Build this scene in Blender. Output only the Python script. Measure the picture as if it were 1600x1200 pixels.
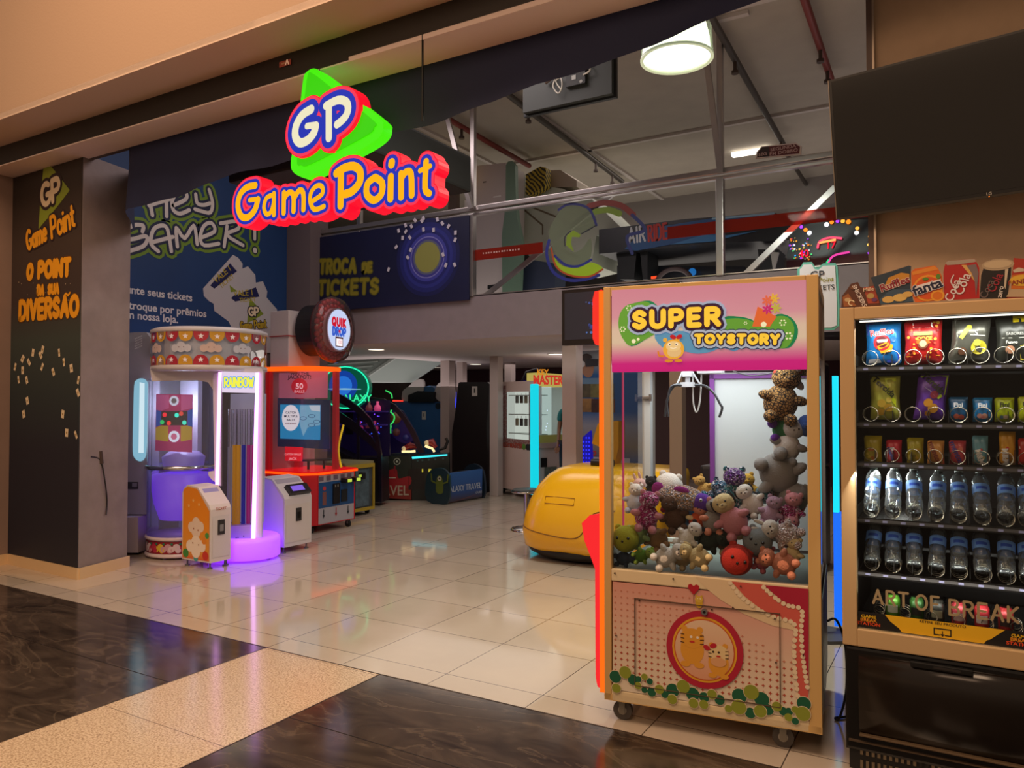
import bpy, bmesh, math, random
from mathutils import Vector, Matrix
for _o in list(bpy.data.objects): bpy.data.objects.remove(_o, do_unlink=True)
scn = bpy.context.scene
COL = scn.collection
rnd = random.Random(7)
pi, sin, cos = math.pi, math.sin, math.cos
# ------------------------------------------------------------------ camera, world, lights, exposure
EYE = Vector((0, 0, 1.5)); YAW = math.radians(30.5); TILT = math.radians(1.25); FPX = 1190.0
cd = bpy.data.cameras.new('camera'); cam = bpy.data.objects.new('camera', cd); COL.objects.link(cam)
cam.location = EYE; cam.rotation_euler = (pi/2 + TILT, 0, YAW)
cd.sensor_width = 36; cd.lens = FPX/1600*36; cd.clip_start = .05; cd.clip_end = 100
scn.camera = cam
wd = bpy.data.worlds.new('world'); scn.world = wd; wd.use_nodes = True
wd.node_tree.nodes['Background'].inputs[0].default_value = (1.0, .70, .48, 1)
wd.node_tree.nodes['Background'].inputs[1].default_value = .32
def light(kind, name, loc, energy, color, size=.3, size_y=None, rot=(0, 0, 0), spot=None):
    l = bpy.data.lights.new(name, kind); l.energy = energy; l.color = color
    if kind == 'AREA':
        l.size = size
        if size_y: l.shape = 'RECTANGLE'; l.size_y = size_y
    else: l.shadow_soft_size = size
    if spot: l.spot_size = math.radians(spot); l.spot_blend = .6
    o = bpy.data.objects.new(name, l); COL.objects.link(o); o.location = loc; o.rotation_euler = rot
    return o
WARM = (1, .67, .43)
light('AREA', 'mall_ceiling_light', (-4.2, .6, 6.2), 190, WARM, 2.6, 2.0)
light('AREA', 'mall_ceiling_light', (-.4, .2, 6.2), 125, WARM, 2.4, 2.0)
light('AREA', 'bulkhead_fill', (-3.0, -2.6, 4.6), 80, (1, .64, .41), 5, 1.6, (math.radians(78), 0, 0))  # added light for the upright bulkhead face, not a fixture
light('AREA', 'pendant_bulb', (-1.57, 4.78, 3.715), 75, (.94, 1, .86), .4)
light('AREA', 'valance_fill', (-1.6, 5.3, 3.45), 9, (1, .84, .78), 3.5, 1.5, (pi, 0, 0))  # added upward fill for the ceiling near the pendant, no lamp there
light('AREA', 'mezzanine_fill', (-4.6, 10.2, 2.75), 42, (1, .92, .82), 4.5, 4.0, (pi, 0, 0))  # this and the next are added fills, hidden low, brightening the upper ceiling
light('AREA', 'mezzanine_fill', (-.6, 10.0, 2.75), 24, (1, .86, .84), 3.0, 4.0, (pi, 0, 0))
light('AREA', 'arcade_fill', (-8.6, 10.6, 1.75), 14, (1, .85, .82), 2.0, 2.5, (pi, 0, 0))  # three added upward fills, unseen, lifting the low arcade ceiling
light('AREA', 'arcade_fill', (-4.4, 11.2, 1.95), 12, (1, .86, .86), 2.5, 2.5, (pi, 0, 0))
light('AREA', 'arcade_fill', (-2.2, 8.0, 1.6), 7, (1, .86, .9), 1.5, 1.5, (pi, 0, 0))
light('AREA', 'mezzanine_tube', (-3.6, 10.5, 4.9), 26, (1, .9, .82), 3.2, 2.2)
light('AREA', 'arcade_downlight', (-6.0, 8.8, 2.16), 16, (1, .88, .8), 3.0, 2.0)
light('AREA', 'arcade_downlight', (-6.0, 12.0, 2.16), 14, (1, .85, .8), 2.4, 2.0)
light('AREA', 'arcade_downlight', (-2.6, 9.0, 2.16), 16, (1, .9, .85), 3.0, 3.0)
light('AREA', 'shopfront_fill', (-4.6, 5.4, 4.9), 58, (1, .86, .86), 3.0, 1.6)  # added fill brightening the mural and fascia
scn.view_settings.view_transform = 'Standard'; scn.view_settings.look = 'None'
scn.view_settings.gamma = 1; scn.view_settings.use_curve_mapping = False
scn.view_settings.exposure = 0.0
scn.cycles.use_denoising = True; scn.cycles.max_bounces = 8; scn.cycles.transparent_max_bounces = 24
scn.cycles.sample_clamp_indirect = 3.0; scn.cycles.caustics_reflective = False; scn.cycles.caustics_refractive = False
# ------------------------------------------------------------------ photo pixel -> point on a real plane
FW = Vector((-sin(YAW)*cos(TILT), cos(YAW)*cos(TILT), sin(TILT))); RT = Vector((cos(YAW), sin(YAW), 0)); UP = RT.cross(FW)
def ray(u, v): return FW + RT*((u-800)/FPX) - UP*((v-600)/FPX)
def oz(u, v, z=0):
    r = ray(u, v); return EYE + r*((z-1.5)/r.z)
def oy(u, v, y):
    r = ray(u, v); return EYE + r*(y/r.y)
def ox(u, v, x):
    r = ray(u, v); return EYE + r*(x/r.x)
# ------------------------------------------------------------------ materials
def lin(c):
    if isinstance(c, str):
        c = c.lstrip('#'); c = [int(c[i:i+2], 16)/255 for i in (0, 2, 4)]
        c = [x/12.92 if x <= .04045 else ((x+.055)/1.055)**2.4 for x in c]
    return (c[0], c[1], c[2], 1)
MC = {}
def M(col, rough=.5, metal=0.0, emit=0.0, spec=.5, ecol=None, bump=0.0, var=0.0, scale=8.0):
    key = (str(col), rough, metal, emit, spec, str(ecol), bump, var, scale)
    if key in MC: return MC[key]
    m = bpy.data.materials.new('mat_' + str(col).strip('#')); m.use_nodes = True; nt = m.node_tree
    b = nt.nodes['Principled BSDF']; c = lin(col)
    b.inputs['Base Color'].default_value = c; b.inputs['Roughness'].default_value = rough
    b.inputs['Metallic'].default_value = metal; b.inputs['Specular IOR Level'].default_value = spec
    if emit:
        b.inputs['Emission Color'].default_value = lin(ecol) if ecol else c
        b.inputs['Emission Strength'].default_value = emit
    if bump or var:
        tc = nt.nodes.new('ShaderNodeTexCoord'); n = nt.nodes.new('ShaderNodeTexNoise'); n.inputs['Scale'].default_value = scale
        n.inputs['Detail'].default_value = 5; nt.links.new(tc.outputs['Object'], n.inputs['Vector'])
        if bump:
            bp = nt.nodes.new('ShaderNodeBump'); bp.inputs['Strength'].default_value = bump; bp.inputs['Distance'].default_value = .02
            nt.links.new(n.outputs['Fac'], bp.inputs['Height']); nt.links.new(bp.outputs['Normal'], b.inputs['Normal'])
        if var:
            r = nt.nodes.new('ShaderNodeValToRGB'); e = r.color_ramp.elements
            e[0].position = .3; e[1].position = .7
            e[0].color = tuple(x*(1-var) for x in c[:3])+(1,); e[1].color = tuple(min(1, x*(1+var)) for x in c[:3])+(1,)
            nt.links.new(n.outputs['Fac'], r.inputs['Fac']); nt.links.new(r.outputs['Color'], b.inputs['Base Color'])
    MC[key] = m; return m
def E(col, s=1.0): return M('#000000' if s > 0 else col, .6, 0, s, .2, col)          # something that gives off light
def glow(col, s=.5): return M(col, .35, 0, s, .4, col)                                # printed backlit panel
def glass(tint='#ffffff', refl=1.0, op=0.0, rough=.02):
    key = ('glass', tint, refl, op, rough)
    if key in MC: return MC[key]
    m = bpy.data.materials.new('mat_clear_pane'); m.use_nodes = True; nt = m.node_tree; nt.nodes.clear()
    o = nt.nodes.new('ShaderNodeOutputMaterial'); t = nt.nodes.new('ShaderNodeBsdfTransparent'); g = nt.nodes.new('ShaderNodeBsdfGlossy')
    t.inputs[0].default_value = lin(tint); g.inputs['Roughness'].default_value = rough
    fr = nt.nodes.new('ShaderNodeFresnel'); fr.inputs[0].default_value = 1.45
    mu = nt.nodes.new('ShaderNodeMath'); mu.operation = 'MULTIPLY'; mu.inputs[1].default_value = refl
    mx = nt.nodes.new('ShaderNodeMixShader'); nt.links.new(fr.outputs[0], mu.inputs[0]); nt.links.new(mu.outputs[0], mx.inputs[0])
    nt.links.new(t.outputs[0], mx.inputs[1]); nt.links.new(g.outputs[0], mx.inputs[2]); last = mx
    if op:
        d = nt.nodes.new('ShaderNodeBsdfDiffuse'); d.inputs[0].default_value = lin(tint); m2 = nt.nodes.new('ShaderNodeMixShader')
        m2.inputs[0].default_value = op; nt.links.new(mx.outputs[0], m2.inputs[1]); nt.links.new(d.outputs[0], m2.inputs[2]); last = m2
    nt.links.new(last.outputs[0], o.inputs[0]); MC[key] = m; return m
def sequin(c1, c2, scale=150):
    key = ('seq', c1, c2)
    if key in MC: return MC[key]
    m = bpy.data.materials.new('mat_sequin'); m.use_nodes = True; nt = m.node_tree; b = nt.nodes['Principled BSDF']
    tc = nt.nodes.new('ShaderNodeTexCoord'); v = nt.nodes.new('ShaderNodeTexVoronoi'); v.inputs['Scale'].default_value = scale
    r = nt.nodes.new('ShaderNodeValToRGB'); e = r.color_ramp.elements; e[0].color = lin(c1); e[1].color = lin(c2); e[0].position = .3; e[1].position = .62; e3 = e.new(.85); e3.color = lin('#e8dce4')
    n = nt.nodes.new('ShaderNodeTexNoise'); n.inputs['Scale'].default_value = 9
    nt.links.new(tc.outputs['Object'], v.inputs['Vector']); nt.links.new(tc.outputs['Object'], n.inputs['Vector'])
    nt.links.new(v.outputs['Color'], r.inputs[0]); nt.links.new(r.outputs[0], b.inputs['Base Color'])
    bp = nt.nodes.new('ShaderNodeBump'); bp.inputs['Strength'].default_value = 1.0; bp.inputs['Distance'].default_value = .012
    nt.links.new(v.outputs['Distance'], bp.inputs['Height']); nt.links.new(bp.outputs[0], b.inputs['Normal'])
    b.inputs['Metallic'].default_value = .3; b.inputs['Roughness'].default_value = .3
    MC[key] = m; return m
def pattern(kind, c1, c2, scale=30, rough=.6, pos=.5):
    key = (kind, c1, c2, scale, pos)
    if key in MC: return MC[key]
    m = bpy.data.materials.new('mat_' + kind); m.use_nodes = True; nt = m.node_tree; b = nt.nodes['Principled BSDF']
    tc = nt.nodes.new('ShaderNodeTexCoord'); r = nt.nodes.new('ShaderNodeValToRGB'); e = r.color_ramp.elements
    e[0].color = lin(c1); e[1].color = lin(c2); e[0].position = pos; e[1].position = pos+.04
    if kind == 'leopard':
        v = nt.nodes.new('ShaderNodeTexVoronoi'); v.feature = 'DISTANCE_TO_EDGE'; out = v.outputs['Distance']
    elif kind == 'tiger':
        v = nt.nodes.new('ShaderNodeTexWave'); v.inputs['Distortion'].default_value = 5; v.bands_direction = 'DIAGONAL'; out = v.outputs['Fac']
    else:
        v = nt.nodes.new('ShaderNodeTexNoise'); out = v.outputs['Fac']
    v.inputs['Scale'].default_value = scale
    nt.links.new(tc.outputs['Object'], v.inputs['Vector']); nt.links.new(out, r.inputs[0]); nt.links.new(r.outputs[0], b.inputs['Base Color'])
    b.inputs['Roughness'].default_value = rough; MC[key] = m; return m
# ------------------------------------------------------------------ frames and mesh builder
class Fr:                                       # a plane in the room: origin, right, up; normal faces the viewer
    def __init__(s, O, U, V=(0, 0, 1)):
        s.O = Vector(O); s.U = Vector(U).normalized(); V = Vector(V); s.N = s.U.cross(V).normalized(); s.V = s.N.cross(s.U).normalized()
    def at(s, a, b, h=0): return s.O + s.U*a + s.V*b + s.N*h
    def px(s, u, v, h=0):
        r = ray(u, v); O = s.O + s.N*h; k = (O-EYE).dot(s.N)/r.dot(s.N); p = EYE + r*k - s.O
        return (p.dot(s.U), p.dot(s.V))
def zz(fr, x0, y0, sc, pts, h=0): return [fr.px(x0+a/sc, y0+b/sc, h) for a, b in pts]
def smooth(pts, n=5, closed=False):             # Catmull-Rom
    pts = [Vector(p) for p in pts]; out = []; L = len(pts)
    for i in range(L if closed else L-1):
        g = (lambda k: pts[k % L]) if closed else (lambda k: pts[min(max(k, 0), L-1)])
        a, b, c, d = g(i-1), g(i), g(i+1), g(i+2)
        for j in range(n):
            t = j/n; out.append(.5*((2*b)+(c-a)*t+(2*a-5*b+4*c-d)*t*t+(3*b-3*c+d-a)*t**3))
    if not closed: out.append(pts[-1])
    return out
W = {}
class MB:
    def __init__(s): s.q = 0; s.v = []; s.f = []; s.mi = []; s.sm = []; s.m = []; s.T = Matrix.Identity(4)
    def add(s, vs, fs, mat, smooth=False):
        if mat not in s.m: s.m.append(mat)
        k = s.m.index(mat); n = len(s.v); s.v += [s.T @ Vector(p) for p in vs]
        for f in fs: s.f.append([i+n for i in f]); s.mi.append(k); s.sm.append(smooth)
        return s
    def box(s, c, d, mat, bev=0.0, rz=0.0):
        c = Vector(c); x, y, z = [q/2 for q in d]; R = Matrix.Rotation(rz, 3, 'Z')
        if not bev:
            vs = [c+R@Vector((i*x, j*y, k*z)) for i in (-1, 1) for j in (-1, 1) for k in (-1, 1)]
            return s.add(vs, [(0, 1, 3, 2), (4, 6, 7, 5), (0, 4, 5, 1), (2, 3, 7, 6), (0, 2, 6, 4), (1, 5, 7, 3)], mat)
        bm = bmesh.new(); bmesh.ops.create_cube(bm, size=1)
        for v in bm.verts: v.co = Vector((v.co.x*2*x, v.co.y*2*y, v.co.z*2*z))
        bmesh.ops.bevel(bm, geom=bm.edges[:], offset=min(bev, x*.95, y*.95, z*.95), segments=2, affect='EDGES', profile=.6)
        bm.verts.index_update()
        s.add([c+R@v.co for v in bm.verts], [[v.index for v in f.verts] for f in bm.faces], mat); bm.free(); return s
    def b2(s, x0, x1, y0, y1, z0, z1, mat, bev=0.0): return s.box(((x0+x1)/2, (y0+y1)/2, (z0+z1)/2), (abs(x1-x0), abs(y1-y0), abs(z1-z0)), mat, bev)
    def cyl(s, p0, p1, r0, mat, r1=None, n=16, cap=True):
        p0, p1 = Vector(p0), Vector(p1); r1 = r0 if r1 is None else r1; d = (p1-p0).normalized()
        a = d.orthogonal().normalized(); b = d.cross(a); vs = []
        for p, r in ((p0, r0), (p1, r1)): vs += [p+(a*cos(2*pi*i/n)+b*sin(2*pi*i/n))*r for i in range(n)]
        s.add(vs, [(i, (i+1) % n, n+(i+1) % n, n+i) for i in range(n)], mat, True)
        if cap: s.add(vs, [list(range(n))[::-1], list(range(n, 2*n))], mat)
        return s
    def tube(s, path, r, mat, n=8, closed=False):
        P = [Vector(p) for p in path]; L = len(P); vs = []; fs = []; prev = None
        for i, p in enumerate(P):
            d = ((P[(i+1) % L]-P[i-1]) if closed else (P[min(i+1, L-1)]-P[max(i-1, 0)])).normalized()
            if prev is None or abs(prev.dot(d)) > .98: a = d.orthogonal().normalized()
            else: a = (prev-d*prev.dot(d)).normalized()
            prev = a; b = d.cross(a); rr = r[i] if isinstance(r, (list, tuple)) else r
            vs += [p+(a*cos(2*pi*k/n)+b*sin(2*pi*k/n))*rr for k in range(n)]
        for i in range(L if closed else L-1):
            j = (i+1) % L
            fs += [(i*n+k, i*n+(k+1) % n, j*n+(k+1) % n, j*n+k) for k in range(n)]
        s.add(vs, fs, mat, True)
        if not closed: s.add(vs, [list(range(n))[::-1], list(range((L-1)*n, L*n))], mat)
        return s
    def lathe(s, prof, c, mat, n=24, a0=0.0, a1=2*pi, sx=1.0, sy=1.0, smooth=True):
        full = abs(a1-a0-2*pi) < 1e-6; m = n if full else n+1; vs = []; c = Vector(c)
        for r, z in prof: vs += [c+Vector((r*sx*cos(a0+(a1-a0)*i/n), r*sy*sin(a0+(a1-a0)*i/n), z)) for i in range(m)]
        fs = []
        for j in range(len(prof)-1):
            for i in range(n):
                k = (i+1) % m; fs.append((j*m+i, j*m+k, (j+1)*m+k, (j+1)*m+i))
        return s.add(vs, fs, mat, smooth)
    def sph(s, c, r, mat, sc=(1, 1, 1), R=None, n=14):
        vs = []; c = Vector(c); R = R or Matrix.Identity(3); k = n//2
        for j in range(k+1):
            t = pi*j/k
            for i in range(n): vs.append(c+R@Vector((r*sc[0]*sin(t)*cos(2*pi*i/n), r*sc[1]*sin(t)*sin(2*pi*i/n), r*sc[2]*cos(t))))
        fs = [(j*n+i, (j+1)*n+i, (j+1)*n+(i+1) % n, j*n+(i+1) % n) for j in range(k) for i in range(n)]
        return s.add(vs, fs, mat, True)
    def poly(s, pts, mat): return s.add(pts, [list(range(len(pts)))], mat)
    # --- flat work on a frame
    def shape(s, fr, pts, h, mat, h0=None):     # filled outline; h0 gives it a thickness back to h0
        s.q = (s.q+1) % 13; h += s.q*3e-5
        P = [fr.at(p[0], p[1], h) for p in pts]; n = len(P)
        ar = sum(pts[i][0]*pts[(i+1) % n][1]-pts[(i+1) % n][0]*pts[i][1] for i in range(n))
        s.add(P, [list(range(n)) if ar > 0 else list(range(n))[::-1]], mat)
        if h0 is not None:
            Q = [fr.at(p[0], p[1], h0) for p in pts]
            s.add(P+Q, [(i, (i+1) % n, n+(i+1) % n, n+i) for i in range(n)]+[list(range(n, 2*n))[::-1]], mat)
        return s
    def rect(s, fr, a0, b0, a1, b1, h, mat, h0=None): return s.shape(fr, [(a0, b0), (a1, b0), (a1, b1), (a0, b1)], h, mat, h0)
    def disc(s, fr, c, r, h, mat, h0=None, sx=1.0, sy=1.0, n=24, rot=0.0):
        return s.shape(fr, [(c[0]+cos(rot)*r*sx*cos(2*pi*i/n)-sin(rot)*r*sy*sin(2*pi*i/n), c[1]+sin(rot)*r*sx*cos(2*pi*i/n)+cos(rot)*r*sy*sin(2*pi*i/n)) for i in range(n)], h, mat, h0)
    def ring(s, fr, c, r0, r1, h, mat, sx=1.0, sy=1.0, n=32, a0=0.0, a1=2*pi):
        vs = []
        for r in (r0, r1): vs += [fr.at(c[0]+r*sx*cos(a0+(a1-a0)*i/n), c[1]+r*sy*sin(a0+(a1-a0)*i/n), h) for i in range(n+1)]
        return s.add(vs, [(i, n+1+i, n+2+i, i+1) for i in range(n)], mat)
    def stroke(s, fr, pts, w, h, mat, h0=None, k=5):
        pts = [Vector((p[0], p[1])) for p in pts]
        if len(pts) == 1: return s.disc(fr, pts[0], w, h, mat, h0, n=14)
        for a, b in zip(pts, pts[1:]):
            d = b-a
            if d.length < 1e-6: continue
            t = math.atan2(d.y, d.x); out = []
            for c, s0 in ((b, -pi/2), (a, pi/2)): out += [(c.x+w*cos(t+s0+pi*i/k), c.y+w*sin(t+s0+pi*i/k)) for i in range(k+1)]
            s.shape(fr, out, h, mat, h0)
        return s
    def word(s, fr, text, p0, p1, hgt, w, h, mats, rims=(0.0,), h0=None, hgt1=None, gap=.16, slant=0.0):
        """fat rounded letters along p0->p1; rims = extra radius of each layer, last drawn on top"""
        p0, p1 = Vector(p0), Vector(p1); hgt1 = hgt1 or hgt; d = p1-p0; L = d.length; d.normalize(); nn = Vector((-d.y, d.x))
        ws = [GL[c][0] if c in GL else .3 for c in text]; tot = sum(ws)+gap*(len(text)-1)
        for li, (rm, mt) in enumerate(zip(rims, mats)):
            x = 0
            for c, gw in zip(text, ws):
                for pl in (GL[c][1] if c in GL else []):
                    q = []
                    for a, b in pl:
                        t = (x+a)/tot; hh = hgt+(hgt1-hgt)*t
                        q.append(p0+d*(L*t+slant*b*hh)+nn*(b*hh))
                    s.stroke(fr, q, w+rm, h+.0013*li, mt, h0 if li == 0 else None, 4)
                x += gw+gap
        return s
    def text(s, fr, txt, c, size, h, mat, bold=0.0, sx=1.0, rot=0.0, align='CENTER'):
        vs, fs = text_mesh(txt, bold, align); cr, sr = cos(rot), sin(rot)
        return s.add([fr.at(c[0]+(x*sx*cr-y*sr)*size, c[1]+(x*sx*sr+y*cr)*size, h) for x, y in vs], fs, mat)
    def build(s, name, parent=None, kind=None, **props):
        me = bpy.data.meshes.new(name); inv = W[parent.name].inverted() if parent else None
        me.from_pydata([tuple(inv@p if inv else p) for p in s.v], [], s.f)
        for m in s.m: me.materials.append(m)
        me.polygons.foreach_set('material_index', s.mi); me.polygons.foreach_set('use_smooth', s.sm); me.update()
        o = bpy.data.objects.new(name, me); COL.objects.link(o); W[o.name] = W[parent.name] if parent else Matrix.Identity(4)
        if parent: o.parent = parent
        if kind: o['kind'] = kind
        for k, q in props.items(): o[k] = q
        return o
TC = {}
def text_mesh(txt, bold, align):
    k = (txt, bold, align)
    if k not in TC:
        cu = bpy.data.curves.new('lettering', 'FONT'); cu.body = txt; cu.offset = bold; cu.align_x = align; cu.align_y = 'CENTER'
        cu.resolution_u = 3; ob = bpy.data.objects.new('lettering', cu); me = bpy.data.meshes.new_from_object(ob)
        TC[k] = ([(v.co.x, v.co.y) for v in me.vertices], [list(p.vertices) for p in me.polygons])
        bpy.data.objects.remove(ob); bpy.data.curves.remove(cu); bpy.data.meshes.remove(me)
    return TC[k]
def _arc(cx, cy, rx, ry, a0, a1, n=8): return [(cx+rx*cos(math.radians(a0+(a1-a0)*i/n)), cy+ry*sin(math.radians(a0+(a1-a0)*i/n))) for i in range(n+1)]
GL = {
 'A': (.7, [[(0, 0), (.35, 1), (.7, 0)], [(.14, .33), (.56, .33)]]), 'B': (.6, [[(0, 0), (0, 1), (.3, 1)]+_arc(.33, .76, .2, .24, 90, -90)+[(0, .52)], [(.3, .52)]+_arc(.36, .26, .24, .26, 90, -90)+[(0, 0)]]),
 'C': (.7, [_arc(.38, .5, .38, .5, 50, 310, 12)]), 'D': (.68, [[(0, 0), (0, 1), (.25, 1)]+_arc(.28, .5, .4, .5, 90, -90, 10)+[(0, 0)]]),
 'E': (.52, [[(.52, 1), (0, 1), (0, 0), (.52, 0)], [(0, .5), (.45, .5)]]), 'F': (.52, [[(.52, 1), (0, 1), (0, 0)], [(0, .5), (.42, .5)]]),
 'G': (.75, [_arc(.38, .5, .38, .5, 50, 340, 13)+[(.75, .45), (.45, .45)]]), 'H': (.62, [[(0, 0), (0, 1)], [(.62, 0), (.62, 1)], [(0, .5), (.62, .5)]]),
 'I': (.02, [[(0, 0), (0, 1)]]), 'J': (.45, [[(.45, 1), (.45, .3)]+_arc(.2, .25, .25, .25, 0, -160)]), 'K': (.6, [[(0, 0), (0, 1)], [(.58, 1), (.05, .48), (.6, 0)]]),
 'L': (.48, [[(0, 1), (0, 0), (.48, 0)]]), 'M': (.8, [[(0, 0), (.06, 1), (.4, .3), (.74, 1), (.8, 0)]]), 'N': (.64, [[(0, 0), (0, 1), (.64, 0), (.64, 1)]]),
 'O': (.78, [_arc(.39, .5, .39, .5, 0, 360, 16)]), 'P': (.58, [[(0, 0), (0, 1), (.28, 1)]+_arc(.32, .72, .26, .28, 90, -90)+[(0, .44)]]),
 'Q': (.78, [_arc(.39, .5, .39, .5, 0, 360, 16), [(.48, .25), (.75, -.05)]]), 'R': (.6, [[(0, 0), (0, 1), (.28, 1)]+_arc(.32, .74, .26, .26, 90, -90)+[(0, .48)], [(.28, .48), (.6, 0)]]),
 'S': (.58, [smooth([(.55, .84), (.3, 1), (.04, .8), (.12, .58), (.44, .44), (.56, .22), (.3, 0), (.02, .16)], 3)]), 'T': (.66, [[(0, 1), (.66, 1)], [(.33, 1), (.33, 0)]]),
 'U': (.64, [[(0, 1), (0, .35)]+_arc(.32, .33, .32, .33, 180, 360)+[(.64, 1)]]), 'V': (.66, [[(0, 1), (.33, 0), (.66, 1)]]), 'W': (.95, [[(0, 1), (.24, 0), (.47, .8), (.7, 0), (.95, 1)]]),
 'X': (.62, [[(0, 0), (.62, 1)], [(0, 1), (.62, 0)]]), 'Y': (.66, [[(0, 1), (.33, .48), (.66, 1)], [(.33, .48), (.33, 0)]]), 'Z': (.6, [[(0, 1), (.6, 1), (0, 0), (.6, 0)]]),
 'a': (.5, [_arc(.24, .3, .24, .3, 0, 360, 12), [(.5, .62), (.5, 0)]]), 'm': (.86, [[(0, 0), (0, .62)], _arc(.22, .4, .2, .22, 180, 0)+[(.42, 0)], _arc(.63, .4, .21, .22, 180, 0)+[(.84, 0)]]),
 'e': (.52, [[(.02, .3), (.5, .34)]+_arc(.26, .32, .25, .3, 10, 310, 11)]), 'o': (.54, [_arc(.27, .31, .27, .31, 0, 360, 14)]), 'i': (.02, [[(0, 0), (0, .6)], [(0, .88)]]),
 'n': (.46, [[(0, 0), (0, .62)], _arc(.23, .4, .22, .22, 180, 0)+[(.46, 0)]]), 't': (.34, [[(.14, .95), (.14, .12), (.34, .03)], [(0, .66), (.32, .66)]]),
 '!': (.04, [[(0, 1), (0, .35)], [(0, .02)]]), '1': (.3, [[(.02, .8), (.25, 1), (.25, 0)]]), '5': (.55, [[(.5, 1), (.08, 1), (.05, .58)]+_arc(.25, .32, .28, .32, 110, -150)]), '0': (.6, [_arc(.3, .5, .3, .5, 0, 360, 14)]),
 '~': (.5, [smooth([(0, 1.18), (.15, 1.3), (.33, 1.2), (.5, 1.32)], 3)]), '-': (.4, [[(0, .5), (.4, .5)]]),
}
def thing(name, label, cat, loc, rz=0.0, group=None):
    o = bpy.data.objects.new(name, None); COL.objects.link(o); o.empty_display_size = .1
    o.location = loc; o.rotation_euler = (0, 0, rz); o['label'] = label; o['category'] = cat
    if group: o['group'] = group
    W[o.name] = Matrix.Translation(Vector(loc)) @ Matrix.Rotation(rz, 4, 'Z'); return o
def tag(o, label, cat, group=None):
    o['label'] = label; o['category'] = cat
    if group: o['group'] = group
    return o
def solo(mb, name, loc, label, cat, group=None, rz=0.0):   # a thing that is one mesh, its origin at its base
    e = Matrix.Translation(Vector(loc)) @ Matrix.Rotation(rz, 4, 'Z'); inv = e.inverted(); mb.v = [inv@p for p in mb.v]
    o = mb.build(name); o.matrix_world = e; W[o.name] = e; return tag(o, label, cat, group)
def dup(root, loc, rz=None, label=None, rot=None, sc=None):
    r = root.copy(); COL.objects.link(r); r.location = loc
    if rz is not None: r.rotation_euler = (0, 0, rz)
    if rot: r.rotation_euler = rot
    if sc: r.scale = sc if isinstance(sc, tuple) else (sc,)*3
    if label: r['label'] = label
    for ch in root.children:
        c = ch.copy(); COL.objects.link(c); c.parent = r
        for g in ch.children:
            d = g.copy(); COL.objects.link(d); d.parent = c
    return r
def loc4(x, y, z=0, rz=0.0): return Matrix.Translation((x, y, z)) @ Matrix.Rotation(rz, 4, 'Z')
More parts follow.
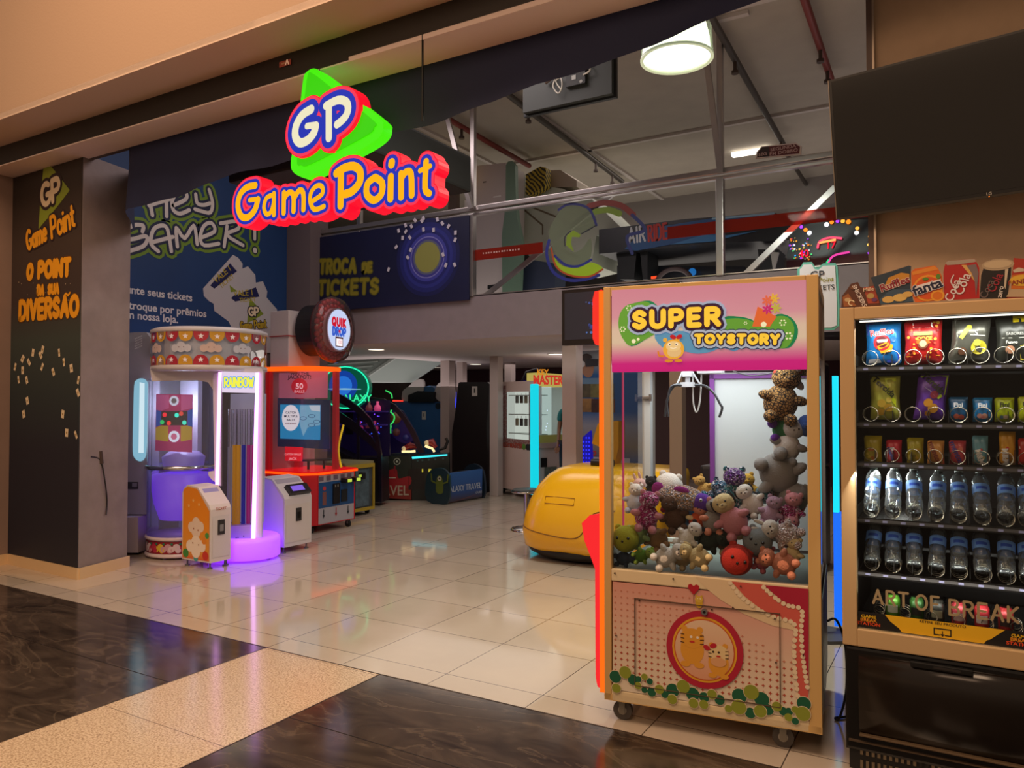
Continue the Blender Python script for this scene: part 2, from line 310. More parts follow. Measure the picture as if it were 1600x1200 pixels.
# ================================================================== THE SETTING
def floor_mat(kind):
    m = bpy.data.materials.new('mat_floor_'+kind); m.use_nodes = True; nt = m.node_tree; b = nt.nodes['Principled BSDF']; N = nt.nodes.new; Lk = nt.links.new
    tc = N('ShaderNodeTexCoord'); mp = N('ShaderNodeMapping'); Lk(tc.outputs['Object'], mp.inputs[0])
    if kind == 'tile':
        mp.inputs['Location'].default_value = (3.05+.6*20, -3.45+.6*20, 0)
        br = N('ShaderNodeTexBrick'); br.offset = 0; br.inputs['Scale'].default_value = 1; br.inputs['Brick Width'].default_value = .6; br.inputs['Row Height'].default_value = .6
        br.inputs['Mortar Size'].default_value = .0028; br.inputs['Mortar Smooth'].default_value = .2; br.inputs['Bias'].default_value = 0
        br.inputs['Color1'].default_value = lin('#cbbcab'); br.inputs['Color2'].default_value = lin('#c4b5a3'); br.inputs['Mortar'].default_value = lin('#4a3f36')
        Lk(mp.outputs[0], br.inputs['Vector'])
        n = N('ShaderNodeTexNoise'); n.inputs['Scale'].default_value = 2.2; n.inputs['Detail'].default_value = 8; Lk(tc.outputs['Object'], n.inputs['Vector'])
        mx = N('ShaderNodeMixRGB'); mx.blend_type = 'MULTIPLY'; mx.inputs[0].default_value = .22; Lk(br.outputs['Color'], mx.inputs[1]); Lk(n.outputs['Fac'], mx.inputs[2]); Lk(mx.outputs[0], b.inputs['Base Color'])
        r = N('ShaderNodeMapRange'); r.inputs[1].default_value = .35; r.inputs[2].default_value = .7; r.inputs[3].default_value = .05; r.inputs[4].default_value = .13; Lk(n.outputs['Fac'], r.inputs[0]); Lk(r.outputs[0], b.inputs['Roughness'])
    elif kind == 'granite':
        v = N('ShaderNodeTexVoronoi'); v.inputs['Scale'].default_value = 190; Lk(tc.outputs['Object'], v.inputs['Vector'])
        n = N('ShaderNodeTexNoise'); n.inputs['Scale'].default_value = 110; n.inputs['Detail'].default_value = 6; Lk(tc.outputs['Object'], n.inputs['Vector'])
        r = N('ShaderNodeValToRGB'); e = r.color_ramp.elements; e[0].position = .0; e[0].color = lin('#9a8068'); e[1].position = .45; e[1].color = lin('#e0c9ac')
        mid = r.color_ramp.elements.new(.2); mid.color = lin('#cdb496'); Lk(v.outputs['Color'], r.inputs[0])
        br = N('ShaderNodeTexBrick'); br.offset = 0; br.inputs['Scale'].default_value = 1; br.inputs['Brick Width'].default_value = .89; br.inputs['Row Height'].default_value = 1.0; br.inputs['Mortar Size'].default_value = .002
        br.inputs['Color1'].default_value = (1, 1, 1, 1); br.inputs['Color2'].default_value = (1, 1, 1, 1); br.inputs['Mortar'].default_value = (.25, .2, .16, 1)
        mp.inputs['Location'].default_value = (3.65+8.9, -2.24+10, 0); Lk(mp.outputs[0], br.inputs['Vector'])
        r2 = N('ShaderNodeValToRGB'); r2.color_ramp.elements[0].position = .38; r2.color_ramp.elements[0].color = lin('#a08468'); r2.color_ramp.elements[1].position = .55; Lk(n.outputs['Fac'], r2.inputs[0])
        mx = N('ShaderNodeMixRGB'); mx.blend_type = 'MULTIPLY'; mx.inputs[0].default_value = .6; Lk(r.outputs[0], mx.inputs[1]); Lk(r2.outputs[0], mx.inputs[2])
        m2 = N('ShaderNodeMixRGB'); m2.blend_type = 'MULTIPLY'; m2.inputs[0].default_value = 1; Lk(mx.outputs[0], m2.inputs[1]); Lk(br.outputs['Color'], m2.inputs[2]); Lk(m2.outputs[0], b.inputs['Base Color'])
        b.inputs['Roughness'].default_value = .16
    else:
        n = N('ShaderNodeTexNoise'); n.inputs['Scale'].default_value = 1.6; n.inputs['Detail'].default_value = 10; n.inputs['Distortion'].default_value = 1.8; n.inputs['Roughness'].default_value = .62
        mp.inputs['Rotation'].default_value = (0, 0, .5); mp.inputs['Scale'].default_value = (1, 2.6, 1); Lk(mp.outputs[0], n.inputs['Vector'])
        r = N('ShaderNodeValToRGB'); e = r.color_ramp.elements; e[0].position = .34; e[0].color = lin('#2b231f'); e[1].position = .7; e[1].color = lin('#54473d')
        Lk(n.outputs['Fac'], r.inputs[0])
        n2 = N('ShaderNodeTexNoise'); n2.inputs['Scale'].default_value = .8; n2.inputs['Detail'].default_value = 9; n2.inputs['Distortion'].default_value = 2.6; Lk(mp.outputs[0], n2.inputs['Vector'])
        ab = N('ShaderNodeMath'); ab.operation = 'SUBTRACT'; ab.inputs[1].default_value = .5; Lk(n2.outputs['Fac'], ab.inputs[0])
        a2 = N('ShaderNodeMath'); a2.operation = 'ABSOLUTE'; Lk(ab.outputs[0], a2.inputs[0])
        r3 = N('ShaderNodeValToRGB'); r3.color_ramp.elements[0].color = (.22, .22, .22, 1); r3.color_ramp.elements[1].color = (0, 0, 0, 1); r3.color_ramp.elements[1].position = .02; Lk(a2.outputs[0], r3.inputs[0])
        mx = N('ShaderNodeMixRGB'); Lk(r3.outputs[0], mx.inputs[0]); Lk(r.outputs[0], mx.inputs[1]); mx.inputs[2].default_value = lin('#8b7763')
        Lk(mx.outputs[0], b.inputs['Base Color']); b.inputs['Roughness'].default_value = .13
    b.inputs['Specular IOR Level'].default_value = .6
    return m
def quadz(mb, x0, x1, y0, y1, z, mat): mb.add([(x0, y0, z), (x1, y0, z), (x1, y1, z), (x0, y1, z)], [(0, 1, 2, 3)], mat)
f = MB(); MT, MG, MD = floor_mat('tile'), floor_mat('granite'), floor_mat('marble')
quadz(f, -11.2, 3.2, 3.26, 15, 0, MT)
quadz(f, -3.65, -2.76, -4, 3.26, 0, MG)
quadz(f, -9, -3.65, -4, 3.26, 0, MD); quadz(f, -2.76, 3.2, -4, 3.26, 0, MD)
f.b2(-9, 3.2, 3.256, 3.264, -.01, .0012, M('#3a2f28', .4))
f.b2(-9, -3.65, 2.598, 2.602, -.01, .0010, M('#1c1714', .4)); f.b2(-2.76, 3.2, 2.598, 2.602, -.01, .001, M('#1c1714', .4))
f.b2(-3.653, -3.647, -4, 3.26, -.01, .0011, M('#3a2f28', .4)); f.b2(-2.763, -2.757, -4, 3.26, -.01, .0011, M('#3a2f28', .4))
f.build('floor', kind='structure')
PLAS = M('#b99a80', .85, bump=.08, scale=60); GREY = M('#77696a', .8, bump=.12, var=.06, scale=14); GREY2 = M('#5f5352', .8, bump=.1, var=.08, scale=10)
# mall bulkhead, soffits and dark strip over the shopfront
b = MB(); b.b2(-12, 4, 3.12, 3.3, 3.75, 6.6, PLAS); b.build('wall_bulkhead', kind='structure')
b = MB(); b.b2(-12, 4, 3.12, 3.5, 3.74, 3.79, M('#dcc0aa', .8)); b.build('ceiling_soffit', kind='structure')
b = MB(); b.b2(-12, -3.2, 3.46, 3.5, 3.58, 3.74, M('#1d1814', .5)); b.b2(-3.2, 4, 3.46, 3.5, 3.6, 3.74, M('#1d1814', .5)); b.build('trim_1', kind='structure')
b = MB(); b.b2(-12, 4, 3.465, 3.74, 3.57, 3.6, M('#f2dcd2', .75)); b.build('ceiling_edge', kind='structure')
b = MB(); b.b2(-9, 3.2, 3.74, 3.8, 3.58, 5.4, GREY2); b.build('wall_header', kind='structure')
# left return, banner pillar
b = MB(); b.b2(-7.9, -7.565, .4, 3.72, 0, 3.585, M('#8d7467', .8, var=.05, scale=5)); b.build('wall_left', kind='structure')
pl = MB(); pts = [(-7.565, 3.715), (-6.40, 3.69), (-6.52, 4.2), (-7.565, 4.2)]
pl.add([(x, y, 0) for x, y in pts]+[(x, y, 3.6) for x, y in pts], [(0, 1, 5, 4), (1, 2, 6, 5), (2, 3, 7, 6), (3, 0, 4, 7), (4, 5, 6, 7)], M('#8b7d7b', .8, bump=.25, var=.1, scale=6))
pl.build('wall_pillar', kind='structure')
b = MB(); TT = M('#d8b88c', .35)
for (x0, y0, x1, y1) in ((-7.56, 1.0, -7.56, 3.71), (-7.56, 3.71, -6.385, 3.685), (-6.385, 3.685, -6.505, 4.205)):
    d = Vector((x1-x0, y1-y0, 0)); L = d.length; n = Vector((d.y, -d.x, 0)).normalized()*.014
    P = [Vector((x0, y0, 0)), Vector((x1, y1, 0)), Vector((x1, y1, 0))+n, Vector((x0, y0, 0))+n]
    b.add(P+[p+Vector((0, 0, .095)) for p in P], [(0, 1, 5, 4), (1, 2, 6, 5), (2, 3, 7, 6), (3, 0, 4, 7), (4, 5, 6, 7)], TT)
b.build('baseboard_left', kind='structure')
# shop shell
b = MB(); b.b2(-7.7, -7.5, 3.8, 7.3, 0, 5.1, GREY2); b.build('wall_mural_side', kind='structure')
b = MB(); b.b2(-11.2, 3.2, 14.3, 14.5, 0, 2.25, M('#4a2c33', .8)); b.b2(-11.2, 3.2, 14.3, 14.5, 2.25, 5.1, M('#4b4744', .8)); b.build('wall_back', kind='structure')
b = MB(); b.b2(-11.2, -11, 7, 14.4, 0, 5.1, GREY2); b.b2(-11.2,-7.7,7.1,7.2,0,5.1,GREY2); b.build('wall_far_left', kind='structure')
b = MB(); b.b2(1.6, 1.8, 4.5, 14.4, 0, 5.1, GREY2); b.build('wall_right', kind='structure')
b = MB(); b.b2(-11, 1.8, 3.75, 14.4, 5.0, 5.1, M('#aaa092', .85, bump=.1, var=.05, scale=3)); b.build('ceiling', kind='structure')
b = MB(); b.b2(-7.5, -7.08, 6.98, 7.3, 0, 5.0, M('#6d6062', .8)); b.build('wall_column', kind='structure')
b = MB(); b.b2(-11, 1.6, 7.2, 14.3, 2.2, 2.68, M('#c9bfbd', .7)); b.build('ceiling_arcade', kind='structure')
b = MB(); b.b2(-7.08, 1.6, 7.19, 7.2, 2.2, 2.69, M('#85797c', .75, bump=.05, var=.04, scale=9)); b.build('trim_2', kind='structure')
# tan wall behind the vending machine
b = MB(); TAN = M('#c2a486', .75, bump=.06, var=.04, scale=12)
b.b2(-.365, 3.0, 4.3, 4.45, 0, 3.57, TAN); b.build('wall_tan', kind='structure')
b = MB(); b.b2(-.40, -.365, 4.28, 4.46, 0, 5.0, M('#6a5850', .5)); b.b2(-.372, -.362, 4.27, 4.281, 0, 5, M('#c9b8a4', .3, .6)); b.build('trim_3', kind='structure')
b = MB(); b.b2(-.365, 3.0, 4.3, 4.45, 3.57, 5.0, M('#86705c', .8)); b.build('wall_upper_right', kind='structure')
# concrete seams on the ceiling
b = MB(); sm_ = M('#c4bab2', .8)
for y, x0, x1 in ((5.9, -1.2, 1.2), (6.9, -4, -1.6), (6.75, -1.75, -1.25), (9.6, -7.4, 1.5), (11.8, -7.4, 1.5)): b.b2(x0, x1, y-.03, y+.03, 4.965, 5.0, sm_)
for x in (-5.9, -4.4): b.b2(x-.03, x+.03, 5.5, 14, 4.965, 5.0, sm_)
b.b2(-7.5, 1.6, 12.6, 13.0, 4.55, 5.0, M('#8d847e', .85))
b.build('ceiling_seams', kind='structure')
# ================================================================== SIGNS, BANNERS, UPPER LEVEL
def ramp_z(stops, z0, z1, rough=.6, emit=0.0):          # ink that changes colour up a printed sheet
    m = bpy.data.materials.new('mat_print'); m.use_nodes = True; nt = m.node_tree; b = nt.nodes['Principled BSDF']
    g = nt.nodes.new('ShaderNodeNewGeometry'); s = nt.nodes.new('ShaderNodeSeparateXYZ'); r = nt.nodes.new('ShaderNodeMapRange'); c = nt.nodes.new('ShaderNodeValToRGB')
    nt.links.new(g.outputs['Position'], s.inputs[0]); nt.links.new(s.outputs['Z'], r.inputs[0]); r.inputs[1].default_value = z0; r.inputs[2].default_value = z1
    nt.links.new(r.outputs[0], c.inputs[0]); e = c.color_ramp.elements
    e[0].position = stops[0][0]; e[0].color = lin(stops[0][1]); e[1].position = stops[-1][0]; e[1].color = lin(stops[-1][1])
    for p, k in stops[1:-1]: n = e.new(p); n.color = lin(k)
    nt.links.new(c.outputs[0], b.inputs['Base Color']); b.inputs['Roughness'].default_value = rough
    if emit: nt.links.new(c.outputs[0], b.inputs['Emission Color']); b.inputs['Emission Strength'].default_value = emit
    return m
def logo(mb, fr, c, s, h, cols, k=0.0):                 # triangle with GP, s = width of the wordmark under it
    gr, cr, dk, og = cols
    tri = smooth([(c[0]-.16*s, c[1]+.62*s), (c[0]-.24*s, c[1]+.02*s), (c[0]-.18*s, c[1]+.0*s), (c[0]+.3*s, c[1]+.26*s), (c[0]+.3*s, c[1]+.34*s), (c[0]-.1*s, c[1]+.66*s)], 3, True)
    mb.shape(fr, tri, h, gr)
    mb.word(fr, 'GP', (c[0]-.17*s, c[1]+.2*s+k*-.1), (c[0]+.17*s, c[1]+.24*s), .22*s, .03*s, h+.001, (dk, cr), (.035*s, 0))
    mb.word(fr, 'Game', (c[0]-.46*s, c[1]-.22*s-k), (c[0]-.07*s, c[1]-.17*s), .2*s, .022*s, h+.001, (dk, og), (.02*s, 0), gap=.22)
    mb.word(fr, 'Point', (c[0]+.03*s, c[1]-.16*s), (c[0]+.46*s, c[1]-.1*s+k), .22*s, .022*s, h+.001, (dk, og), (.02*s, 0), gap=.22)
# ---- the big lit shop sign, hung in front of the valance
FS = Fr((-3, 3.37, 3), (1, 0, 0)); z6 = lambda pts: zz(FS, 340, 90, 4.21, pts); q = .00092
sg = thing('illuminated_sign', 'large glowing shop sign of a green triangle and fat yellow letters hanging over the entrance', 'sign', (-2.9, 3.42, 2.75))
SG, SC, SB, SR, SO = E('#48f00c', 1.0), E('#f4ecc8', .95), E('#1b35c4', .8), E('#ff0a28', 1.15), E('#ffb407', 1.0)
SP = E('#ff3a5c', .9)
m = MB(); m.shape(FS, smooth(z6([(560, 85), (600, 60), (640, 70), (730, 135), (810, 205), (1040, 385), (1068, 440), (1050, 500), (980, 560), (820, 650), (640, 745), (570, 782), (520, 775), (470, 740), (458, 680), (480, 540), (515, 330), (540, 130)]), 4, True), -.03, SG, -.11)
m.shape(FS, smooth(z6([(575, 110), (605, 95), (730, 190), (1000, 400), (1010, 450), (950, 510), (600, 690), (530, 700), (505, 660), (550, 300)]), 4, True), -.022, E('#3bdc06', .9), -.03); m.build('triangle_panel', sg)
GPs = [([(618, 342), (560, 380), (520, 450), (515, 520), (545, 562), (595, 545), (635, 500), (648, 452)], 31), ([(648, 445), (592, 452)], 22), ([(735, 310), (735, 530)], 28), ([(718, 318), (790, 282), (845, 290), (862, 330), (850, 380), (818, 418), (790, 440)], 28)]
def layered(strokes, rims, mats, name, h=0.0, back=-.1, split=None):
    m = MB()
    for li, (rm, mt) in enumerate(zip(rims, mats)):
        for pts, r in strokes:
            P = smooth([(p[0], p[1]) for p in z6(pts)], 3) if len(pts) > 2 else z6(pts)
            m.stroke(FS, P, (r+rm)*q, h+.0015*li, mt, back if li == 0 else None, 9)
    return m.build(name, sg)
layered(GPs, (66, 60, 40, 0), (SR, SP, SB, SC), 'monogram')
GMs = [([(250, 842), (195, 855), (150, 905), (137, 980), (160, 1045), (205, 1050), (250, 1000), (268, 935)], 25), ([(268, 932), (215, 938)], 17),
 ([(365, 905), (325, 925), (308, 985), (325, 1030), (355, 1015), (374, 950)], 17), ([(374, 895), (374, 1035)], 18),
 ([(440, 890), (438, 1022)], 20), ([(440, 930), (470, 890), (502, 905), (503, 1010)], 20), ([(505, 930), (540, 875), (567, 895), (568, 1000)], 20),
 ([(620, 950), (690, 900), (690, 850), (655, 845), (620, 885), (612, 945), (640, 1000), (702, 980)], 17)]
PTs = [([(815, 740), (812, 975)], 26), ([(785, 762), (830, 730), (895, 715), (940, 748), (938, 820), (890, 880), (845, 898)], 28),
 ([(1035, 792), (990, 830), (985, 900), (1030, 940), (1080, 900), (1085, 825), (1040, 790)], 24), ([(1143, 785), (1140, 930)], 24), ([(1149, 690), (1147, 705)], 26),
 ([(1210, 765), (1210, 920)], 22), ([(1210, 800), (1240, 755), (1275, 765), (1280, 905)], 22), ([(1375, 685), (1368, 860), (1395, 895)], 21), ([(1335, 745), (1400, 715)], 16)]
layered(GMs, (44, 38, 22, 0), (SR, SP, SB, SO), 'wordmark')
layered(PTs, (46, 40, 24, 0), (SR, SP, SB, SO), 'wordmark')
for u in (500, 660): p = oy(u, 200, 3.47); m = MB(); m.cyl((p.x, 3.47, 3.1), (p.x, 3.47, 3.6), .006, M('#222222', .4, .8)); m.build('hanger', sg)
# ---- valance
NV = M('#171f42', .75, bump=.25, scale=5)
m = MB(); top = 3.6; key = [(-6.5, 3.05), (-6.1, 3.05), (-5.67, 3.07), (-5.1, 3.10), (-4.62, 3.15), (-4.2, 3.165), (-3.6, 3.185), (-3.14, 3.195), (-2.71, 3.21), (-1.9, 3.29), (-1.15, 3.38), (-.92, 3.415), (-.3, 3.5)]
pts = smooth([Vector((a, c, 0)) for a, c in key], 6); R = 8; vs = []
for i, p in enumerate(pts):
    for j in range(R+1):
        t = j/R; z = top+(p.y-top)*t; yy = 3.745 + .018*sin(p.x*5+t*3)*t + .01*sin(p.x*13)*t
        if p.x < -5.85: yy += (-5.85-p.x)*.72
        vs.append((p.x, yy, z))
n = len(pts); m.add(vs, [(i*(R+1)+j, (i+1)*(R+1)+j, (i+1)*(R+1)+j+1, i*(R+1)+j+1) for i in range(n-1) for j in range(R)], NV, True)
m.build('valance'); tag(bpy.data.objects['valance'], 'long dark navy fabric valance sagging across the top of the shopfront', 'valance')
m = MB()                                       # dark duct and folded cloth behind the sign
m.box((-4.2, 4.6, 3.36), (1.5, 1.2, .3), M('#1c1918', .7), .02); solo(m, 'air_duct', (-4.2, 4.6, 3.2), 'dark metal duct box just behind the lit sign, below the valance', 'duct')
# ---- exit marker on the dark strip
FE = Fr((0, 3.455, 0), (1, 0, 0)); m = MB(); a, b_ = FE.px(437, 106); c, d = FE.px(455, 92)
m.rect(FE, a, b_, c, d, .004, M('#8c3a28', .5, emit=.15), 0); m.text(FE, '^', ((a*.3+c*.7), (b_+d)/2-.015), .09, .006, M('#e8c0a0', .5, emit=.2), .01); m.rect(FE, a*.8+c*.2, (b_+d)/2-.006, a*.5+c*.5, (b_+d)/2+.006, .006, M('#c09070'))
m.build('exit_plate'); tag(bpy.data.objects['exit_plate'], 'tiny red plate with an arrow on the dark strip above the sign', 'sign')
# ---- tall banner on the left pillar
FB = Fr((-7.565, 3.712, 0), (1.165, -.0235, 0)); z2 = lambda pts: zz(FB, 0, 260, 4, pts); z3 = lambda pts: zz(FB, 0, 540, 3.158, pts)
bn = thing('pillar_banner', 'tall dark banner with orange lettering and flying tickets on the left pillar', 'banner', (-6.98, 3.70, .095))
m = MB(); m.rect(FB, .005, .095, 1.16, 3.565, .006, ramp_z([(0, '#1c1c2a'), (.28, '#20212e'), (.42, '#2a3436'), (.56, '#39433f'), (.66, '#3b302e'), (.8, '#3f322b'), (1, '#251c17')], .1, 3.56), 0); m.build('printed_sheet', bn)
OG, CRM, DKB = M('#f2a519', .5), M('#e8d3b0', .5), M('#2a1a20', .6)
m = MB(); c0 = FB.px(79, 349); logo(m, FB, (c0[0]+.02, c0[1]), .84, .008, (M('#8a9a2c', .5), CRM, DKB, OG), .012); m.build('logo', bn)
m = MB()
for t, p0, p1, hh in (('O', (178, 700), (206, 700), 80), ('POINT', (248, 692), (440, 676), 88), ('DA', (240, 800), (278, 800), 52), ('SUA', (308, 796), (372, 790), 52), ('DIVERSAO', (130, 955), (492, 928), 105)):
    a = z2([p0])[0]; c = z2([p1])[0]; hz = z2([(p0[0], p0[1]-hh)])[0]
    m.word(FB, t, a, c, (hz[1]-a[1]), .026 if hh > 60 else .016, .008, (M('#5a3510', .6), OG), (.009, 0), hgt1=(hz[1]-a[1])*1.02, gap=.3)
a = z2([(408, 810)])[0]; m.stroke(FB, smooth([a, (a[0]+.03, a[1]+.018), (a[0]+.06, a[1]), (a[0]+.09, a[1]+.02)], 3), .01, .01, OG)
m.build('lettering', bn)
m = MB(); r2 = random.Random(3)
for (a, c) in ((215, 20), (168, 35), (297, 35), (117, 65), (80, 105), (148, 82), (268, 130), (320, 82), (357, 112), (117, 122), (97, 168), (137, 170), (392, 170), (390, 232), (140, 272), (122, 338), (315, 338), (334, 430), (380, 440), (213, 105), (205, 48)):
    x, y = z3([(a, c)])[0]; t = r2.uniform(-.7, .7); w, h2 = .045*r2.uniform(.6, 1.1), .07
    P = [(x+cos(t)*i*w-sin(t)*j*h2, y+sin(t)*i*w+cos(t)*j*h2) for i, j in ((-.5, -.5), (.5, -.5), (.5, .5), (-.5, .5))]; m.shape(FB, P, .009, CRM)
    m.disc(FB, (x, y), .011, .0095, M('#a88a4a'), n=8)
for _ in range(26): a, c = r2.uniform(.1, 1.1), r2.uniform(2.35, 2.62); m.disc(FB, (a, c), .004, .009, CRM, n=6)
m.build('printed_tickets', bn)
m = MB(); rr = smooth([(-6.425, 3.8, 1.02), (-6.45, 3.9, .98), (-6.43, 3.93, .80), (-6.46, 3.97, .62), (-6.44, 3.95, .5)], 4); m.tube(rr, .006, M('#15100e')); m.tube([(-6.46, 3.9, 1.06), (-6.455, 3.91, .95)], .02, M('#40302a', .9))
solo(m, 'loose_cable', (-6.44, 3.95, .5), 'short black cable hanging out of a hole in the grey pillar side', 'cable')
# ---- blue wall mural
FM = Fr((-7.49, 0, 0), (0, 1, 0)); z4 = lambda pts: zz(FM, 180, 250, 4.284, pts)
mu = thing('wall_mural', 'blue wall mural with white graffiti greeting and big paper tickets on the side wall', 'mural', (-7.49, 5.6, 2.15))
m = MB(); m.rect(FM, 4.0, 2.14, 6.97, 4.9, .006, M('#1a3c6c', .6, var=.12, scale=1.3), 0); m.build('printed_sheet', mu)
HG = [[(228, 283), (245, 370)], [(222, 305), (360, 262)], [(338, 240), (340, 378)], [(385, 305), (470, 262), (465, 215), (415, 215), (378, 270), (385, 335), (430, 360), (492, 335)], [(535, 230), (545, 290), (590, 302), (630, 290)], [(625, 200), (648, 290), (632, 352), (580, 345), (530, 330)],
 [(178, 480), (182, 440), (110, 440), (50, 500), (100, 532), (190, 510), (212, 530), (180, 580), (80, 612)], [(285, 612), (235, 560), (250, 470), (300, 440), (345, 462), (372, 612)], [(240, 552), (382, 515)], [(412, 580), (405, 455), (460, 525), (522, 440), (545, 565)], [(572, 520), (662, 478), (640, 422), (590, 442), (565, 520), (592, 572), (690, 560)], [(725, 580), (745, 440)], [(700, 425), (812, 412), (820, 460), (742, 500), (852, 572)], [(930, 462), (930, 530)], [(932, 603), (932, 608)]]
m = MB()
for li, (rw, mt) in enumerate(((62, M('#6f8f2c', .6)), (37, M('#1c2440', .6)), (16, M('#d5cdc6', .6)))):
    for pl_ in HG: m.stroke(FM, smooth([Vector((p[0], p[1])) for p in z4(pl_)], 3), rw*.00135*(1.5 if pl_[0] == (932, 603) and li == 2 else 1), .008+.0015*li, mt, k=4)
m.build('graffiti_lettering', mu)
m = MB(); WH = M('#d8d4d2', .6)
for t, p in (('Junte seus tickets', (300, 466)), ('e troque por pr\u00eamios', (322, 491)), ('em nossa loja.', (278, 500))):
    x, y = FM.px(*p); m.text(FM, t, (x, y), .118, .008, WH, .02, align='RIGHT')
m.build('lettering', mu)
m = MB(); m.shape(FM, z4([(785, 635), (820, 655), (850, 695), (848, 728), (885, 712), (935, 770), (938, 822), (985, 812), (1015, 880), (1010, 920), (1080, 1000), (1080, 1290), (800, 1290), (780, 1130), (755, 1080), (700, 1040), (660, 1010), (655, 962), (625, 945), (590, 910), (585, 860)]), .0085, M('#bdb9bb', .6))
for P, tp, rt_ in (([(765, 692), (812, 745), (660, 862), (632, 840)], (725, 790), .72), ([(938, 852), (962, 915), (800, 948), (772, 925), (790, 908)], (865, 915), .16)):
    m.shape(FM, z4(P), .0095, M('#161a50', .6)); x, y = z4([tp])[0]; m.text(FM, 'VALE 1', (x-.02, y+.04), .1, .0105, M('#b8a52c'), .01, rot=rt_); m.text(FM, 'TICKET', (x+.04, y-.035), .075, .0105, M('#b8a52c'), .008, rot=rt_)
x, y = z4([(925, 1090)])[0]; logo(m, FM, (x, y), .42, .0095, (M('#7f8f2c'), CRM, M('#23222c'), M('#b89a2a')))
m.shape(FM, z4([(762, 838), (770, 885), (815, 880)]), .0095, M('#7f8f2c')); m.build('printed_tickets', mu)
# ---- glass front of the upper level
GLS = glass('#f4f6f8', .16, 0.0, .06)
ST = M('#b9b2b0', .28, .85); wn = MB(); X0, X1 = -7.08, 1.6
wn.add([(X0, 7.22, 2.68), (X1, 7.22, 2.68), (X1, 7.22, 3.63), (X0, 7.22, 3.63)], [(0, 1, 2, 3)], GLS); wn.build('window_1', kind='structure')
w1 = bpy.data.objects['window_1']
m = MB(); m.b2(X0, X1, 7.16, 7.22, 3.645, 3.70, ST, .008); m.b2(X0, X1, 7.18, 7.24, 3.60, 3.63, ST, .006); m.b2(X0, X1, 7.19, 7.24, 2.68, 2.70, ST); m.build('window_rail', w1)
for u in (737, 1125, 1420, 560):
    p = oy(u, 300, 7.2); m = MB(); m.b2(p.x-.035, p.x+.035, 7.17, 7.25, 2.68, 3.62, ST, .006); m.b2(p.x-.028, p.x+.028, 7.2, 7.26, 3.7, 5.0, ST, .006)
    m.build('window_post', w1)
for (a, b_, yb) in (((695, 172), (735, 326), 7.1), ((1103, 90), (1125, 270), 7.1), ((957, 302), (752, 466), 7.34), ((1305, 292), (1150, 442), 7.34)):
    p, r_ = oy(*a, yb), oy(*b_, yb); d = (r_-p); m = MB(); e = Vector((0, 1, 0)); w_ = d.cross(e).normalized()*.027
    m.add([p-w_, p+w_, r_+w_, r_-w_, p-w_+e*.03, p+w_+e*.03, r_+w_+e*.03, r_-w_+e*.03], [(0, 3, 2, 1), (4, 5, 6, 7), (0, 1, 5, 4), (1, 2, 6, 5), (2, 3, 7, 6), (3, 0, 4, 7)], ST); m.build('window_brace', w1)
FG = Fr((0, 7.215, 0), (1, 0, 0)); z7 = lambda pts: zz(FG, 720, 240, 5, pts)
RS = glass('#b0382c', .03, .35)
for xa_, xb_ in ((FG.px(741, 400)[0], FG.px(848, 385)[0]), (FG.px(1043, 350)[0], X1)): m = MB(); m.rect(FG, xa_, 3.09, xb_, 3.21, .001, RS); m.build('safety_stripe', w1)
m = MB(); x, y = FG.px(770, 392); [m.rect(FG, x-.13+.035*i_, y-.025, x-.13+.035*i_+(.012, .022, .017)[i_ % 3], y-.008, .003, M('#c9a8a0')) for i_ in range(14)]; gt = glass('#8f9a84', .5, .55)
S7 = lambda pts, w, h, mt: m.stroke(FG, smooth([Vector(p) for p in z7(pts)], 4), w*.00145, h, mt)
m.shape(FG, smooth([Vector(p) for p in z7([(700, 690), (690, 600), (740, 500), (790, 430), (860, 400), (950, 400), (1030, 450), (1058, 555), (940, 630), (880, 600), (820, 640), (815, 720), (880, 770), (950, 740), (1015, 660), (1020, 800), (960, 860), (850, 870), (750, 800)])], 3, True), .002, gt)
m.shape(FG, z7([(935, 632), (880, 600), (830, 640), (822, 715), (885, 768), (862, 700), (870, 650), (930, 655)]), .003, M('#7d9a1e', .5, emit=.05))
m.shape(FG, smooth([Vector(p) for p in z7([(715, 770), (760, 850), (840, 890), (950, 880), (1020, 850), (1110, 895), (1020, 950), (900, 965), (790, 930), (730, 860)])], 3, True), .0025, M('#93b41c', .5, emit=.1))
S7([(765, 440), (830, 400), (920, 398), (1010, 440), (1060, 560)], 9, .004, M('#1c2470')); S7([(690, 680), (672, 790), (720, 920), (830, 985), (960, 985), (1080, 950)], 12, .004, M('#26308a'))
S7([(708, 740), (745, 880), (850, 950), (1000, 962), (1110, 905)], 7, .0045, M('#b04a20')); S7([(735, 800), (820, 870), (920, 880), (1020, 830)], 9, .005, M('#26308a')); S7([(815, 720), (815, 650), (860, 605)], 4, .004, M('#14182a'))
S7([(1000, 410), (1120, 385), (1250, 405), (1350, 480)], 20, .003, M('#7c2f26')); S7([(1050, 455), (1150, 440), (1240, 470)], 22, .0025, M('#6f8a24')); S7([(1340, 480), (1430, 570), (1420, 610), (1300, 650), (1340, 780)], 12, .004, M('#26306a'))
S7([(940, 630), (1058, 562)], 4, .005, M('#14182a')); m.build('glass_decal', w1)
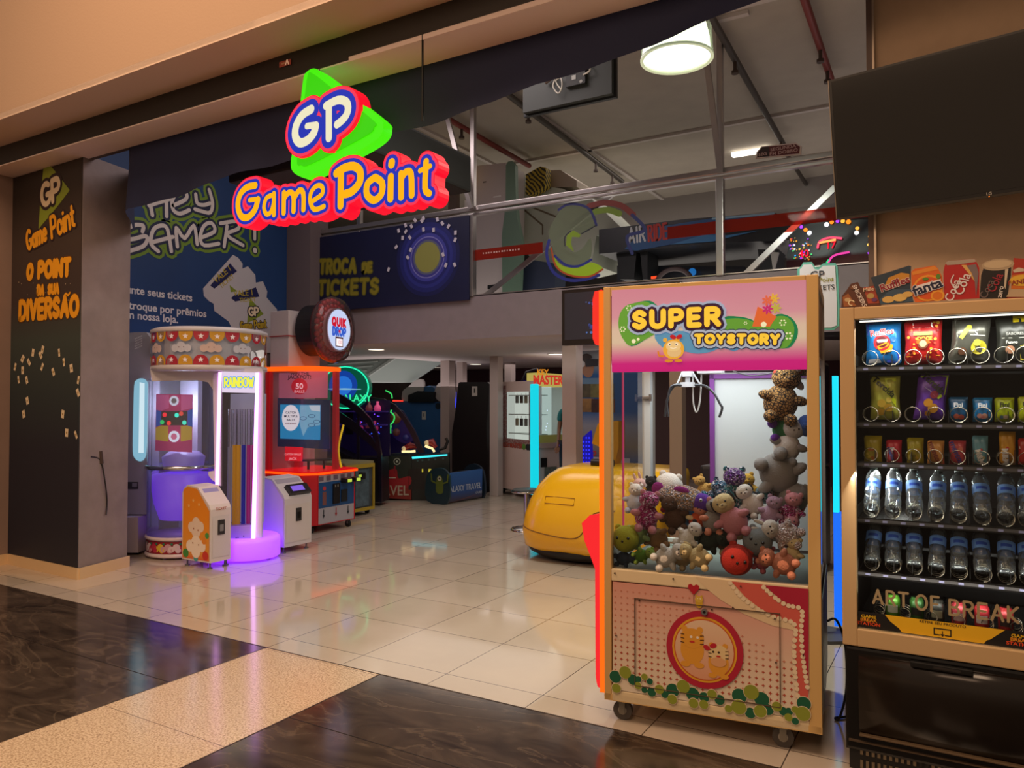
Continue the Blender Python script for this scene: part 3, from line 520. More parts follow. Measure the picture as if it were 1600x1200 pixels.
# ---- ticket exchange banner on the rail
FT = Fr((0, 7.15, 0), (1, 0, 0)); z7b = lambda pts: zz(FT, 480, 300, 4, pts)
tb = thing('ticket_banner', 'dark blue ticket exchange banner with glowing rings fixed on the upper railing', 'banner', (FT.px(610, 400)[0], 7.16, 2.68))
a0 = FT.px(484, 470)[0]; a1 = FT.px(733, 400)[0]
m = MB(); m.rect(FT, a0, 2.64, a1, 3.6, .0, M('#14173a', .5, var=.25, scale=1.2), -.02)
cx, cy = FT.px(668, 402)
for r_, k in ((.56, '#181c50'), (.5, '#20256a'), (.44, '#2a2f80'), (.39, '#20246a'), (.345, '#3d3f98'), (.3, '#7a78b8'), (.285, '#3c3a8a'), (.25, '#5a5f78'), (.22, '#8a8a48')): m.disc(FT, (cx, cy), r_*.82, .001+.0008*(.6-r_)*10, M(k, .5), n=36)
m.build('printed_sheet', tb)
m = MB()
for t, p0, p1, hh in (('TROCA', (80, 505), (300, 500), 75), ('DE', (352, 500), (400, 495), 50), ('TICKETS', (70, 640), (440, 630), 80)):
    a = z7b([p0])[0]; c = z7b([p1])[0]; hz = z7b([(p0[0], p0[1]-hh)])[0]; m.word(FT, t, a, c, hz[1]-a[1], .021, .003, (M('#5f5c1e'), M('#8a7f22')), (.014, 0), gap=.3)
m.build('lettering', tb)
m = MB(); r2 = random.Random(5)
for (a, c) in ((575, 243), (618, 208), (655, 215), (678, 178), (730, 165), (720, 182), (620, 248), (600, 288), (645, 285), (817, 172), (848, 197), (887, 215), (930, 255), (928, 300), (793, 238), (730, 235), (560, 345), (650, 362), (512, 485), (632, 410), (852, 392), (870, 458), (925, 455)):
    x, y = z7b([(a, c)])[0]; t = r2.uniform(-.8, .8); w, h2 = .036, .05
    m.shape(FT, [(x+cos(t)*i*w-sin(t)*j*h2, y+sin(t)*i*w+cos(t)*j*h2) for i, j in ((-.5, -.5), (.5, -.5), (.5, .5), (-.5, .5))], .012, M('#c2bcc8'))
m.build('printed_tickets', tb)
# ---- things standing on the upper level
def P9(u, v, y): p = oy(u, v, y); return p.x, p.z
def slab(name, pts, x0, y0, sc, y, dep, mat, label, cat, extra=None):
    F9 = Fr((0, y, 0), (1, 0, 0)); m = MB(); m.shape(F9, zz(F9, x0, y0, sc, pts), 0, mat, -dep)
    if extra: extra(m, F9)
    zs = [p.z for p in m.v]; xs = [p.x for p in m.v]
    return solo(m, name, ((min(xs)+max(xs))/2, y+dep/2, min(zs)), label, cat)
def wp(m, F9):
    for (u0, v0, u1, v1, c) in ((755, 286, 760, 283, '#6b5f5c'), (771, 309, 783, 305, '#e8e4e0'), (726, 330, 732, 312, '#e8e4e0')): a = F9.px(u0, v0); b_ = F9.px(u1, v1); m.rect(F9, a[0], a[1], b_[0], b_[1], .004, M(c))
    a = F9.px(762, 452); b_ = F9.px(780, 444); m.rect(F9, a[0], a[1], b_[0], b_[1], .004, M('#151515'))
slab('wardrobe_cabinet', [(120, 95), (350, 72), (352, 420), (330, 1230), (110, 1230)], 720, 240, 5, 8.6, .5, M('#c9bcb8', .6), 'tall pale cabinet standing behind the glass next to the ticket banner', 'cabinet', wp)
slab('surfboard', [(352, 90), (370, 62), (400, 58), (425, 90), (428, 300), (440, 500), (480, 700), (470, 900), (455, 1230), (325, 1230), (320, 640), (350, 400)], 720, 240, 5, 8.5, .07, M('#6f8a76', .45), 'tall green rounded board propped against the pale cabinet upstairs', 'board')
def ws(m, F9):
    for pl_ in ([(450, 400), (640, 560), (640, 630)], [(510, 400), (760, 500), (940, 600)], [(700, 720), (910, 810)]): m.stroke(F9, zz(F9, 720, 240, 5, pl_), .012, .004, M('#6a5a44'))
slab('simulator_shell', [(432, 140), (500, 165), (505, 320), (700, 262), (800, 275), (900, 330), (1000, 335), (1250, 575), (1060, 640), (1020, 860), (860, 900), (640, 872), (560, 850), (480, 700), (440, 500)], 720, 240, 5, 9.2, .9, M('#b9bcab', .5, var=.06, scale=3), 'large pale angular simulator body behind the glass decal', 'arcade ride', ws)
slab('tiger_print_box', [(505, 165), (620, 100), (665, 110), (662, 250), (560, 315), (505, 318)], 720, 240, 5, 9.02, .15, pattern('tiger', '#2b2415', '#b59a30', 9, pos=.45), 'yellow and black tiger striped box on top of the pale simulator', 'box')
slab('storage_box', [(685, 130), (780, 128), (905, 210), (905, 260), (780, 262), (685, 270)], 720, 240, 5, 9.3, .5, M('#b8a898', .6), 'plain beige box beside the tiger striped box upstairs', 'box')
slab('covered_figure', [(470, 850), (560, 830), (740, 860), (730, 1210), (450, 1210)], 720, 240, 5, 8.75, .3, M('#28324a', .6), 'dark blue wrapped bundle low behind the glass under the decal', 'bundle')
# long racing ride with the title panel
F9 = Fr((0, 9.0, 0), (1, 0, 0)); z5 = lambda pts: zz(F9, 1000, 240, 4.21, pts)
rd = thing('motion_ride', 'long dark motion ride with blue swoosh title panel behind the upper glass', 'arcade ride', (F9.px(1120, 400)[0], 9.5, 2.68))
m = MB(); m.shape(F9, z5([(-270, 500), (100, 455), (300, 430), (880, 390), (1010, 420), (1180, 480), (1180, 560), (500, 590), (-270, 660)]), 0, M('#191a1f', .35), -1.2); m.build('body', rd)
m = MB(); m.shape(F9, z5([(-100, 630), (20, 500), (480, 425), (880, 390), (885, 420), (620, 470), (560, 520), (520, 570), (200, 600), (-20, 640)]), .01, M('#1c4f86', .4)); m.shape(F9, z5([(200, 600), (420, 535), (560, 540), (780, 508), (600, 550), (480, 580)]), .012, M('#3a78ae', .4))
m.stroke(F9, smooth([Vector(p) for p in z5([(480, 430), (700, 412), (880, 395)])], 3), .012, .013, M('#9ac0d8'))
a = z5([(-68, 592)])[0]; b_ = z5([(35, 575)])[0]; m.word(F9, 'AIR', a, b_, .19, .013, .014, (M('#d8d8dc'),), (0,), gap=.35); a = z5([(60, 578)])[0]; b_ = z5([(180, 560)])[0]; m.word(F9, 'RIDE', a, b_, .19, .014, .014, (M('#c23a30'),), (0,), gap=.35)
m.build('title_panel', rd)
m = MB()
for (x0, x1, xb0, xb1) in ((-180, -40, -150, -60), (-20, 30, 0, 30), (760, 900, 790, 870)):
    m.shape(F9, z5([(x0, 620), (x1, 620), (xb1, 820), (xb0, 820)]), -.1, M('#101114', .5), -.5)
m.shape(F9, z5([(852, 640), (905, 645), (870, 780)]), -.05, M('#b8b4ac'), -.1); m.build('stand', rd)
m = MB(); m.shape(F9, z5([(-270, 690), (600, 690), (600, 850), (-270, 850)]), -.6, M('#1d1f26', .3), -1.1); a = z5([(262, 740)])[0]; m.sph(F9.at(a[0], a[1], -.5), .05, E('#1d5f9c', 1.2)); m.build('base', rd)
c = F9.px(1057, 445); m = MB(); m.tube([F9.at(c[0]+.22*cos(t*pi/12), c[1]+.18*sin(t*pi/12), .1) for t in range(24)], .03, M('#4a3838', .4), closed=True); m.build('steering_wheel', rd)
m = MB(); a = z5([(108, 815)])[0]; m.box(F9.at(a[0], a[1], .02), (.12, .02, .03), E('#ff4a20', 1.3)); m.build('marker_light', rd)
# glittering redemption machine
F8 = Fr((0, 8.3, 0), (1, 0, 0)); z5b = lambda pts: zz(F8, 1000, 240, 4.21, pts)
gm = thing('redemption_machine', 'dark arcade machine covered in coloured bulbs behind the upper right glass', 'arcade machine', (F8.px(1310, 400)[0], 8.6, 2.68))
m = MB(); m.shape(F8, z5b([(990, 500), (1150, 450), (1640, 420), (1640, 1200), (960, 1200), (960, 700)]), -.02, M('#16101c', .3), -.6); m.build('body', gm)
r2 = random.Random(11); LC = ['#ff8a20', '#ffffff', '#b040ff', '#ffb040', '#40b0ff', '#ff4060', '#60ff90', '#ffd060']
m = MB()
for (a, c, k, s) in ((1228, 468, 1, 15), (1262, 452, 0, 13), (1300, 445, 2, 11), (1335, 445, 3, 13), (1372, 450, 0, 15), (1430, 492, 3, 12), (1425, 522, 1, 14), (1090, 503, 0, 13), (1115, 523, 1, 15), (1062, 483, 2, 11), (1545, 470, 2, 9), (1510, 545, 3, 9), (1505, 600, 7, 9), (1508, 655, 2, 9), (1480, 720, 0, 9)):
    x, y = z5b([(a, c)])[0]; m.sph(F8.at(x, y, .01), s*.0016, E(LC[k], 1.6), n=10)
for _ in range(46):
    x, y = z5b([(r2.uniform(985, 1130), r2.uniform(540, 700))])[0]; m.sph(F8.at(x, y, .01), r2.uniform(.005, .013), E(r2.choice(LC), 1.0), n=6)
m.build('bulbs', gm)
m = MB()
for t, p in (('40', (1078, 660)), ('17', (1255, 605))): x, y = z5b([p])[0]; m.text(F8, t, (x, y), .1, .012, E('#ff1030', 1.6), .01)
m.build('counter_digits', gm)
m = MB()
for pts_, k in (([(1170, 625), (1185, 580), (1250, 555), (1330, 560)], '#ff5070'), ([(1240, 720), (1262, 685), (1300, 665), (1380, 650)], '#e0409a'), ([(1230, 722), (1245, 700)], '#20d080'), ([(1175, 590), (1290, 568)], '#ffb060')):
    m.tube([F8.at(p[0], p[1], .02) for p in smooth([Vector(p) for p in z5b(pts_)], 4)], .012, E(k, 1.4), 6)
m.build('neon_arcs', gm)
# price tag standee under it
FP = Fr((0, 5.2, 0), (1, 0, 0)); z9 = lambda pts: zz(FP, 1000, 240, 4.21, pts)
st = thing('price_board', 'white board with teal scalloped border standing between claw machine and vending machine', 'sign board', (FP.px(1290, 500)[0], 5.22, 0))
def tagshape(k): return z9([(1035-k, 760), (1060, 740-k), (1075, 715-k), (1130, 712-k), (1150, 745-k), (1175, 748-k), (1205, 722-k), (1285, 720-k), (1300+k, 745), (1312+k, 1000), (1310+k, 1130), (1275+k, 1160+k), (1035-k, 1160+k)])
m = MB(); m.shape(FP, tagshape(0), 0, M('#5fae9e', .5), -.02); m.build('border', st)
m = MB(); m.shape(FP, tagshape(-16), .002, M('#d8d4da', .5)); m.build('face', st)
m = MB()
for t, p, s, k in (('GP', (1165, 800), .07, '#2b2f3a'), ('Point', (1225, 830), .042, '#8f8a1c'), ('TICKETS', (1185, 885), .046, '#2a3338')): x, y = z9([p])[0]; m.text(FP, t, (x, y), s, .004, M(k), .012, align='CENTER')
m.build('lettering', st)
m = MB(); x, y = z9([(1180, 1150)])[0]; m.cyl((x, 5.22, .02), (x, 5.22, y), .02, M('#888888', .4, .7)); m.cyl((x, 5.22, 0), (x, 5.22, .02), .18, M('#555555', .5)); m.build('stand', st)
# ---- hanging monitor seen from behind
FMn = Fr((0, 6.1, 0), (1, 0, 0)); z10 = lambda pts: zz(FMn, 680, 0, 4, pts)
mn = thing('hanging_monitor', 'back of a dark flat monitor with loose white cable hanging from the ceiling', 'monitor', (FMn.px(885, 130)[0], 6.1, 3.7))
a = z10([(548, 705)])[0]; c = z10([(1102, 340)])[0]
m = MB(); m.rect(FMn, a[0], a[1], c[0], a[1]+.72, 0, M('#3b3f3a', .5), -.05); m.rect(FMn, a[0]-.02, a[1]-.02, c[0]+.02, a[1]+.74, -.05, M('#1a1b1a', .4), -.09)
m.build('back_cover', mn)
m = MB(); p = z10([(885, 500)])[0]; m.rect(FMn, p[0]-.09, p[1]-.06, p[0]+.1, p[1]+.1, .04, M('#22241f', .5), 0); m.rect(FMn, p[0]-.03, p[1]-.01, p[0]+.01, p[1]+.03, .043, M('#b8b8b0')); m.disc(FMn, (p[0]+.06, p[1]-.04), .015, .043, M('#a8a8a0')); m.build('mount_plate', mn)
m = MB(); m.tube([FMn.at(p[0], p[1], .05) for p in smooth([Vector(p) for p in z10([(820, 480), (850, 420), (920, 400), (975, 415), (980, 455), (940, 480)])], 5)], .007, M('#d8d4c4'))
m.tube([FMn.at(p[0], p[1], .05) for p in smooth([Vector(p) for p in z10([(775, 490), (752, 550), (785, 595), (808, 550), (800, 500), (770, 520), (800, 570)])], 5)], .006, M('#d8d4c4')); m.tube([FMn.at(*z10([q_])[0], .04) for q_ in ((700, 525), (760, 480))], .02, M('#6a5a50')); m.build('cable', mn)
m = MB(); m.cyl((FMn.px(885, 100)[0], 6.18, a[1]+.3), (FMn.px(885, 100)[0], 6.18, 5.0), .025, M('#4a4a48', .4, .6)); m.build('ceiling_pole', mn)
# ---- pendant lamp
lp = thing('pendant_lamp', 'large round glowing pendant lamp hanging behind the navy valance', 'lamp', (-1.57, 4.78, 3.72))
m = MB(); m.lathe([(.215, 3.74), (.21, 3.84), (.185, 3.95), (.15, 4.03), (.07, 4.08), (.0, 4.08)], (-1.57, 4.78, 0), E('#fdfff0', 2.2), 32); m.build('reflector', lp)
m = MB(); m.lathe([(.235, 3.72), (.235, 3.735), (.222, 3.74), (.215, 3.74), (.215, 3.72), (.235, 3.72)], (-1.57, 4.78, 0), M('#c8d8b0', .3, emit=.35), 32); m.lathe([(.232, 3.735), (.225, 3.9), (.20, 3.97)], (-1.57, 4.78, 0), glass('#eef6e0', 1, .1), 32); m.build('glass_skirt', lp)
m = MB(); m.cyl((-1.57, 4.78, 4.08), (-1.57, 4.78, 4.3), .06, M('#8a8a86', .4, .5)); m.cyl((-1.57, 4.78, 4.3), (-1.57, 4.78, 5.0), .008, M('#333333')); m.build('cord', lp)
# ---- ceiling pipes
def pipe(a, b_, r_, mat, label, z=4.9, heads=()):
    p, r1 = oz(*a, z), oz(*b_, z); d = (r1-p); m = MB(); m.cyl(p-d*.35, r1+d*.02, r_, mat, n=10)
    ob = solo(m, 'ceiling_pipe', tuple(p), label, 'pipe'); i = 0
    for t in heads:
        c = p+d*t; k = MB(); k.cyl(c, c-Vector((0, 0, .12)), .018, M('#4a3a32', .5)); k.cyl(c-Vector((0, 0, .12)), c-Vector((0, 0, .15)), .035, M('#4a3a32', .5)); k.T = Matrix.Identity(4)
        o = k.build('sprinkler_head', ob)
DK = M('#463f38', .5); RD = M('#7d2f28', .5)
pipe((790, 145), (970, 282), .035, DK, 'dark grey ceiling pipe running past the hanging monitor', heads=(.15, .72, .9))
pipe((1112, 28), (1222, 222), .035, DK, 'dark grey ceiling pipe running behind the pendant lamp', heads=(.25, .97))
pipe((1243, 262), (1290, 335), .03, DK, 'short dark ceiling pipe seen through the right end of upper glass')
pipe((690, 180), (825, 258), .035, RD, 'dull red sprinkler pipe on the ceiling left of the monitor', heads=(.2,))
pipe((1257, 0), (1298, 122), .035, RD, 'dull red sprinkler pipe on the ceiling beside the large screen', heads=(.55, .85))
# fluorescent fixture and little hanging sign
p = oz(1172, 238, 4.95); m = MB(); m.box((p.x, p.y, 4.95), (.5, .12, .05), E('#fff6e6', 2.5), .01); solo(m, 'tube_light', (p.x, p.y, 4.92), 'small lit fluorescent fitting on the ceiling left of the red hanging sign', 'light')
FH = Fr((0, 7.12, 0), (1, 0, 0)); z11 = lambda pts: zz(FH, 1000, 0, 4, pts)
hs = thing('promo_sign', 'small dark red arrow shaped sign with white words on the upper rail', 'sign', (FH.px(1215, 240)[0], 7.12, 3.7))
m = MB(); m.shape(FH, z11([(722, 990), (728, 950), (760, 915), (975, 892), (1010, 915), (1005, 965)]), 0, M('#cfc0bc'), -.02); m.shape(FH, z11([(732, 984), (736, 952), (764, 920), (972, 900), (1000, 918), (995, 960)]), .002, M('#5c1e24')); m.shape(FH, z11([(732, 984), (736, 952), (764, 920), (805, 916), (808, 978)]), .003, M('#33211f')); m.build('plate', hs)
m = MB()
for t, p, s in (('SEGUNDA', (895, 926), .042), ('EM DOBRO', (898, 953), .042), ('SEG', (768, 966), .038)): x, y = z11([p])[0]; m.text(FH, t, (x, y), s, .009, M('#c8a8a4'), .008, sx=1.15)
m.build('lettering', hs)
# orange wall lantern behind the sign
F7 = Fr((0, 8.4, 0), (1, 0, 0)); a = F7.px(699, 289); c = F7.px(712, 262); m = MB(); m.rect(F7, a[0], a[1], c[0], c[1], 0, E('#ffc23a', 1.1), -.1); m.b2(F7.at(*a).x, F7.at(*c).x, 8.42, 8.5, 2.68, a[1], M('#6a5a50')); solo(m, 'wall_lantern', (F7.at(*a).x, 8.45, 2.68), 'small glowing yellow panel just right of the lit shop sign', 'light')
# ================================================================== ARCADE MACHINES IN THE SHOP
WHT = M('#cfc8cc', .35); WH2 = M('#b9b0b4', .4); CHR = M('#c4c4c8', .15, 1.0); BLK = M('#141214', .35); RUB = M('#1a1817', .7)
PUR = M('#c9a4ee', .4, emit=.45, ecol='#7a22ff')
def caster(parent, x, y, r_=.035, z0=0.0):
    m = MB(); m.cyl((x, y-.012, z0+r_), (x, y+.012, z0+r_), r_, RUB, n=14); m.box((x, y, z0+r_*1.7), (.03, .035, r_*1.3), M('#8a8a88', .4, .7)); return m.build('caster', parent)
def foot(parent, x, y):
    m = MB(); m.cyl((x, y, 0), (x, y, .012), .022, M('#777777', .4, .6)); m.cyl((x, y, .012), (x, y, .05), .008, M('#777777', .4, .6)); return m.build('foot', parent)
# ---- pale grey tall machine behind the pillar
g = thing('tube_machine', 'pale grey tall machine with a glowing rounded slot, half hidden behind the left pillar', 'arcade machine', (-7.15, 4.6, 0))
FQ = Fr((-7.12, 4.55, 0), (.86, .51, 0)); zq = lambda pts: zz(FQ, 190, 480, 2.857, pts)
m = MB(); m.shape(FQ, zq([(-40, 120), (60, 112), (110, 112), (132, 140), (130, 925), (-40, 925)]), 0, M('#a5a3ae', .5), -.12); m.build('body', g)
m = MB(); P = [(88, 318), (70, 325), (58, 350), (54, 500), (52, 640), (62, 675), (85, 688), (103, 675), (112, 640), (118, 500), (120, 360), (108, 325)]
m.shape(FQ, smooth([Vector(p) for p in zq(P)], 3, True), .01, E('#8fc4dc', .8), -.02); m.shape(FQ, zq([(84, 335), (106, 340), (102, 650), (78, 650)]), .014, E('#d8f0fa', .9)); m.build('lit_slot', g)
m = MB(); r2 = random.Random(1)
for i in range(5):
    for j in range(5):
        x, y = zq([(62+7*j, 185-11*i+j*-3)])[0]; m.disc(FQ, (x, y), .007, .004, M('#d8d8dc'), n=8)
m.build('speaker_holes', g)
m = MB(); x, y = zq([(48, 798)])[0]; m.rect(FQ, x-.06, y-.03, x+.06, y+.04, .004, M('#3a3a42')); m.rect(FQ, x+.0, y-.01, x+.05, y+.03, .006, M('#8a8a96')); m.build('sockets', g)
m = MB(); m.shape(FQ, zq([(-40, 930), (100, 930), (100, 1085), (-40, 1085)]), .12, M('#c2b6ba', .5), -.2); m.build('plinth', g); p = FQ.at(zq([(85, 1090)])[0][0], 0, .05)
caster(g, p.x, p.y, .03)
# ---- rainbow machine
rb = thing('prize_machine', 'round white prize machine with scalloped red and yellow crown and a purple glowing foot', 'arcade machine', (-6.3, 4.9, 0))
cA, cB, cT = (-6.60, 4.84), (-5.93, 5.02), (-6.34, 4.93)
m = MB(); m.lathe([(0, 2.185), (.5, 2.185), (.535, 2.17), (.54, 2.14), (.53, 2.135)], (cT[0], cT[1], 0), WHT, 40); m.lathe([(.525, 1.83), (.535, 1.82), (.535, 1.79), (.5, 1.775), (0, 1.775)], (cT[0], cT[1], 0), WHT, 40); m.build('crown_rings', rb)
m = MB(); m.lathe([(.5, 1.83), (.5, 2.135)], (cT[0], cT[1], 0), M('#9a9aa4', .3, emit=.12), 40); m.build('crown_drum', rb)
m = MB()                                                       # scallops and clouds round the crown
def on_drum(a, z, r_=.529): return Vector((cT[0]+r_*cos(a), cT[1]+r_*sin(a), z))
class Drum:
    def __init__(s, a, c=cT, r_=.529): s.a = a; s.c = c; s.r = r_
    def at(s, x, y, h=0): t = s.a + x/s.r; return Vector((s.c[0]+(s.r+h)*cos(t), s.c[1]+(s.r+h)*sin(t), y))
SCR, SCY, STR_ = M('#a3182c', .5, emit=.12), M('#c08a1e', .5, emit=.12), M('#e4d6d8', .5, emit=.12)
def star(mb, fr, c, r_, h, mat): mb.shape(fr, [(c[0]+(r_ if i % 2 == 0 else r_*.45)*sin(pi*i/5), c[1]+(r_ if i % 2 == 0 else r_*.45)*cos(pi*i/5)) for i in range(10)][::-1], h, mat)
k = 0; a = -2.9; wd_ = .138/.529
while a < .6:
    d = Drum(a)
    for (zb, sgn) in ((2.135, -1), (1.83, 1)):
        P = [(-.066, zb), (-.066, zb+sgn*.03)]+[(-.066*cos(pi*i/8), zb+sgn*(.03+.062*sin(pi*i/8))) for i in range(1, 8)]+[(.066, zb+sgn*.03), (.066, zb)]
        m.shape(d, P, .0015, (SCR, SCY)[k % 2]); star(m, d, (0, zb+sgn*.045), .028, .003, STR_)
    a += wd_; k += 1
m.build('scallop_print', rb)
m = MB()
for i, a in enumerate((-2.35, -1.75, -1.15, -.65, -.1)):
    d = Drum(a); cc = M('#c0a49a' if i % 2 else '#b8b4bc', .5, emit=.1)
    for (x, y, r_) in ((-.06, 0, .035), (0, .01, .048), (.06, 0, .035)): m.disc(d, (x, 1.98+y), r_, .002+.0004*i, cc, n=14)
    for x in (-.02, .025): m.disc(d, (x, 1.99), .005, .0035, M('#6a4038'), n=8)
m.build('cloud_print', rb)
m = MB(); m.lathe([(.53, 2.136), (.53, 1.829)], (cT[0], cT[1], 0), glass('#ffffff', .6), 40); m.build('crown_glass', rb)
m = MB(); m.lathe([(0, .21), (.33, .21), (.345, .2), (.345, .18), (.33, .175), (.33, .05), (.345, .04), (.345, .02), (0, .02)], (cA[0], cA[1], 0), M('#d8c8c8', .4), 32); m.build('base_drum', rb)
m = MB(); m.lathe([(.3325, .055), (.3325, .172)], (cA[0], cA[1], 0), M('#8f1a2a', .5), 32)
r2 = random.Random(2)
for i in range(14):
    d = Drum(-2.7+i*.23, cA, .3335); c_ = ('#d8c4c4', '#b8324a', '#d8b83a', '#c89aa8')[i % 4]
    for x, y, r_ in ((-.03, .1, .03), (.015, .12, .032), (.03, .09, .026)): m.disc(d, (x, y), r_, .001+.0004*(i % 3), M(c_), n=12)
    m.disc(d, (.05, .15), .012, .003, M('#2a7a5a'), n=8)
m.build('base_print', rb)
m = MB(); m.lathe([(0, .35), (.22, .35), (.27, .5), (.29, .62), (.29, .78), (0, .82)], (cA[0], cA[1], 0), PUR, 28); m.lathe([(.18, .82), (.2, .95), (.14, 1.0), (0, 1.0)], (cA[0]+.02, cA[1]-.02, 0), M('#b8a8d8', .4, emit=.15, ecol='#8050ff'), 24); m.build('prize_hopper', rb)
m = MB(); m.lathe([(.332, .21), (.332, 1.70)], (cA[0], cA[1], 0), glass('#dfe6f6', 1, .10), 36); m.build('clear_tube', rb)
m = MB(); m.b2(cA[0]-.28, cA[0]+.0, cA[1]+.15, cA[1]+.2, .21, 1.7, M('#a8a8b8', .4, emit=.08)); m.build('back_panel', rb)
m = MB(); m.lathe([(.337, .84), (.352, .845), (.352, .875), (.337, .88)], (cA[0], cA[1], 0), CHR, 36); m.build('chrome_band', rb)
FA = Fr((cA[0]+.05, cA[1]-.16, 0), (.86, .42, 0)); za = lambda pts: zz(FA, 190, 480, 2.857, pts)
m = MB()
for P, c_, e_ in (([(155, 388), (318, 390), (315, 648), (150, 640)], '#c2286a', .35), ([(158, 392), (212, 392), (212, 450), (180, 462), (156, 460)], '#d85a90', .4), ([(266, 392), (318, 392), (318, 450), (266, 462)], '#d85a90', .4), ([(156, 458), (180, 465), (178, 525), (154, 535)], '#1f58b8', .4), ([(296, 462), (318, 455), (318, 535), (296, 528)], '#1f58b8', .4), ([(154, 538), (178, 528), (210, 530), (210, 600), (154, 592)], '#c8a02c', .45), ([(266, 530), (296, 528), (316, 535), (316, 590), (266, 600)], '#c8a02c', .45), ([(180, 465), (296, 463), (296, 527), (178, 527)], '#1c1420', 0)): m.shape(FA, za(P), .001+.0012*len(m.f), glow(c_, e_) if e_ else M(c_))
for (a, c, r_, k_) in ((238, 418, .048, '#e0d8e0'), (238, 577, .055, '#f4eef4')): x, y = za([(a, c)])[0]; m.disc(FA, (x, y), r_, .016, E(k_, .9)); m.disc(FA, (x, y), r_*.55, .018, E('#e06a8a', .8) if c > 500 else M('#b8b0b8'))
for (a, c, k_) in ((196, 480, '#ff2030'), (250, 482, '#30ffd0'), (185, 513, '#18c060'), (215, 517, '#ff3028'), (284, 515, '#40f0c0'), (270, 475, '#e04030')): x, y = za([(a, c)])[0]; m.disc(FA, (x, y), .022, .017, E(k_, 1.1), n=12)
m.build('game_screen', rb)
# right bay between two light bars
FBy = Fr((-5.98, 4.76, 0), (.8616, .5075, 0)); zb = lambda pts: zz(FBy, 190, 480, 2.857, pts)
m = MB(); m.shape(FBy, zb([(120, 268), (622, 272), (622, 300), (440, 300), (440, 350), (410, 380), (380, 335), (330, 325), (128, 330)]), -.03, WHT, -.06)
m.shape(FBy, zb([(405, 300), (440, 290), (440, 800), (400, 770), (385, 750), (385, 735), (412, 730)]), -.01, WHT, -.05); m.shape(FBy, zb([(600, 285), (628, 285), (622, 1030), (590, 1040)]), -.02, WHT, -.06)
m.build('front_frame', rb)
m = MB(); m.shape(FBy, zb([(434, 290), (446, 290), (432, 800), (420, 800)]), .012, E('#f0a8ff', 2.6), -.008); m.build('light_bar', rb)
m = MB(); m.shape(FBy, zb([(600, 292), (613, 292), (596, 1040), (580, 1040)]), .012, E('#e4a0ff', 3.0), -.008); m.build('light_bar', rb)
m = MB(); m.shape(FBy, zb([(450, 288), (604, 292), (602, 384), (450, 380)]), .01, E('#f0dcf4', .9), -.05); a, c = zb([(462, 355), (590, 355)]); m.word(FBy, 'RAINBOW', a, c, .085, .008, .0115, (E('#30a0ff', .9), E('#f4f04a', 1)), (.006, 0), gap=.25); m.build('marquee', rb)
m = MB(); m.shape(FBy, zb([(440, 385), (600, 385), (590, 980), (432, 980)]), -.26, M('#8c8a9c', .4, emit=.3), -.3); m.build('bay_back', rb)  # own glow stands in for the light inside the bay
for i, (u_, c_) in enumerate(((462, '#6a6472'), (484, '#a8761a'), (503, '#b07c1c'), (525, '#16208a'), (548, '#8e1464'), (570, '#9c1870'))):
    x0 = zb([(u_-9, 600)])[0][0]; x1 = zb([(u_+9, 600)])[0][0]; zt = zb([(500, 618 if i else 630)])[0][1]; p = FBy.at((x0+x1)/2, 0, -.12)
    m = MB(); m.cyl((p.x, p.y, .26), (p.x, p.y, zt), (x1-x0)/2, M(c_, .35, emit=.32), n=14); o = m.build('coloured_tube', rb)  # tubes glow in place of the light falling on them
    m = MB(); m.cyl((p.x, p.y, zt), (p.x, p.y, 1.42), (x1-x0)/2, glass('#e8e8f4', 1, .12), n=12, cap=False); m.build('clear_tube_top', o)
m = MB(); m.shape(FBy, zb([(428, 385), (600, 385), (590, 985), (425, 985)]), -.02, glass('#ffffff', .8)); m.build('bay_glass', rb)
m = MB(); m.shape(FBy, zb([(425, 985), (575, 972), (575, 1048), (425, 1060)]), .0, M('#a890c8', .4, emit=.1, ecol='#8040ff'), -.2)
for a, c in ((512, 1030), (545, 1022), (520, 1028)): x, y = zb([(a, c)])[0]; m.disc(FBy, (x, y), .006, .002, M('#555555'), n=8)
m.build('lower_panel', rb)
m = MB(); m.lathe([(0, .215), (.32, .215), (.34, .2), (.345, .17), (.345, .03), (.33, .02), (0, .02)], (cB[0], cB[1], 0), M('#b48cf0', .4, emit=1.5, ecol='#8a2cff'), 32, sx=1.0, sy=.9); m.build('glowing_base', rb)
for x, y in ((-6.75, 4.6), (-6.5, 4.56), (-5.8, 4.7), (-5.7, 5.1), (-6.8, 5.05)): foot(rb, x, y)
light('POINT', 'prize_tube_lamp', (-6.62, 4.80, 1.45), 9, (.8, .88, 1), .1)
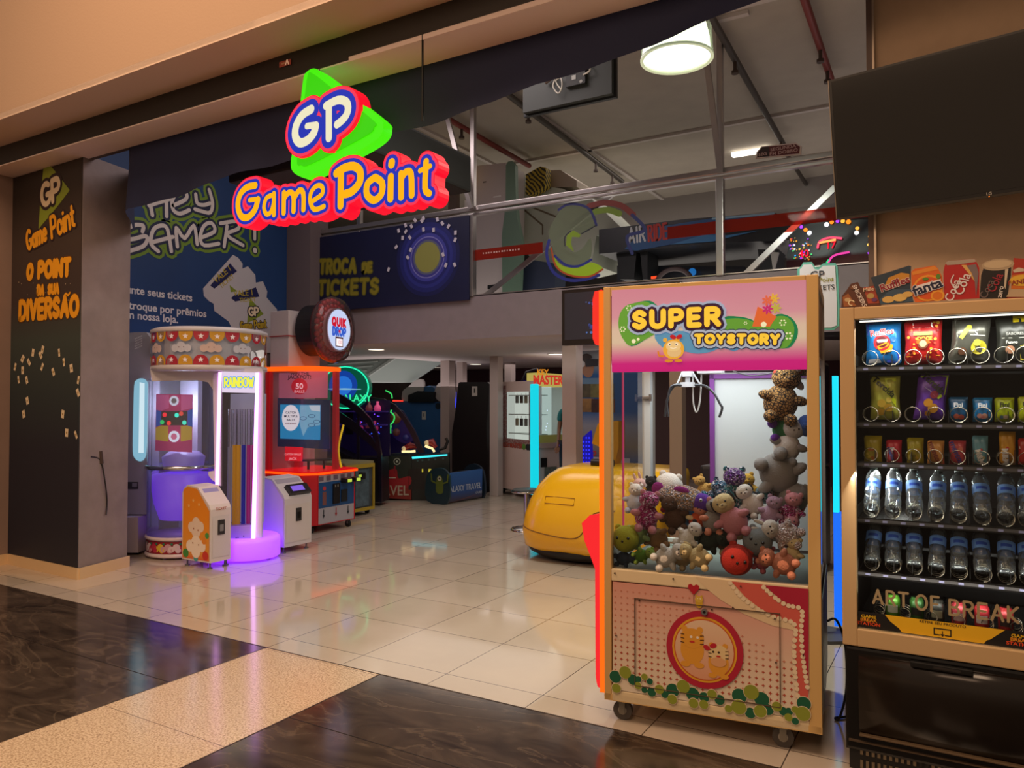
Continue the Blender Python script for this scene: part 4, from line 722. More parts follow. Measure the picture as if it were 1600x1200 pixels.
# ---- ticket stations
def station(name, x0, y0, dx, dy, sc, label, skin):
    t = thing(name, label, 'ticket machine', (x0+dx/2, y0+dy/2, 0), group=None)
    prof = [(0, .06), (dx, .06), (dx, .53*sc), (dx-.02, .57*sc), (dx*.55, .72*sc), (dx*.18, .735*sc), (.02, .70*sc), (0, .66*sc)]
    F1 = Fr((x0, y0, 0), (1, 0, 0)); m = MB(); m.shape(F1, prof, 0, WHT if skin != 'orange' else M('#d8ccc8', .4), -dy); m.build('body', t)
    ins = [(.012, .075), (dx-.012, .075), (dx-.012, .52*sc), (dx*.54, .705*sc), (dx*.2, .72*sc), (.02, .69*sc)]
    m = MB(); m.shape(F1, ins, .003, ramp_z([(0, '#d84a2c'), (.12, '#dd9a3a'), (.5, '#e8901c'), (1, '#e58a1a')], .06, .7) if skin == 'orange' else M('#c9bdd8', .4, emit=.12, ecol='#8a30ff'))  # white skin: purple light on that face is put into colour and glow
    if skin == 'orange':
        for (a, b_, r_, c_) in ((.2, .40, .06, '#e6d2c0'), (.14, .36, .055, '#e6d2c0'), (.26, .37, .055, '#e6d2c0'), (.2, .33, .07, '#e6d2c0'), (.2, .22, .075, '#efe0d0'), (.12, .19, .06, '#efe0d0'), (.28, .2, .06, '#efe0d0'), (.2, .15, .07, '#efe0d0'), (.06, .12, .045, '#3f8a3a'), (.33, .12, .045, '#c8362a'), (.31, .25, .035, '#e08a2a'), (.35, .3, .03, '#4a9a48'), (.2, .09, .035, '#4aa0a0')): m.disc(F1, (a*dx/.39, b_), r_*.9, .004+.0004*len(m.f)/30, M(c_, .5), n=16)
        for (a, b_) in ((.17, .35), (.23, .34), (.16, .22), (.24, .21)): m.disc(F1, (a*dx/.39, b_), .007, .007, M('#a05a38'), n=8)
        for (a, b_) in ((.1, .55), (.16, .6), (.24, .57)): star(m, F1, (a, b_), .02, .005, M('#f0c070'))
    m.build('side_print_or_glow', t)
    F2 = Fr((x0+dx, y0, 0), (0, 1, 0)); m = MB(); c_ = (dy/2, .36*sc)
    m.rect(F2, .02, .1, dy-.02, .47*sc, .003, M('#cfc6c4', .4)); m.build('door', t)
    m = MB(); m.rect(F2, c_[0]-.035, c_[1]-.06, c_[0]+.035, c_[1]+.07, .01, M('#2c2a2c', .4), 0); m.rect(F2, c_[0]-.02, c_[1]-.03, c_[0]+.02, c_[1]+.03, .014, M('#8c8c90' if skin == 'orange' else '#101010', .3, .3)); m.build('ticket_slot', t)
    F3 = Fr((x0+dx*.55, y0, .72*sc), (0, 1, 0), (-(dx*.45), 0, .15*sc+.04)); L = math.hypot(dx*.45, .17*sc)
    m = MB()
    if skin == 'orange': m.rect(F3, .03, -L*.6, dy-.03, -L*.1, .004, M('#8f86b0', .3, emit=.15)); m.text(F2, 'TICKET', (dy/2, .53*sc), .035, .005, M('#a8481c'), .01)
    else: m.rect(F3, dy*.2, -L*.95, dy*.95, -L*.5, .05, M('#1a181c', .3), 0); m.rect(F3, dy*.3, -L*.85, dy*.75, -L*.6, .052, E('#9a70ff', .7)); m.rect(F3, .02, -L*.4, dy-.02, -L*.05, .004, M('#a8a0b0', .4))
    m.build('reader', t)
    for x, y in ((x0+.04, y0+.03), (x0+dx-.04, y0+.03), (x0+dx-.04, y0+dy-.03), (x0+.04, y0+dy-.03)): foot(t, x, y)
    return t
station('ticket_station', -6.13, 4.48, .39, .22, 1.0, 'ticket station with orange cloud print side, standing in front of the round prize machine', 'orange')
station('ticket_station', -6.12, 5.32, .40, .36, 1.0, 'plain white ticket station with black reader, beside the red ball machine', 'white')
# ---- red ball drop machine
qd = thing('ball_drop_machine', 'red ball drop machine with a round ball filled sign on top and orange light rim', 'arcade machine', (-6.55, 6.55, 0))
x0, x1, y0, y1 = -6.95, -6.26, 6.18, 6.92; REDP = M('#b01420', .35, emit=.12, ecol='#ff0a10'); RED2 = M('#c41826', .3)
oct_ = [(x0, y0), (x1-.12, y0), (x1, y0+.12), (x1, y1), (x0, y1)]
def pr(m, pts, z0, z1, mat): n = len(pts); m.add([(x, y, z0) for x, y in pts]+[(x, y, z1) for x, y in pts], [list(range(n))[::-1], list(range(n, 2*n))]+[(i, (i+1) % n, n+(i+1) % n, n+i) for i in range(n)], mat)
m = MB(); pr(m, oct_, .09, .66, RED2); m.build('lower_cabinet', qd)
def grow(pts, g_): cx_ = sum(p[0] for p in pts)/len(pts); cy_ = sum(p[1] for p in pts)/len(pts); return [(cx_+(x-cx_)*(1+g_), cy_+(y-cy_)*(1+g_)) for x, y in pts]
m = MB(); pr(m, grow(oct_, .07), .66, .685, E('#ff4a08', 1.6)); m.build('light_rim', qd); m = MB(); pr(m, grow(oct_, .05), .685, .70, M('#7a1018', .2, emit=.5, ecol='#ff1018')); m.build('deck', qd)
FL = Fr((x0, y0, 0), (1, 0, 0)); FRt = Fr((x1, y0, 0), (0, 1, 0)); r2 = random.Random(4)
def balls(m, cx_, cz_, w_, h_, fr, n_, rr, depth=.012, mat=None):
    pts = []
    for _ in range(n_*30):
        a, b_ = r2.uniform(cx_-w_/2, cx_+w_/2), r2.uniform(cz_-h_/2, cz_+h_/2)
        if all((a-c)**2+(b_-d)**2 > (1.75*rr)**2 for c, d in pts): pts.append((a, b_))
        if len(pts) >= n_: break
    for a, b_ in pts: m.sph(fr.at(a, b_, depth-rr*.6), rr, mat, n=10)
BALL = M('#9c1a20', .25)
m = MB(); m.rect(FL, .03, .12, .53, .63, .002, M('#3a0c10', .6)); balls(m, .28, .375, .46, .44, FL, 46, .036, mat=BALL); m.build('ball_print', qd)
m = MB(); m.disc(FL, (.36, .36), .15, .04, M('#cfc8d0', .4), 0); m.disc(FL, (.36, .36), .12, .042, M('#b8b8c8', .4)); m.text(FL, 'QUIK', (.36, .4), .085, .045, M('#b01c2c'), .02); m.text(FL, 'DROP', (.36, .32), .085, .045, M('#2a50a8'), .02); m.build('round_badge', qd)
m = MB(); m.rect(FRt, .14, .10, .72, .65, .003, M('#a8a4ac', .4)); m.rect(FRt, .14, .28, .72, .57, .005, M('#1c4a80', .4))
for i in range(5): x = .18+i*.115; m.rect(FRt, x-.035, .585, x+.035, .64, .006, M('#6a5a6a')); 
for x in (.22, .42, .62): m.shape(FRt, [(x-.02, .2), (x, .16), (x+.02, .2), (x+.006, .2), (x+.006, .26), (x-.006, .26), (x-.006, .2)], .006, M('#a02028' if x == .42 else '#2a3038'))
m.build('front_print', qd)
m = MB(); m.rect(FRt, .36, .31, .47, .54, .02, BLK, 0); m.rect(FRt, .385, .5, .40, .53, .022, M('#8a8a80')); m.rect(FRt, .425, .5, .44, .53, .022, M('#8a8a80')); m.build('coin_door', qd)
m = MB(); m.rect(FRt, .5, .32, .6, .46, .015, M('#101418'), 0); m.build('ticket_door', qd)
m = MB(); m.rect(FRt, .2, .31, .26, .46, .006, M('#7a4a48')); m.disc(FRt, (.23, .5), .025, .006, M('#b83038'), n=12); m.build('sticker', qd)
for i, x in enumerate((.53, .68)): m = MB(); m.box(FRt.at(x, .57, .06), (.1, .09, .055), BLK, .01); m.box(FRt.at(x, .57, .113), (.012, .06, .035), E('#c8e050', .9)); m.build('card_reader', qd)
m = MB(); m.box((-6.93, 6.2, 1.27), (.07, .06, 1.14), REDP, .01); m.build('corner_post', qd); m = MB(); m.b2(x0-.02, x0+.03, y0, y1, .7, 1.84, WHT); m.build('back_wall', qd)
m = MB(); m.b2(-7.09, -6.99, 6.12, 6.6, .08, 1.88, WHT, .01); m.build('side_panel', qd); y1u = 6.66
m = MB(); cyl_ = [(x0, y0+.0), (x1-.2, y0+.0)]+[(x1-.2+.2*sin(t*pi/12), y0+.2-.2*cos(t*pi/12)) for t in range(1, 7)]+[(x1, y1u)]
for i in range(len(cyl_)-1): a, c = cyl_[i], cyl_[i+1]; m.add([(a[0], a[1], .7), (c[0], c[1], .7), (c[0], c[1], 1.84), (a[0], a[1], 1.84)], [(0, 1, 2, 3)], glass('#ffe8ea', 1, .04), True)
m.build('curved_window', qd)
m = MB(); pr(m, grow(cyl_+[(x0, y1u)], .02), 1.84, 1.89, E('#ff5a0c', 1.3)); m.build('top_light_rim', qd)
m = MB(); m.b2(x1-.06, x1-.01, y1u-.06, y1u, .7, 1.84, REDP); m.b2(x0+.03, x0+.10, y1u-.08, y1u, .7, 1.84, REDP); m.build('rear_post', qd)
Fq = Fr((-6.80, 6.25, 0), (.86, .5, 0)); zk = lambda pts: zz(Fq, 400, 440, 2.857, pts)
m = MB(); m.shape(Fq, zk([(102, 385), (320, 385), (318, 520), (102, 520)]), 0, glow('#b87088', .35), -.02); x, y = zk([(195, 411)])[0]; m.text(Fq, 'WIN THE', (x, y), .052, .003, M('#4a2030'), .02); x, y = zk([(195, 427)])[0]; m.text(Fq, 'JACKPOT!', (x, y), .06, .003, M('#4a2030'), .02)
x, y = zk([(194, 468)])[0]; m.disc(Fq, (x, y), .095, .004, glow('#c01830', .4)); m.text(Fq, '50', (x, y), .09, .006, glow('#f0e0e8', .5), .02); m.text(Fq, 'BALLS', (x, y-.06), .045, .006, glow('#f0e0e8', .4), .01); m.build('jackpot_poster', qd)
m = MB(); m.shape(Fq, zk([(100, 520), (332, 528), (330, 748), (100, 735)]), .03, M('#14406a', .3, emit=.1), -.02)
m.shape(Fq, zk([(112, 548), (292, 550), (290, 706), (112, 700)]), .034, E('#2390c8', .75)); m.shape(Fq, zk([(200, 552), (290, 552), (290, 640), (235, 650), (215, 690), (200, 640)]), .036, E('#7ac0e0', .7)); m.shape(Fq, zk([(240, 552), (290, 552), (290, 580), (250, 575)]), .038, E('#c8e4f0', .7))
x, y = zk([(160, 608)])[0]; m.disc(Fq, (x, y), .12, .04, E('#dfe8f0', .85), sx=.85, sy=1.25)
for i, (s_, t_) in enumerate(((.036, 'CATCH'), (.036, 'MULTIPLE'), (.036, 'BALLS'), (.024, 'FOR BONUS'))): m.text(Fq, t_, (x, y+.06-.042*i), s_, .042, M('#203a78' if i < 3 else '#c03040'), .02)
for a, c in ((215, 610), (253, 600), (275, 625), (252, 640)): x, y = zk([(a, c)])[0]; m.ring(Fq, (x, y), .025, .032, .042, E('#3a6a9a', .6), sx=1.3, sy=.7, n=16)
m.build('game_screen', qd)
m = MB(); m.shape(Fq, zk([(135, 735), (215, 738), (212, 800), (135, 798)]), .05, glow('#d01420', .7)); x, y = zk([(170, 770)])[0]; m.text(Fq, 'CATCH BALLS', (x, y), .03, .053, glow('#f8d8d8', .6), .01); m.text(Fq, 'JACK', (x, y-.05), .04, .053, glow('#f8d8d8', .6), .01); m.build('small_sign', qd)
for px_, py_ in ((-6.55, 6.45), (-6.45, 6.6)): m = MB(); m.cyl((px_, py_, .8), (px_, py_, .815), .1, BLK, n=18); m.cyl((px_, py_, .7), (px_, py_, .8), .015, BLK); m.build('catch_cup', qd)
m = MB(); m.tube([(-6.27, 6.70-.05*sin(t*.35), .72+.045*t) for t in range(12)], .012, M('#c8a81c', .4, emit=.5), 8); m.build('yellow_light_strip', qd)
# wheel sign on top
cQ = Vector((-6.26, 6.60, 2.325)); FW2 = Fr(tuple(cQ), (0, 1, 0)); FW2.U = Vector((-.18, 1, 0)).normalized(); FW2.N = FW2.U.cross(FW2.V).normalized()
m = MB(); m.box((-6.78, 6.46, 2.18), (.3, .5, .72), M('#c4b8b6', .5), .01); m.b2(-6.94, -6.62, 6.2, 6.72, 2.24, 2.25, M('#a02028')); m.build('sign_housing', qd)
m = MB(); m.disc(FW2, (0, 0), .30, -.1, M('#1a1618', .5), -.36, n=36); m.build('sign_drum', qd)
m = MB(); m.disc(FW2, (0, 0), .37, -.09, M('#4a1216', .4), -.11, n=36)
pts = []
for ri, n_ in ((.335, 30), (.275, 24), (.225, 18)):
    for i in range(n_): a = 2*pi*(i+.5*(ri == .275))/n_; m.sph(FW2.at(ri*cos(a), ri*sin(a), -.05+r2.uniform(-.015, .015)), .036, BALL, n=8)
m.build('ball_ring', qd)
m = MB(); n = 36; rs = [(.37, -.1), (.39, -.04), (.37, .02), (.31, .045), (.25, .05)]; vs = []
for r_, h in rs: vs += [FW2.at(r_*cos(2*pi*i/n), r_*sin(2*pi*i/n), h) for i in range(n)]
m.add(vs, [(j*n+i, j*n+(i+1) % n, (j+1)*n+(i+1) % n, (j+1)*n+i) for j in range(4) for i in range(n)], glass('#ffd8d8', 1.0, .06), True); m.build('clear_ring', qd)
m = MB(); m.disc(FW2, (0, 0), .255, .03, M('#b8b4c0', .3), -.05, n=36); m.disc(FW2, (0, 0), .235, .034, E('#cfdcff', .9), n=36)
m.word(FW2, 'QUIK', (-.14, .045), (.13, .045), .085, .016, .036, (E('#d8102c', .9),), (0,), gap=.42); m.word(FW2, 'DROP', (-.13, -.065), (.13, -.065), .085, .016, .036, (E('#3860d0', .9),), (0,), gap=.42); m.disc(FW2, (.0, -.02), .02, .04, E('#e02030', .9), n=12)
m.rect(FW2, -.08, -.2, .08, -.085, .037, M('#6a3038')); m.rect(FW2, -.065, -.19, .065, -.105, .039, E('#ffe8e8', 1.2)); m.text(FW2, '100', (0, -.148), .06, .041, E('#e0a0a8', .9), .01); m.build('lit_disc', qd)
for x, y in ((-6.85, 6.3), (-6.35, 6.3), (-6.3, 6.85), (-6.85, 6.85)): caster(qd, x, y, .04)
# ---- low yellow edged machine
ye = thing('pusher_machine', 'low grey machine with yellow edges standing behind the red ball machine', 'arcade machine', (-6.95, 7.55, 0))
m = MB(); m.b2(-7.3, -6.76, 7.28, 7.84, .08, .66, M('#3c4348', .5, var=.3, scale=14)); m.build('cabinet', ye)
FY = Fr((-6.76, 7.28, 0), (0, 1, 0)); m = MB()
for (a, b_, c, d) in ((0, .06, .56, .10), (0, .62, .56, .67), (0, .06, .03, .67), (.53, .06, .56, .67)): m.rect(FY, a, b_, c, d, .02, M('#a8902c', .4), 0)
m.build('yellow_edging', ye)
m = MB(); m.rect(FY, .2, .12, .46, .6, .006, M('#4a5c66', .4, var=.35, scale=18)); m.build('door', ye)
m = MB(); m.box(FY.at(.3, .52, .03), (.06, .08, .09), BLK, .01); m.box(FY.at(.22, .53, .065), (.01, .05, .03), E('#c8e050', .7)); m.build('card_reader', ye)
m = MB(); m.b2(-7.3, -6.76, 7.28, 7.84, .66, .70, M('#8a8460', .4)); m.build('top_ledge', ye); caster(ye, -6.82, 7.78, .035); caster(ye, -6.82, 7.35, .035)
# ---- galaxy alley rollers: dark arched machines
D1 = (.89, .457, 0); Pg = (-8.22, 8.56); FG2 = Fr((Pg[0], Pg[1], 0), D1); zg = lambda pts: zz(FG2, 480, 500, 4, pts)
gx = thing('alley_roller', 'dark arched space themed roller machine with blaster handles and a cyan light bar', 'arcade machine', (-7.6, 9.0, 0))
DKV = M('#191425', .3); m = MB(); m.shape(FG2, zg([(460, 850), (650, 848), (652, 1122), (466, 1115)]), 0, M('#27302a', .4), -.6)
m.build('cabinet', gx)
m = MB(); m.shape(FG2, zg([(468, 1030), (560, 1010), (652, 1040), (652, 1122), (466, 1112)]), .004, M('#8a2c22', .4))
m.shape(FG2, smooth([Vector(p) for p in zg([(490, 1020), (492, 960), (520, 935), (560, 935), (572, 990), (640, 975), (650, 1020), (600, 1060), (520, 1060)])], 3, True), .006, M('#a0242c', .4))
for a in (500, 548): x, y = zg([(a, 915)])[0]; m.stroke(FG2, [(x, y), (x, y-.1)], .012, .006, M('#8a2028'))
for a, c in ((490, 888), (562, 884)): x, y = zg([(a, c)])[0]; m.disc(FG2, (x, y), .052, .008, M('#b8c0b0', .4), n=18); m.disc(FG2, (x, y), .04, .009, M('#20241c'), n=16); m.disc(FG2, (x, y), .018, .010, M('#c0c8b8'), n=10)
x, y = zg([(530, 985)])[0]; m.rect(FG2, x-.06, y-.008, x+.06, y+.004, .009, M('#c8c0b0')); x, y = zg([(530, 1068)])[0]; m.text(FG2, 'GALAXY TRAVEL'[8:], (x, y), .21, .01, M('#b8a894'), .012, sx=.85); m.build('side_print_or_glow', gx)
# hood arch
arch = zg([(470, 850), (560, 838), (700, 818), (735, 835), (700, 760), (660, 680), (600, 590), (545, 530), (480, 495), (350, 478), (200, 478), (200, 520), (340, 520), (460, 530), (500, 560), (440, 640), (450, 760), (466, 840)])
m = MB(); m.shape(FG2, zg([(460, 850), (470, 640), (500, 560), (460, 525), (200, 515), (190, 478), (350, 478), (480, 492), (552, 530), (605, 590), (665, 680), (705, 765), (735, 830), (700, 830), (650, 720), (600, 630), (545, 565), (520, 560), (480, 640), (474, 760), (520, 850)]), .02, DKV, -.03); m.build('hood_rim', gx)
m = MB(); m.shape(FG2, zg([(200, 520), (460, 530), (560, 570), (640, 700), (690, 820), (470, 850), (190, 850)]), -.45, M('#1b1530', .3, emit=.03, ecol='#3a1c80'), -.5)
m.shape(FG2, smooth([Vector(p) for p in zg([(480, 640), (520, 560), (600, 630), (645, 720), (620, 775), (560, 770), (500, 720)])], 3, True), -.3, M('#242048', .3, emit=.05, ecol='#4a2ca0')); m.build('alley_back', gx)
m = MB()
for a, c, r_, k_ in ((535, 615, .09, '#6a3c20'), (540, 705, .06, '#5a2c30'), (600, 740, .05, '#2c2c70'), (505, 700, .04, '#3a4a90')): x, y = zg([(a, c)])[0]; m.sph(FG2.at(x, y, -.2), r_, M(k_, .4, emit=.1), n=14)
m.build('planet_targets', gx)
m = MB()
for P in ([(512, 540), (520, 560), (500, 590), (498, 615)], [(512, 575), (535, 600), (530, 635), (505, 660)], [(515, 660), (510, 690), (512, 710)], [(480, 440), (515, 460), (522, 490)]): m.tube([FG2.at(p[0], p[1], -.1) for p in smooth([Vector(p) for p in zg(P)], 4)], .011, E('#38d060', 1.1), 6)
m.build('green_neon', gx)
FG3 = Fr((-7.13, 9.12, 0), (.86, .51, 0)); zg3 = lambda pts: zz(FG3, 480, 500, 4, pts)
m = MB(); m.shape(FG3, zg3([(652, 850), (885, 832), (890, 1110), (655, 1140)]), 0, M('#16211f', .35), -.2); m.build('front_cabinet', gx)
m = MB(); m.shape(FG3, zg3([(655, 855), (876, 838), (876, 847), (658, 868)]), .02, E('#40d8e8', 1.5), 0); m.build('light_bar', gx)
m = MB()
for a, c in ((690, 880), (720, 877), (760, 873), (800, 870), (850, 866)): x, y = zg3([(a, c)])[0]; m.disc(FG3, (x, y), .016, .004, M('#3a5a58', .4), n=10)
x, y = zg3([(725, 985)])[0]; m.rect(FG3, x-.22, y-.18, x+.02, y+.13, .004, BLK); m.rect(FG3, x-.02, y+.08, x, y+.13, .008, E('#d0c040', .8)); m.rect(FG3, x+.08, y+.07, x+.12, y+.13, .008, E('#d0c040', .8)); m.build('coin_panel', gx)
for P, w_ in (([(600, 805), (640, 785), (680, 795)], .05), ([(745, 770), (775, 765), (800, 800)], .06)):
    c_ = FG3.at(*zg3([P[1]])[0], -.1); m = MB(); m.tube([FG3.at(*q_, -.1) for q_ in zg3(P)], [w_*.7, w_, w_*.5], M('#8a1c20', .3), 12); m.sph(FG3.at(*zg3([P[0]])[0], -.08), w_*.7, M('#d8c090', .4, emit=.3), n=12)
    o = m.build('blaster', gx); m = MB(); m.tube([FG3.at(q_[0], q_[1], -.02) for q_ in zg3([(P[0][0]-10, P[0][1]+18), (P[1][0]+5, P[1][1]+38), (P[2][0]-5, P[2][1]+25)])], .018, E('#ffe0a0', 1.3), 8); m.build('blaster_light', o)
m = MB(); x, y = zg3([(825, 810)])[0]; m.tube([FG3.at(x+.0, y, -.1), FG3.at(x+.08, y+.02, -.1), FG3.at(x+.12, y+.12, -.1), FG3.at(x+.09, y+.17, -.1)], .025, BLK, 8); m.build('handle', gx)
# bench in front
bx = thing('player_bench', 'low rounded bench with blue space print standing in front of the dark roller machine', 'bench', (-6.4, 9.5, 0))
m = MB(); FE2 = Fr((-6.75, 8.98, 0), (1, 0, 0)); ze = lambda pts: zz(FE2, 480, 500, 4, pts)
m.shape(FE2, smooth([Vector(p) for p in ze([(748, 1130), (742, 1000), (770, 940), (830, 925), (870, 945), (890, 1000), (875, 1148)])], 3, True), 0, M('#1c3440', .4), -.04); m.build('end_panel', bx)
m = MB(); x, y = ze([(828, 1000)])[0]; m.shape(FE2, smooth([Vector((x+a, y+b_)) for a, b_ in ((-.06, -.18), (-.05, .02), (0, .07), (.05, .02), (.06, -.18))], 3, True), .003, M('#5a6a28', .5)); m.disc(FE2, (x, y+.02), .035, .005, M('#b8b8a0'), n=12); m.disc(FE2, (x, y+.02), .015, .006, M('#202020'), n=10)
m.stroke(FE2, [(x-.05, y-.05), (x-.14, y-.02), (x-.15, y+.08)], .012, .004, M('#5a6a28')); m.stroke(FE2, [(x+.05, y-.05), (x+.14, y-.02), (x+.15, y+.08)], .012, .004, M('#5a6a28')); m.build('end_print', bx)
FS2 = Fr((-6.43, 9.0, 0), (.1, .99, 0)); zs = lambda pts: zz(FS2, 480, 500, 4, pts)
m = MB(); m.shape(FS2, zs([(868, 1145), (890, 960), (1095, 932), (1092, 1105)]), 0, ramp_z([(0, '#4a3a40'), (.3, '#2c4a86'), (1, '#2c5a9c')], .02, .45), -.05)
x, y = zs([(985, 1048)])[0]; m.text(FS2, 'GALAXY TRAVEL', (x-.02, y), .125, .004, M('#b8bcc8'), .008, sx=.86); m.text(FS2, 'GAMES', (x+.33, y-.1), .05, .004, M('#a8acb8'), .01); m.shape(FS2, [(x-.4, y-.2), (x+.3, y-.12), (x+.1, y-.15)], .003, M('#8a4a2c')); m.build('front_print', bx)
m = MB(); m.b2(-6.66, -6.46, 9.06, 9.9, .34, .42, M('#14181c', .5)); m.build('seat', bx)
m = MB(); FE3 = Fr((-6.75, 9.95, 0), (.97, -.1, 0)); m.shape(FE3, smooth([Vector(p) for p in ((0, 0), (-.02, .3), (.05, .46), (.2, .52), (.36, .46), (.42, .3), (.4, 0))], 3, True), 0, M('#182838', .4), -.04); m.build('end_panel', bx)
# nearer roller machine: just its black arched frame and target rack
g2 = thing('alley_roller', 'black arched roller machine with pink bottle targets, behind the yellow edged machine', 'arcade machine', (-8.2, 8.1, 0))
FN2 = Fr((-8.0, 8.05, 0), (.93, .37, 0)); zn = lambda pts: zz(FN2, 480, 500, 4, pts)
m = MB(); m.shape(FN2, zn([(150, 440), (230, 475), (330, 545), (400, 620), (445, 720), (465, 840), (468, 1140), (455, 1140), (440, 840), (425, 740), (380, 650), (300, 570), (210, 520), (150, 500)]), .02, DKV, -.04); m.shape(FN2, zn([(150, 540), (300, 640), (400, 730), (440, 800), (440, 830), (380, 770), (280, 690), (150, 610)]), .0, DKV, -.04); m.shape(FN2, zn([(310, 575), (325, 585), (325, 870), (308, 870)]), 0, DKV, -.04); m.build('frame', g2)
m = MB(); m.shape(FN2, zn([(150, 800), (300, 870), (460, 860), (466, 1140), (150, 1140)]), -.02, M('#120e16', .4), -.35); m.build('cabinet', g2)
m = MB(); m.shape(FN2, zn([(60, 500), (460, 500), (460, 860), (60, 860)]), -.4, M('#150f24', .4, emit=.02, ecol='#40209a'), -.43)
for (a, c) in ((330, 570), (325, 655)): x, y = zn([(a, c)])[0]; m.rect(FN2, x-.5, y-.02, x+.3, y+.0, -.28, M('#33285a', .4, emit=.06, ecol='#5030c0'), -.39)
m.build('target_rack', g2)
for a, c, k_ in ((262, 550, '#a02a60'), (338, 545, '#6a3038'), (392, 545, '#e0508a'), (278, 672, '#c83a80'), (338, 655, '#5a2830'), (375, 670, '#a02a60')):
    x, y = zn([(a, c)])[0]; m = MB(); p = FN2.at(x, y-.06, -.33); m.lathe([(0, 0), (.045, 0), (.055, .04), (.04, .08), (.018, .1), (.02, .14), (0, .145)], tuple(p), M(k_, .3, emit=.35), 12); m.build('bottle_target', g2)
m = MB()
for _ in range(16): x, y = zn([(r2.uniform(225, 430), r2.uniform(570, 740))])[0]; m.sph(FN2.at(x, y, -.26), .01, E(r2.choice(['#5050ff', '#8040ff', '#3060ff']), 1.2), n=6)
m.build('bulbs', g2)
x, y = zn([(190, 420)])[0]; m = MB(); c_ = FN2.at(x, y, -.3)
FD = Fr(tuple(c_), (.93, .37, 0)); m.disc(FD, (0, 0), .38, 0, M('#0f3a38', .3, emit=.12, ecol='#10c090'), -.1, n=32, sy=.85); m.disc(FD, (-.03, .03), .22, .01, E('#1848b0', .7), n=24); m.disc(FD, (-.03, .03), .14, .012, E('#2a78e0', .8), n=24); m.ring(FD, (0, 0), .35, .37, .012, E('#20d898', 2.0), sy=.85)
m.text(FD, 'GALAXY', (.14, -.16), .14, .02, E('#30e090', 1.2), .02); m.shape(FD, [(-.4, -.02), (0, -.035), (.25, -.03), (.25, -.02), (0, -.01)], .02, E('#90c8e0', .8)); m.build('round_marquee', g2)
m = MB(); m.b2(c_.x-.05, c_.x+.05, c_.y+.06, c_.y+.12, 1.0, 1.62, BLK); m.build('marquee_post', g2)
# ---- stair underside
FU = Fr((0, 9.9, 0), (1, 0, 0)); m = MB()
zu = lambda pts: zz(FU, 480, 500, 4, pts); m.shape(FU, zu([(100, 180), (500, 180), (555, 232), (340, 380), (100, 385)]), 0, M('#7c8a84', .7), -1.4)
for i in range(5): p0, p1 = zu([(110, 250+i*32), (480-i*35, 232+i*28)]); m.stroke(FU, [p0, p1], .012, .02, M('#95a39c', .6), 0)
m.stroke(FU, zu([(555, 235), (330, 385)]), .02, .04, M('#8a9690', .5), 0); m.build('stair_underside', kind='structure')
# ---- machine backs
bb = thing('boxing_machine', 'blue boxed machine seen from behind with white cloud shapes and a dark head on top', 'arcade machine', (-7.4, 11.4, 0))
FK = Fr((0, 11.15, 0), (1, 0, 0)); zx = lambda pts: zz(FK, 480, 500, 4, pts)
m = MB(); m.shape(FK, zx([(545, 505), (830, 515), (830, 700), (830, 1050), (545, 1050)]), 0, M('#2a5a92', .5, var=.05), -.2); m.build('cabinet', bb)
m = MB(); x, y = zx([(730, 597)])[0]; m.rect(FK, x-.045, y-.075, x+.045, y+.075, .004, M('#c8c8c4')); m.rect(FK, x-.01, y-.02, x+.01, y+.04, .006, M('#3a3a3a')); m.build('label', bb)
m = MB(); x, y = zx([(818, 538)])[0]; m.disc(FK, (x, y), .06, .004, M('#14202e'), n=14); m.build('cable_hole', bb)
for P in ([(592, 470), (600, 440), (640, 410), (670, 380), (720, 372), (725, 440), (690, 505), (600, 505)], [(800, 430), (830, 390), (880, 400), (915, 430), (920, 480), (900, 510), (835, 512), (800, 480)]):
    m = MB(); m.shape(FK, smooth([Vector(p) for p in zx(P)], 3, True), .0, M('#aaa4a2', .6), -.05); m.build('cloud_panel', bb)
m = MB(); m.shape(FK, zx([(640, 470), (700, 445), (805, 450), (800, 515), (640, 515)]), .05, M('#101318', .4), -.3); m.shape(FK, zx([(720, 420), (760, 410), (800, 430), (800, 460), (720, 460)]), -.02, M('#24527c', .5), -.2); m.build('head_unit', bb)
rm = MB(); rm.shape(FK, zx([(540, 500), (600, 502), (600, 510), (540, 510)]), .03, E('#ff4030', 1.0), 0); rm.build('red_light_bar', bb)
bk = thing('tall_cabinet', 'tall matt black machine seen from behind between the white posts', 'arcade machine', (-6.9, 10.8, 0))
FK2 = Fr((0, 10.55, 0), (1, 0, 0)); zx2 = lambda pts: zz(FK2, 480, 500, 4, pts)
m = MB(); m.shape(FK2, zx2([(905, 1070), (905, 700), (922, 600), (945, 395), (955, 388), (1125, 388), (1138, 400), (1130, 560), (1120, 640), (1125, 1075)]), 0, M('#171013', .45), -.8); m.build('body', bk)
m = MB(); x, y = zx2([(1047, 445)])[0]; m.rect(FK2, x-.055, y-.08, x+.055, y+.08, .004, M('#c4c0bc')); m.rect(FK2, x-.012, y-.03, x+.012, y+.05, .006, M('#2a2a2a')); m.build('label', bk)
m = MB()
for x in (-7.2, -6.8): m.b2(x-.08, x+.08, 10.6, 11.2, 0, .06, RUB)
m.b2(-7.4, -6.6, 10.6, 11.3, .03, .1, RUB); m.build('base', bk)
# blue light strip machine further back
x, y = oy(712, 640, 12.0).x, 0; bl = MB(); bl.b2(x-.15, x+.15, 12, 12.3, 0, 1.42, M('#10102a', .4)); p = oy(708, 625, 11.98); bl.box((p.x, 11.98, p.z), (.13, .03, .3), E('#3040ff', 1.6)); solo(bl, 'game_cabinet', (x, 12.15, 0), 'dark machine with a small blue lit strip, between the first two white posts', 'arcade machine')
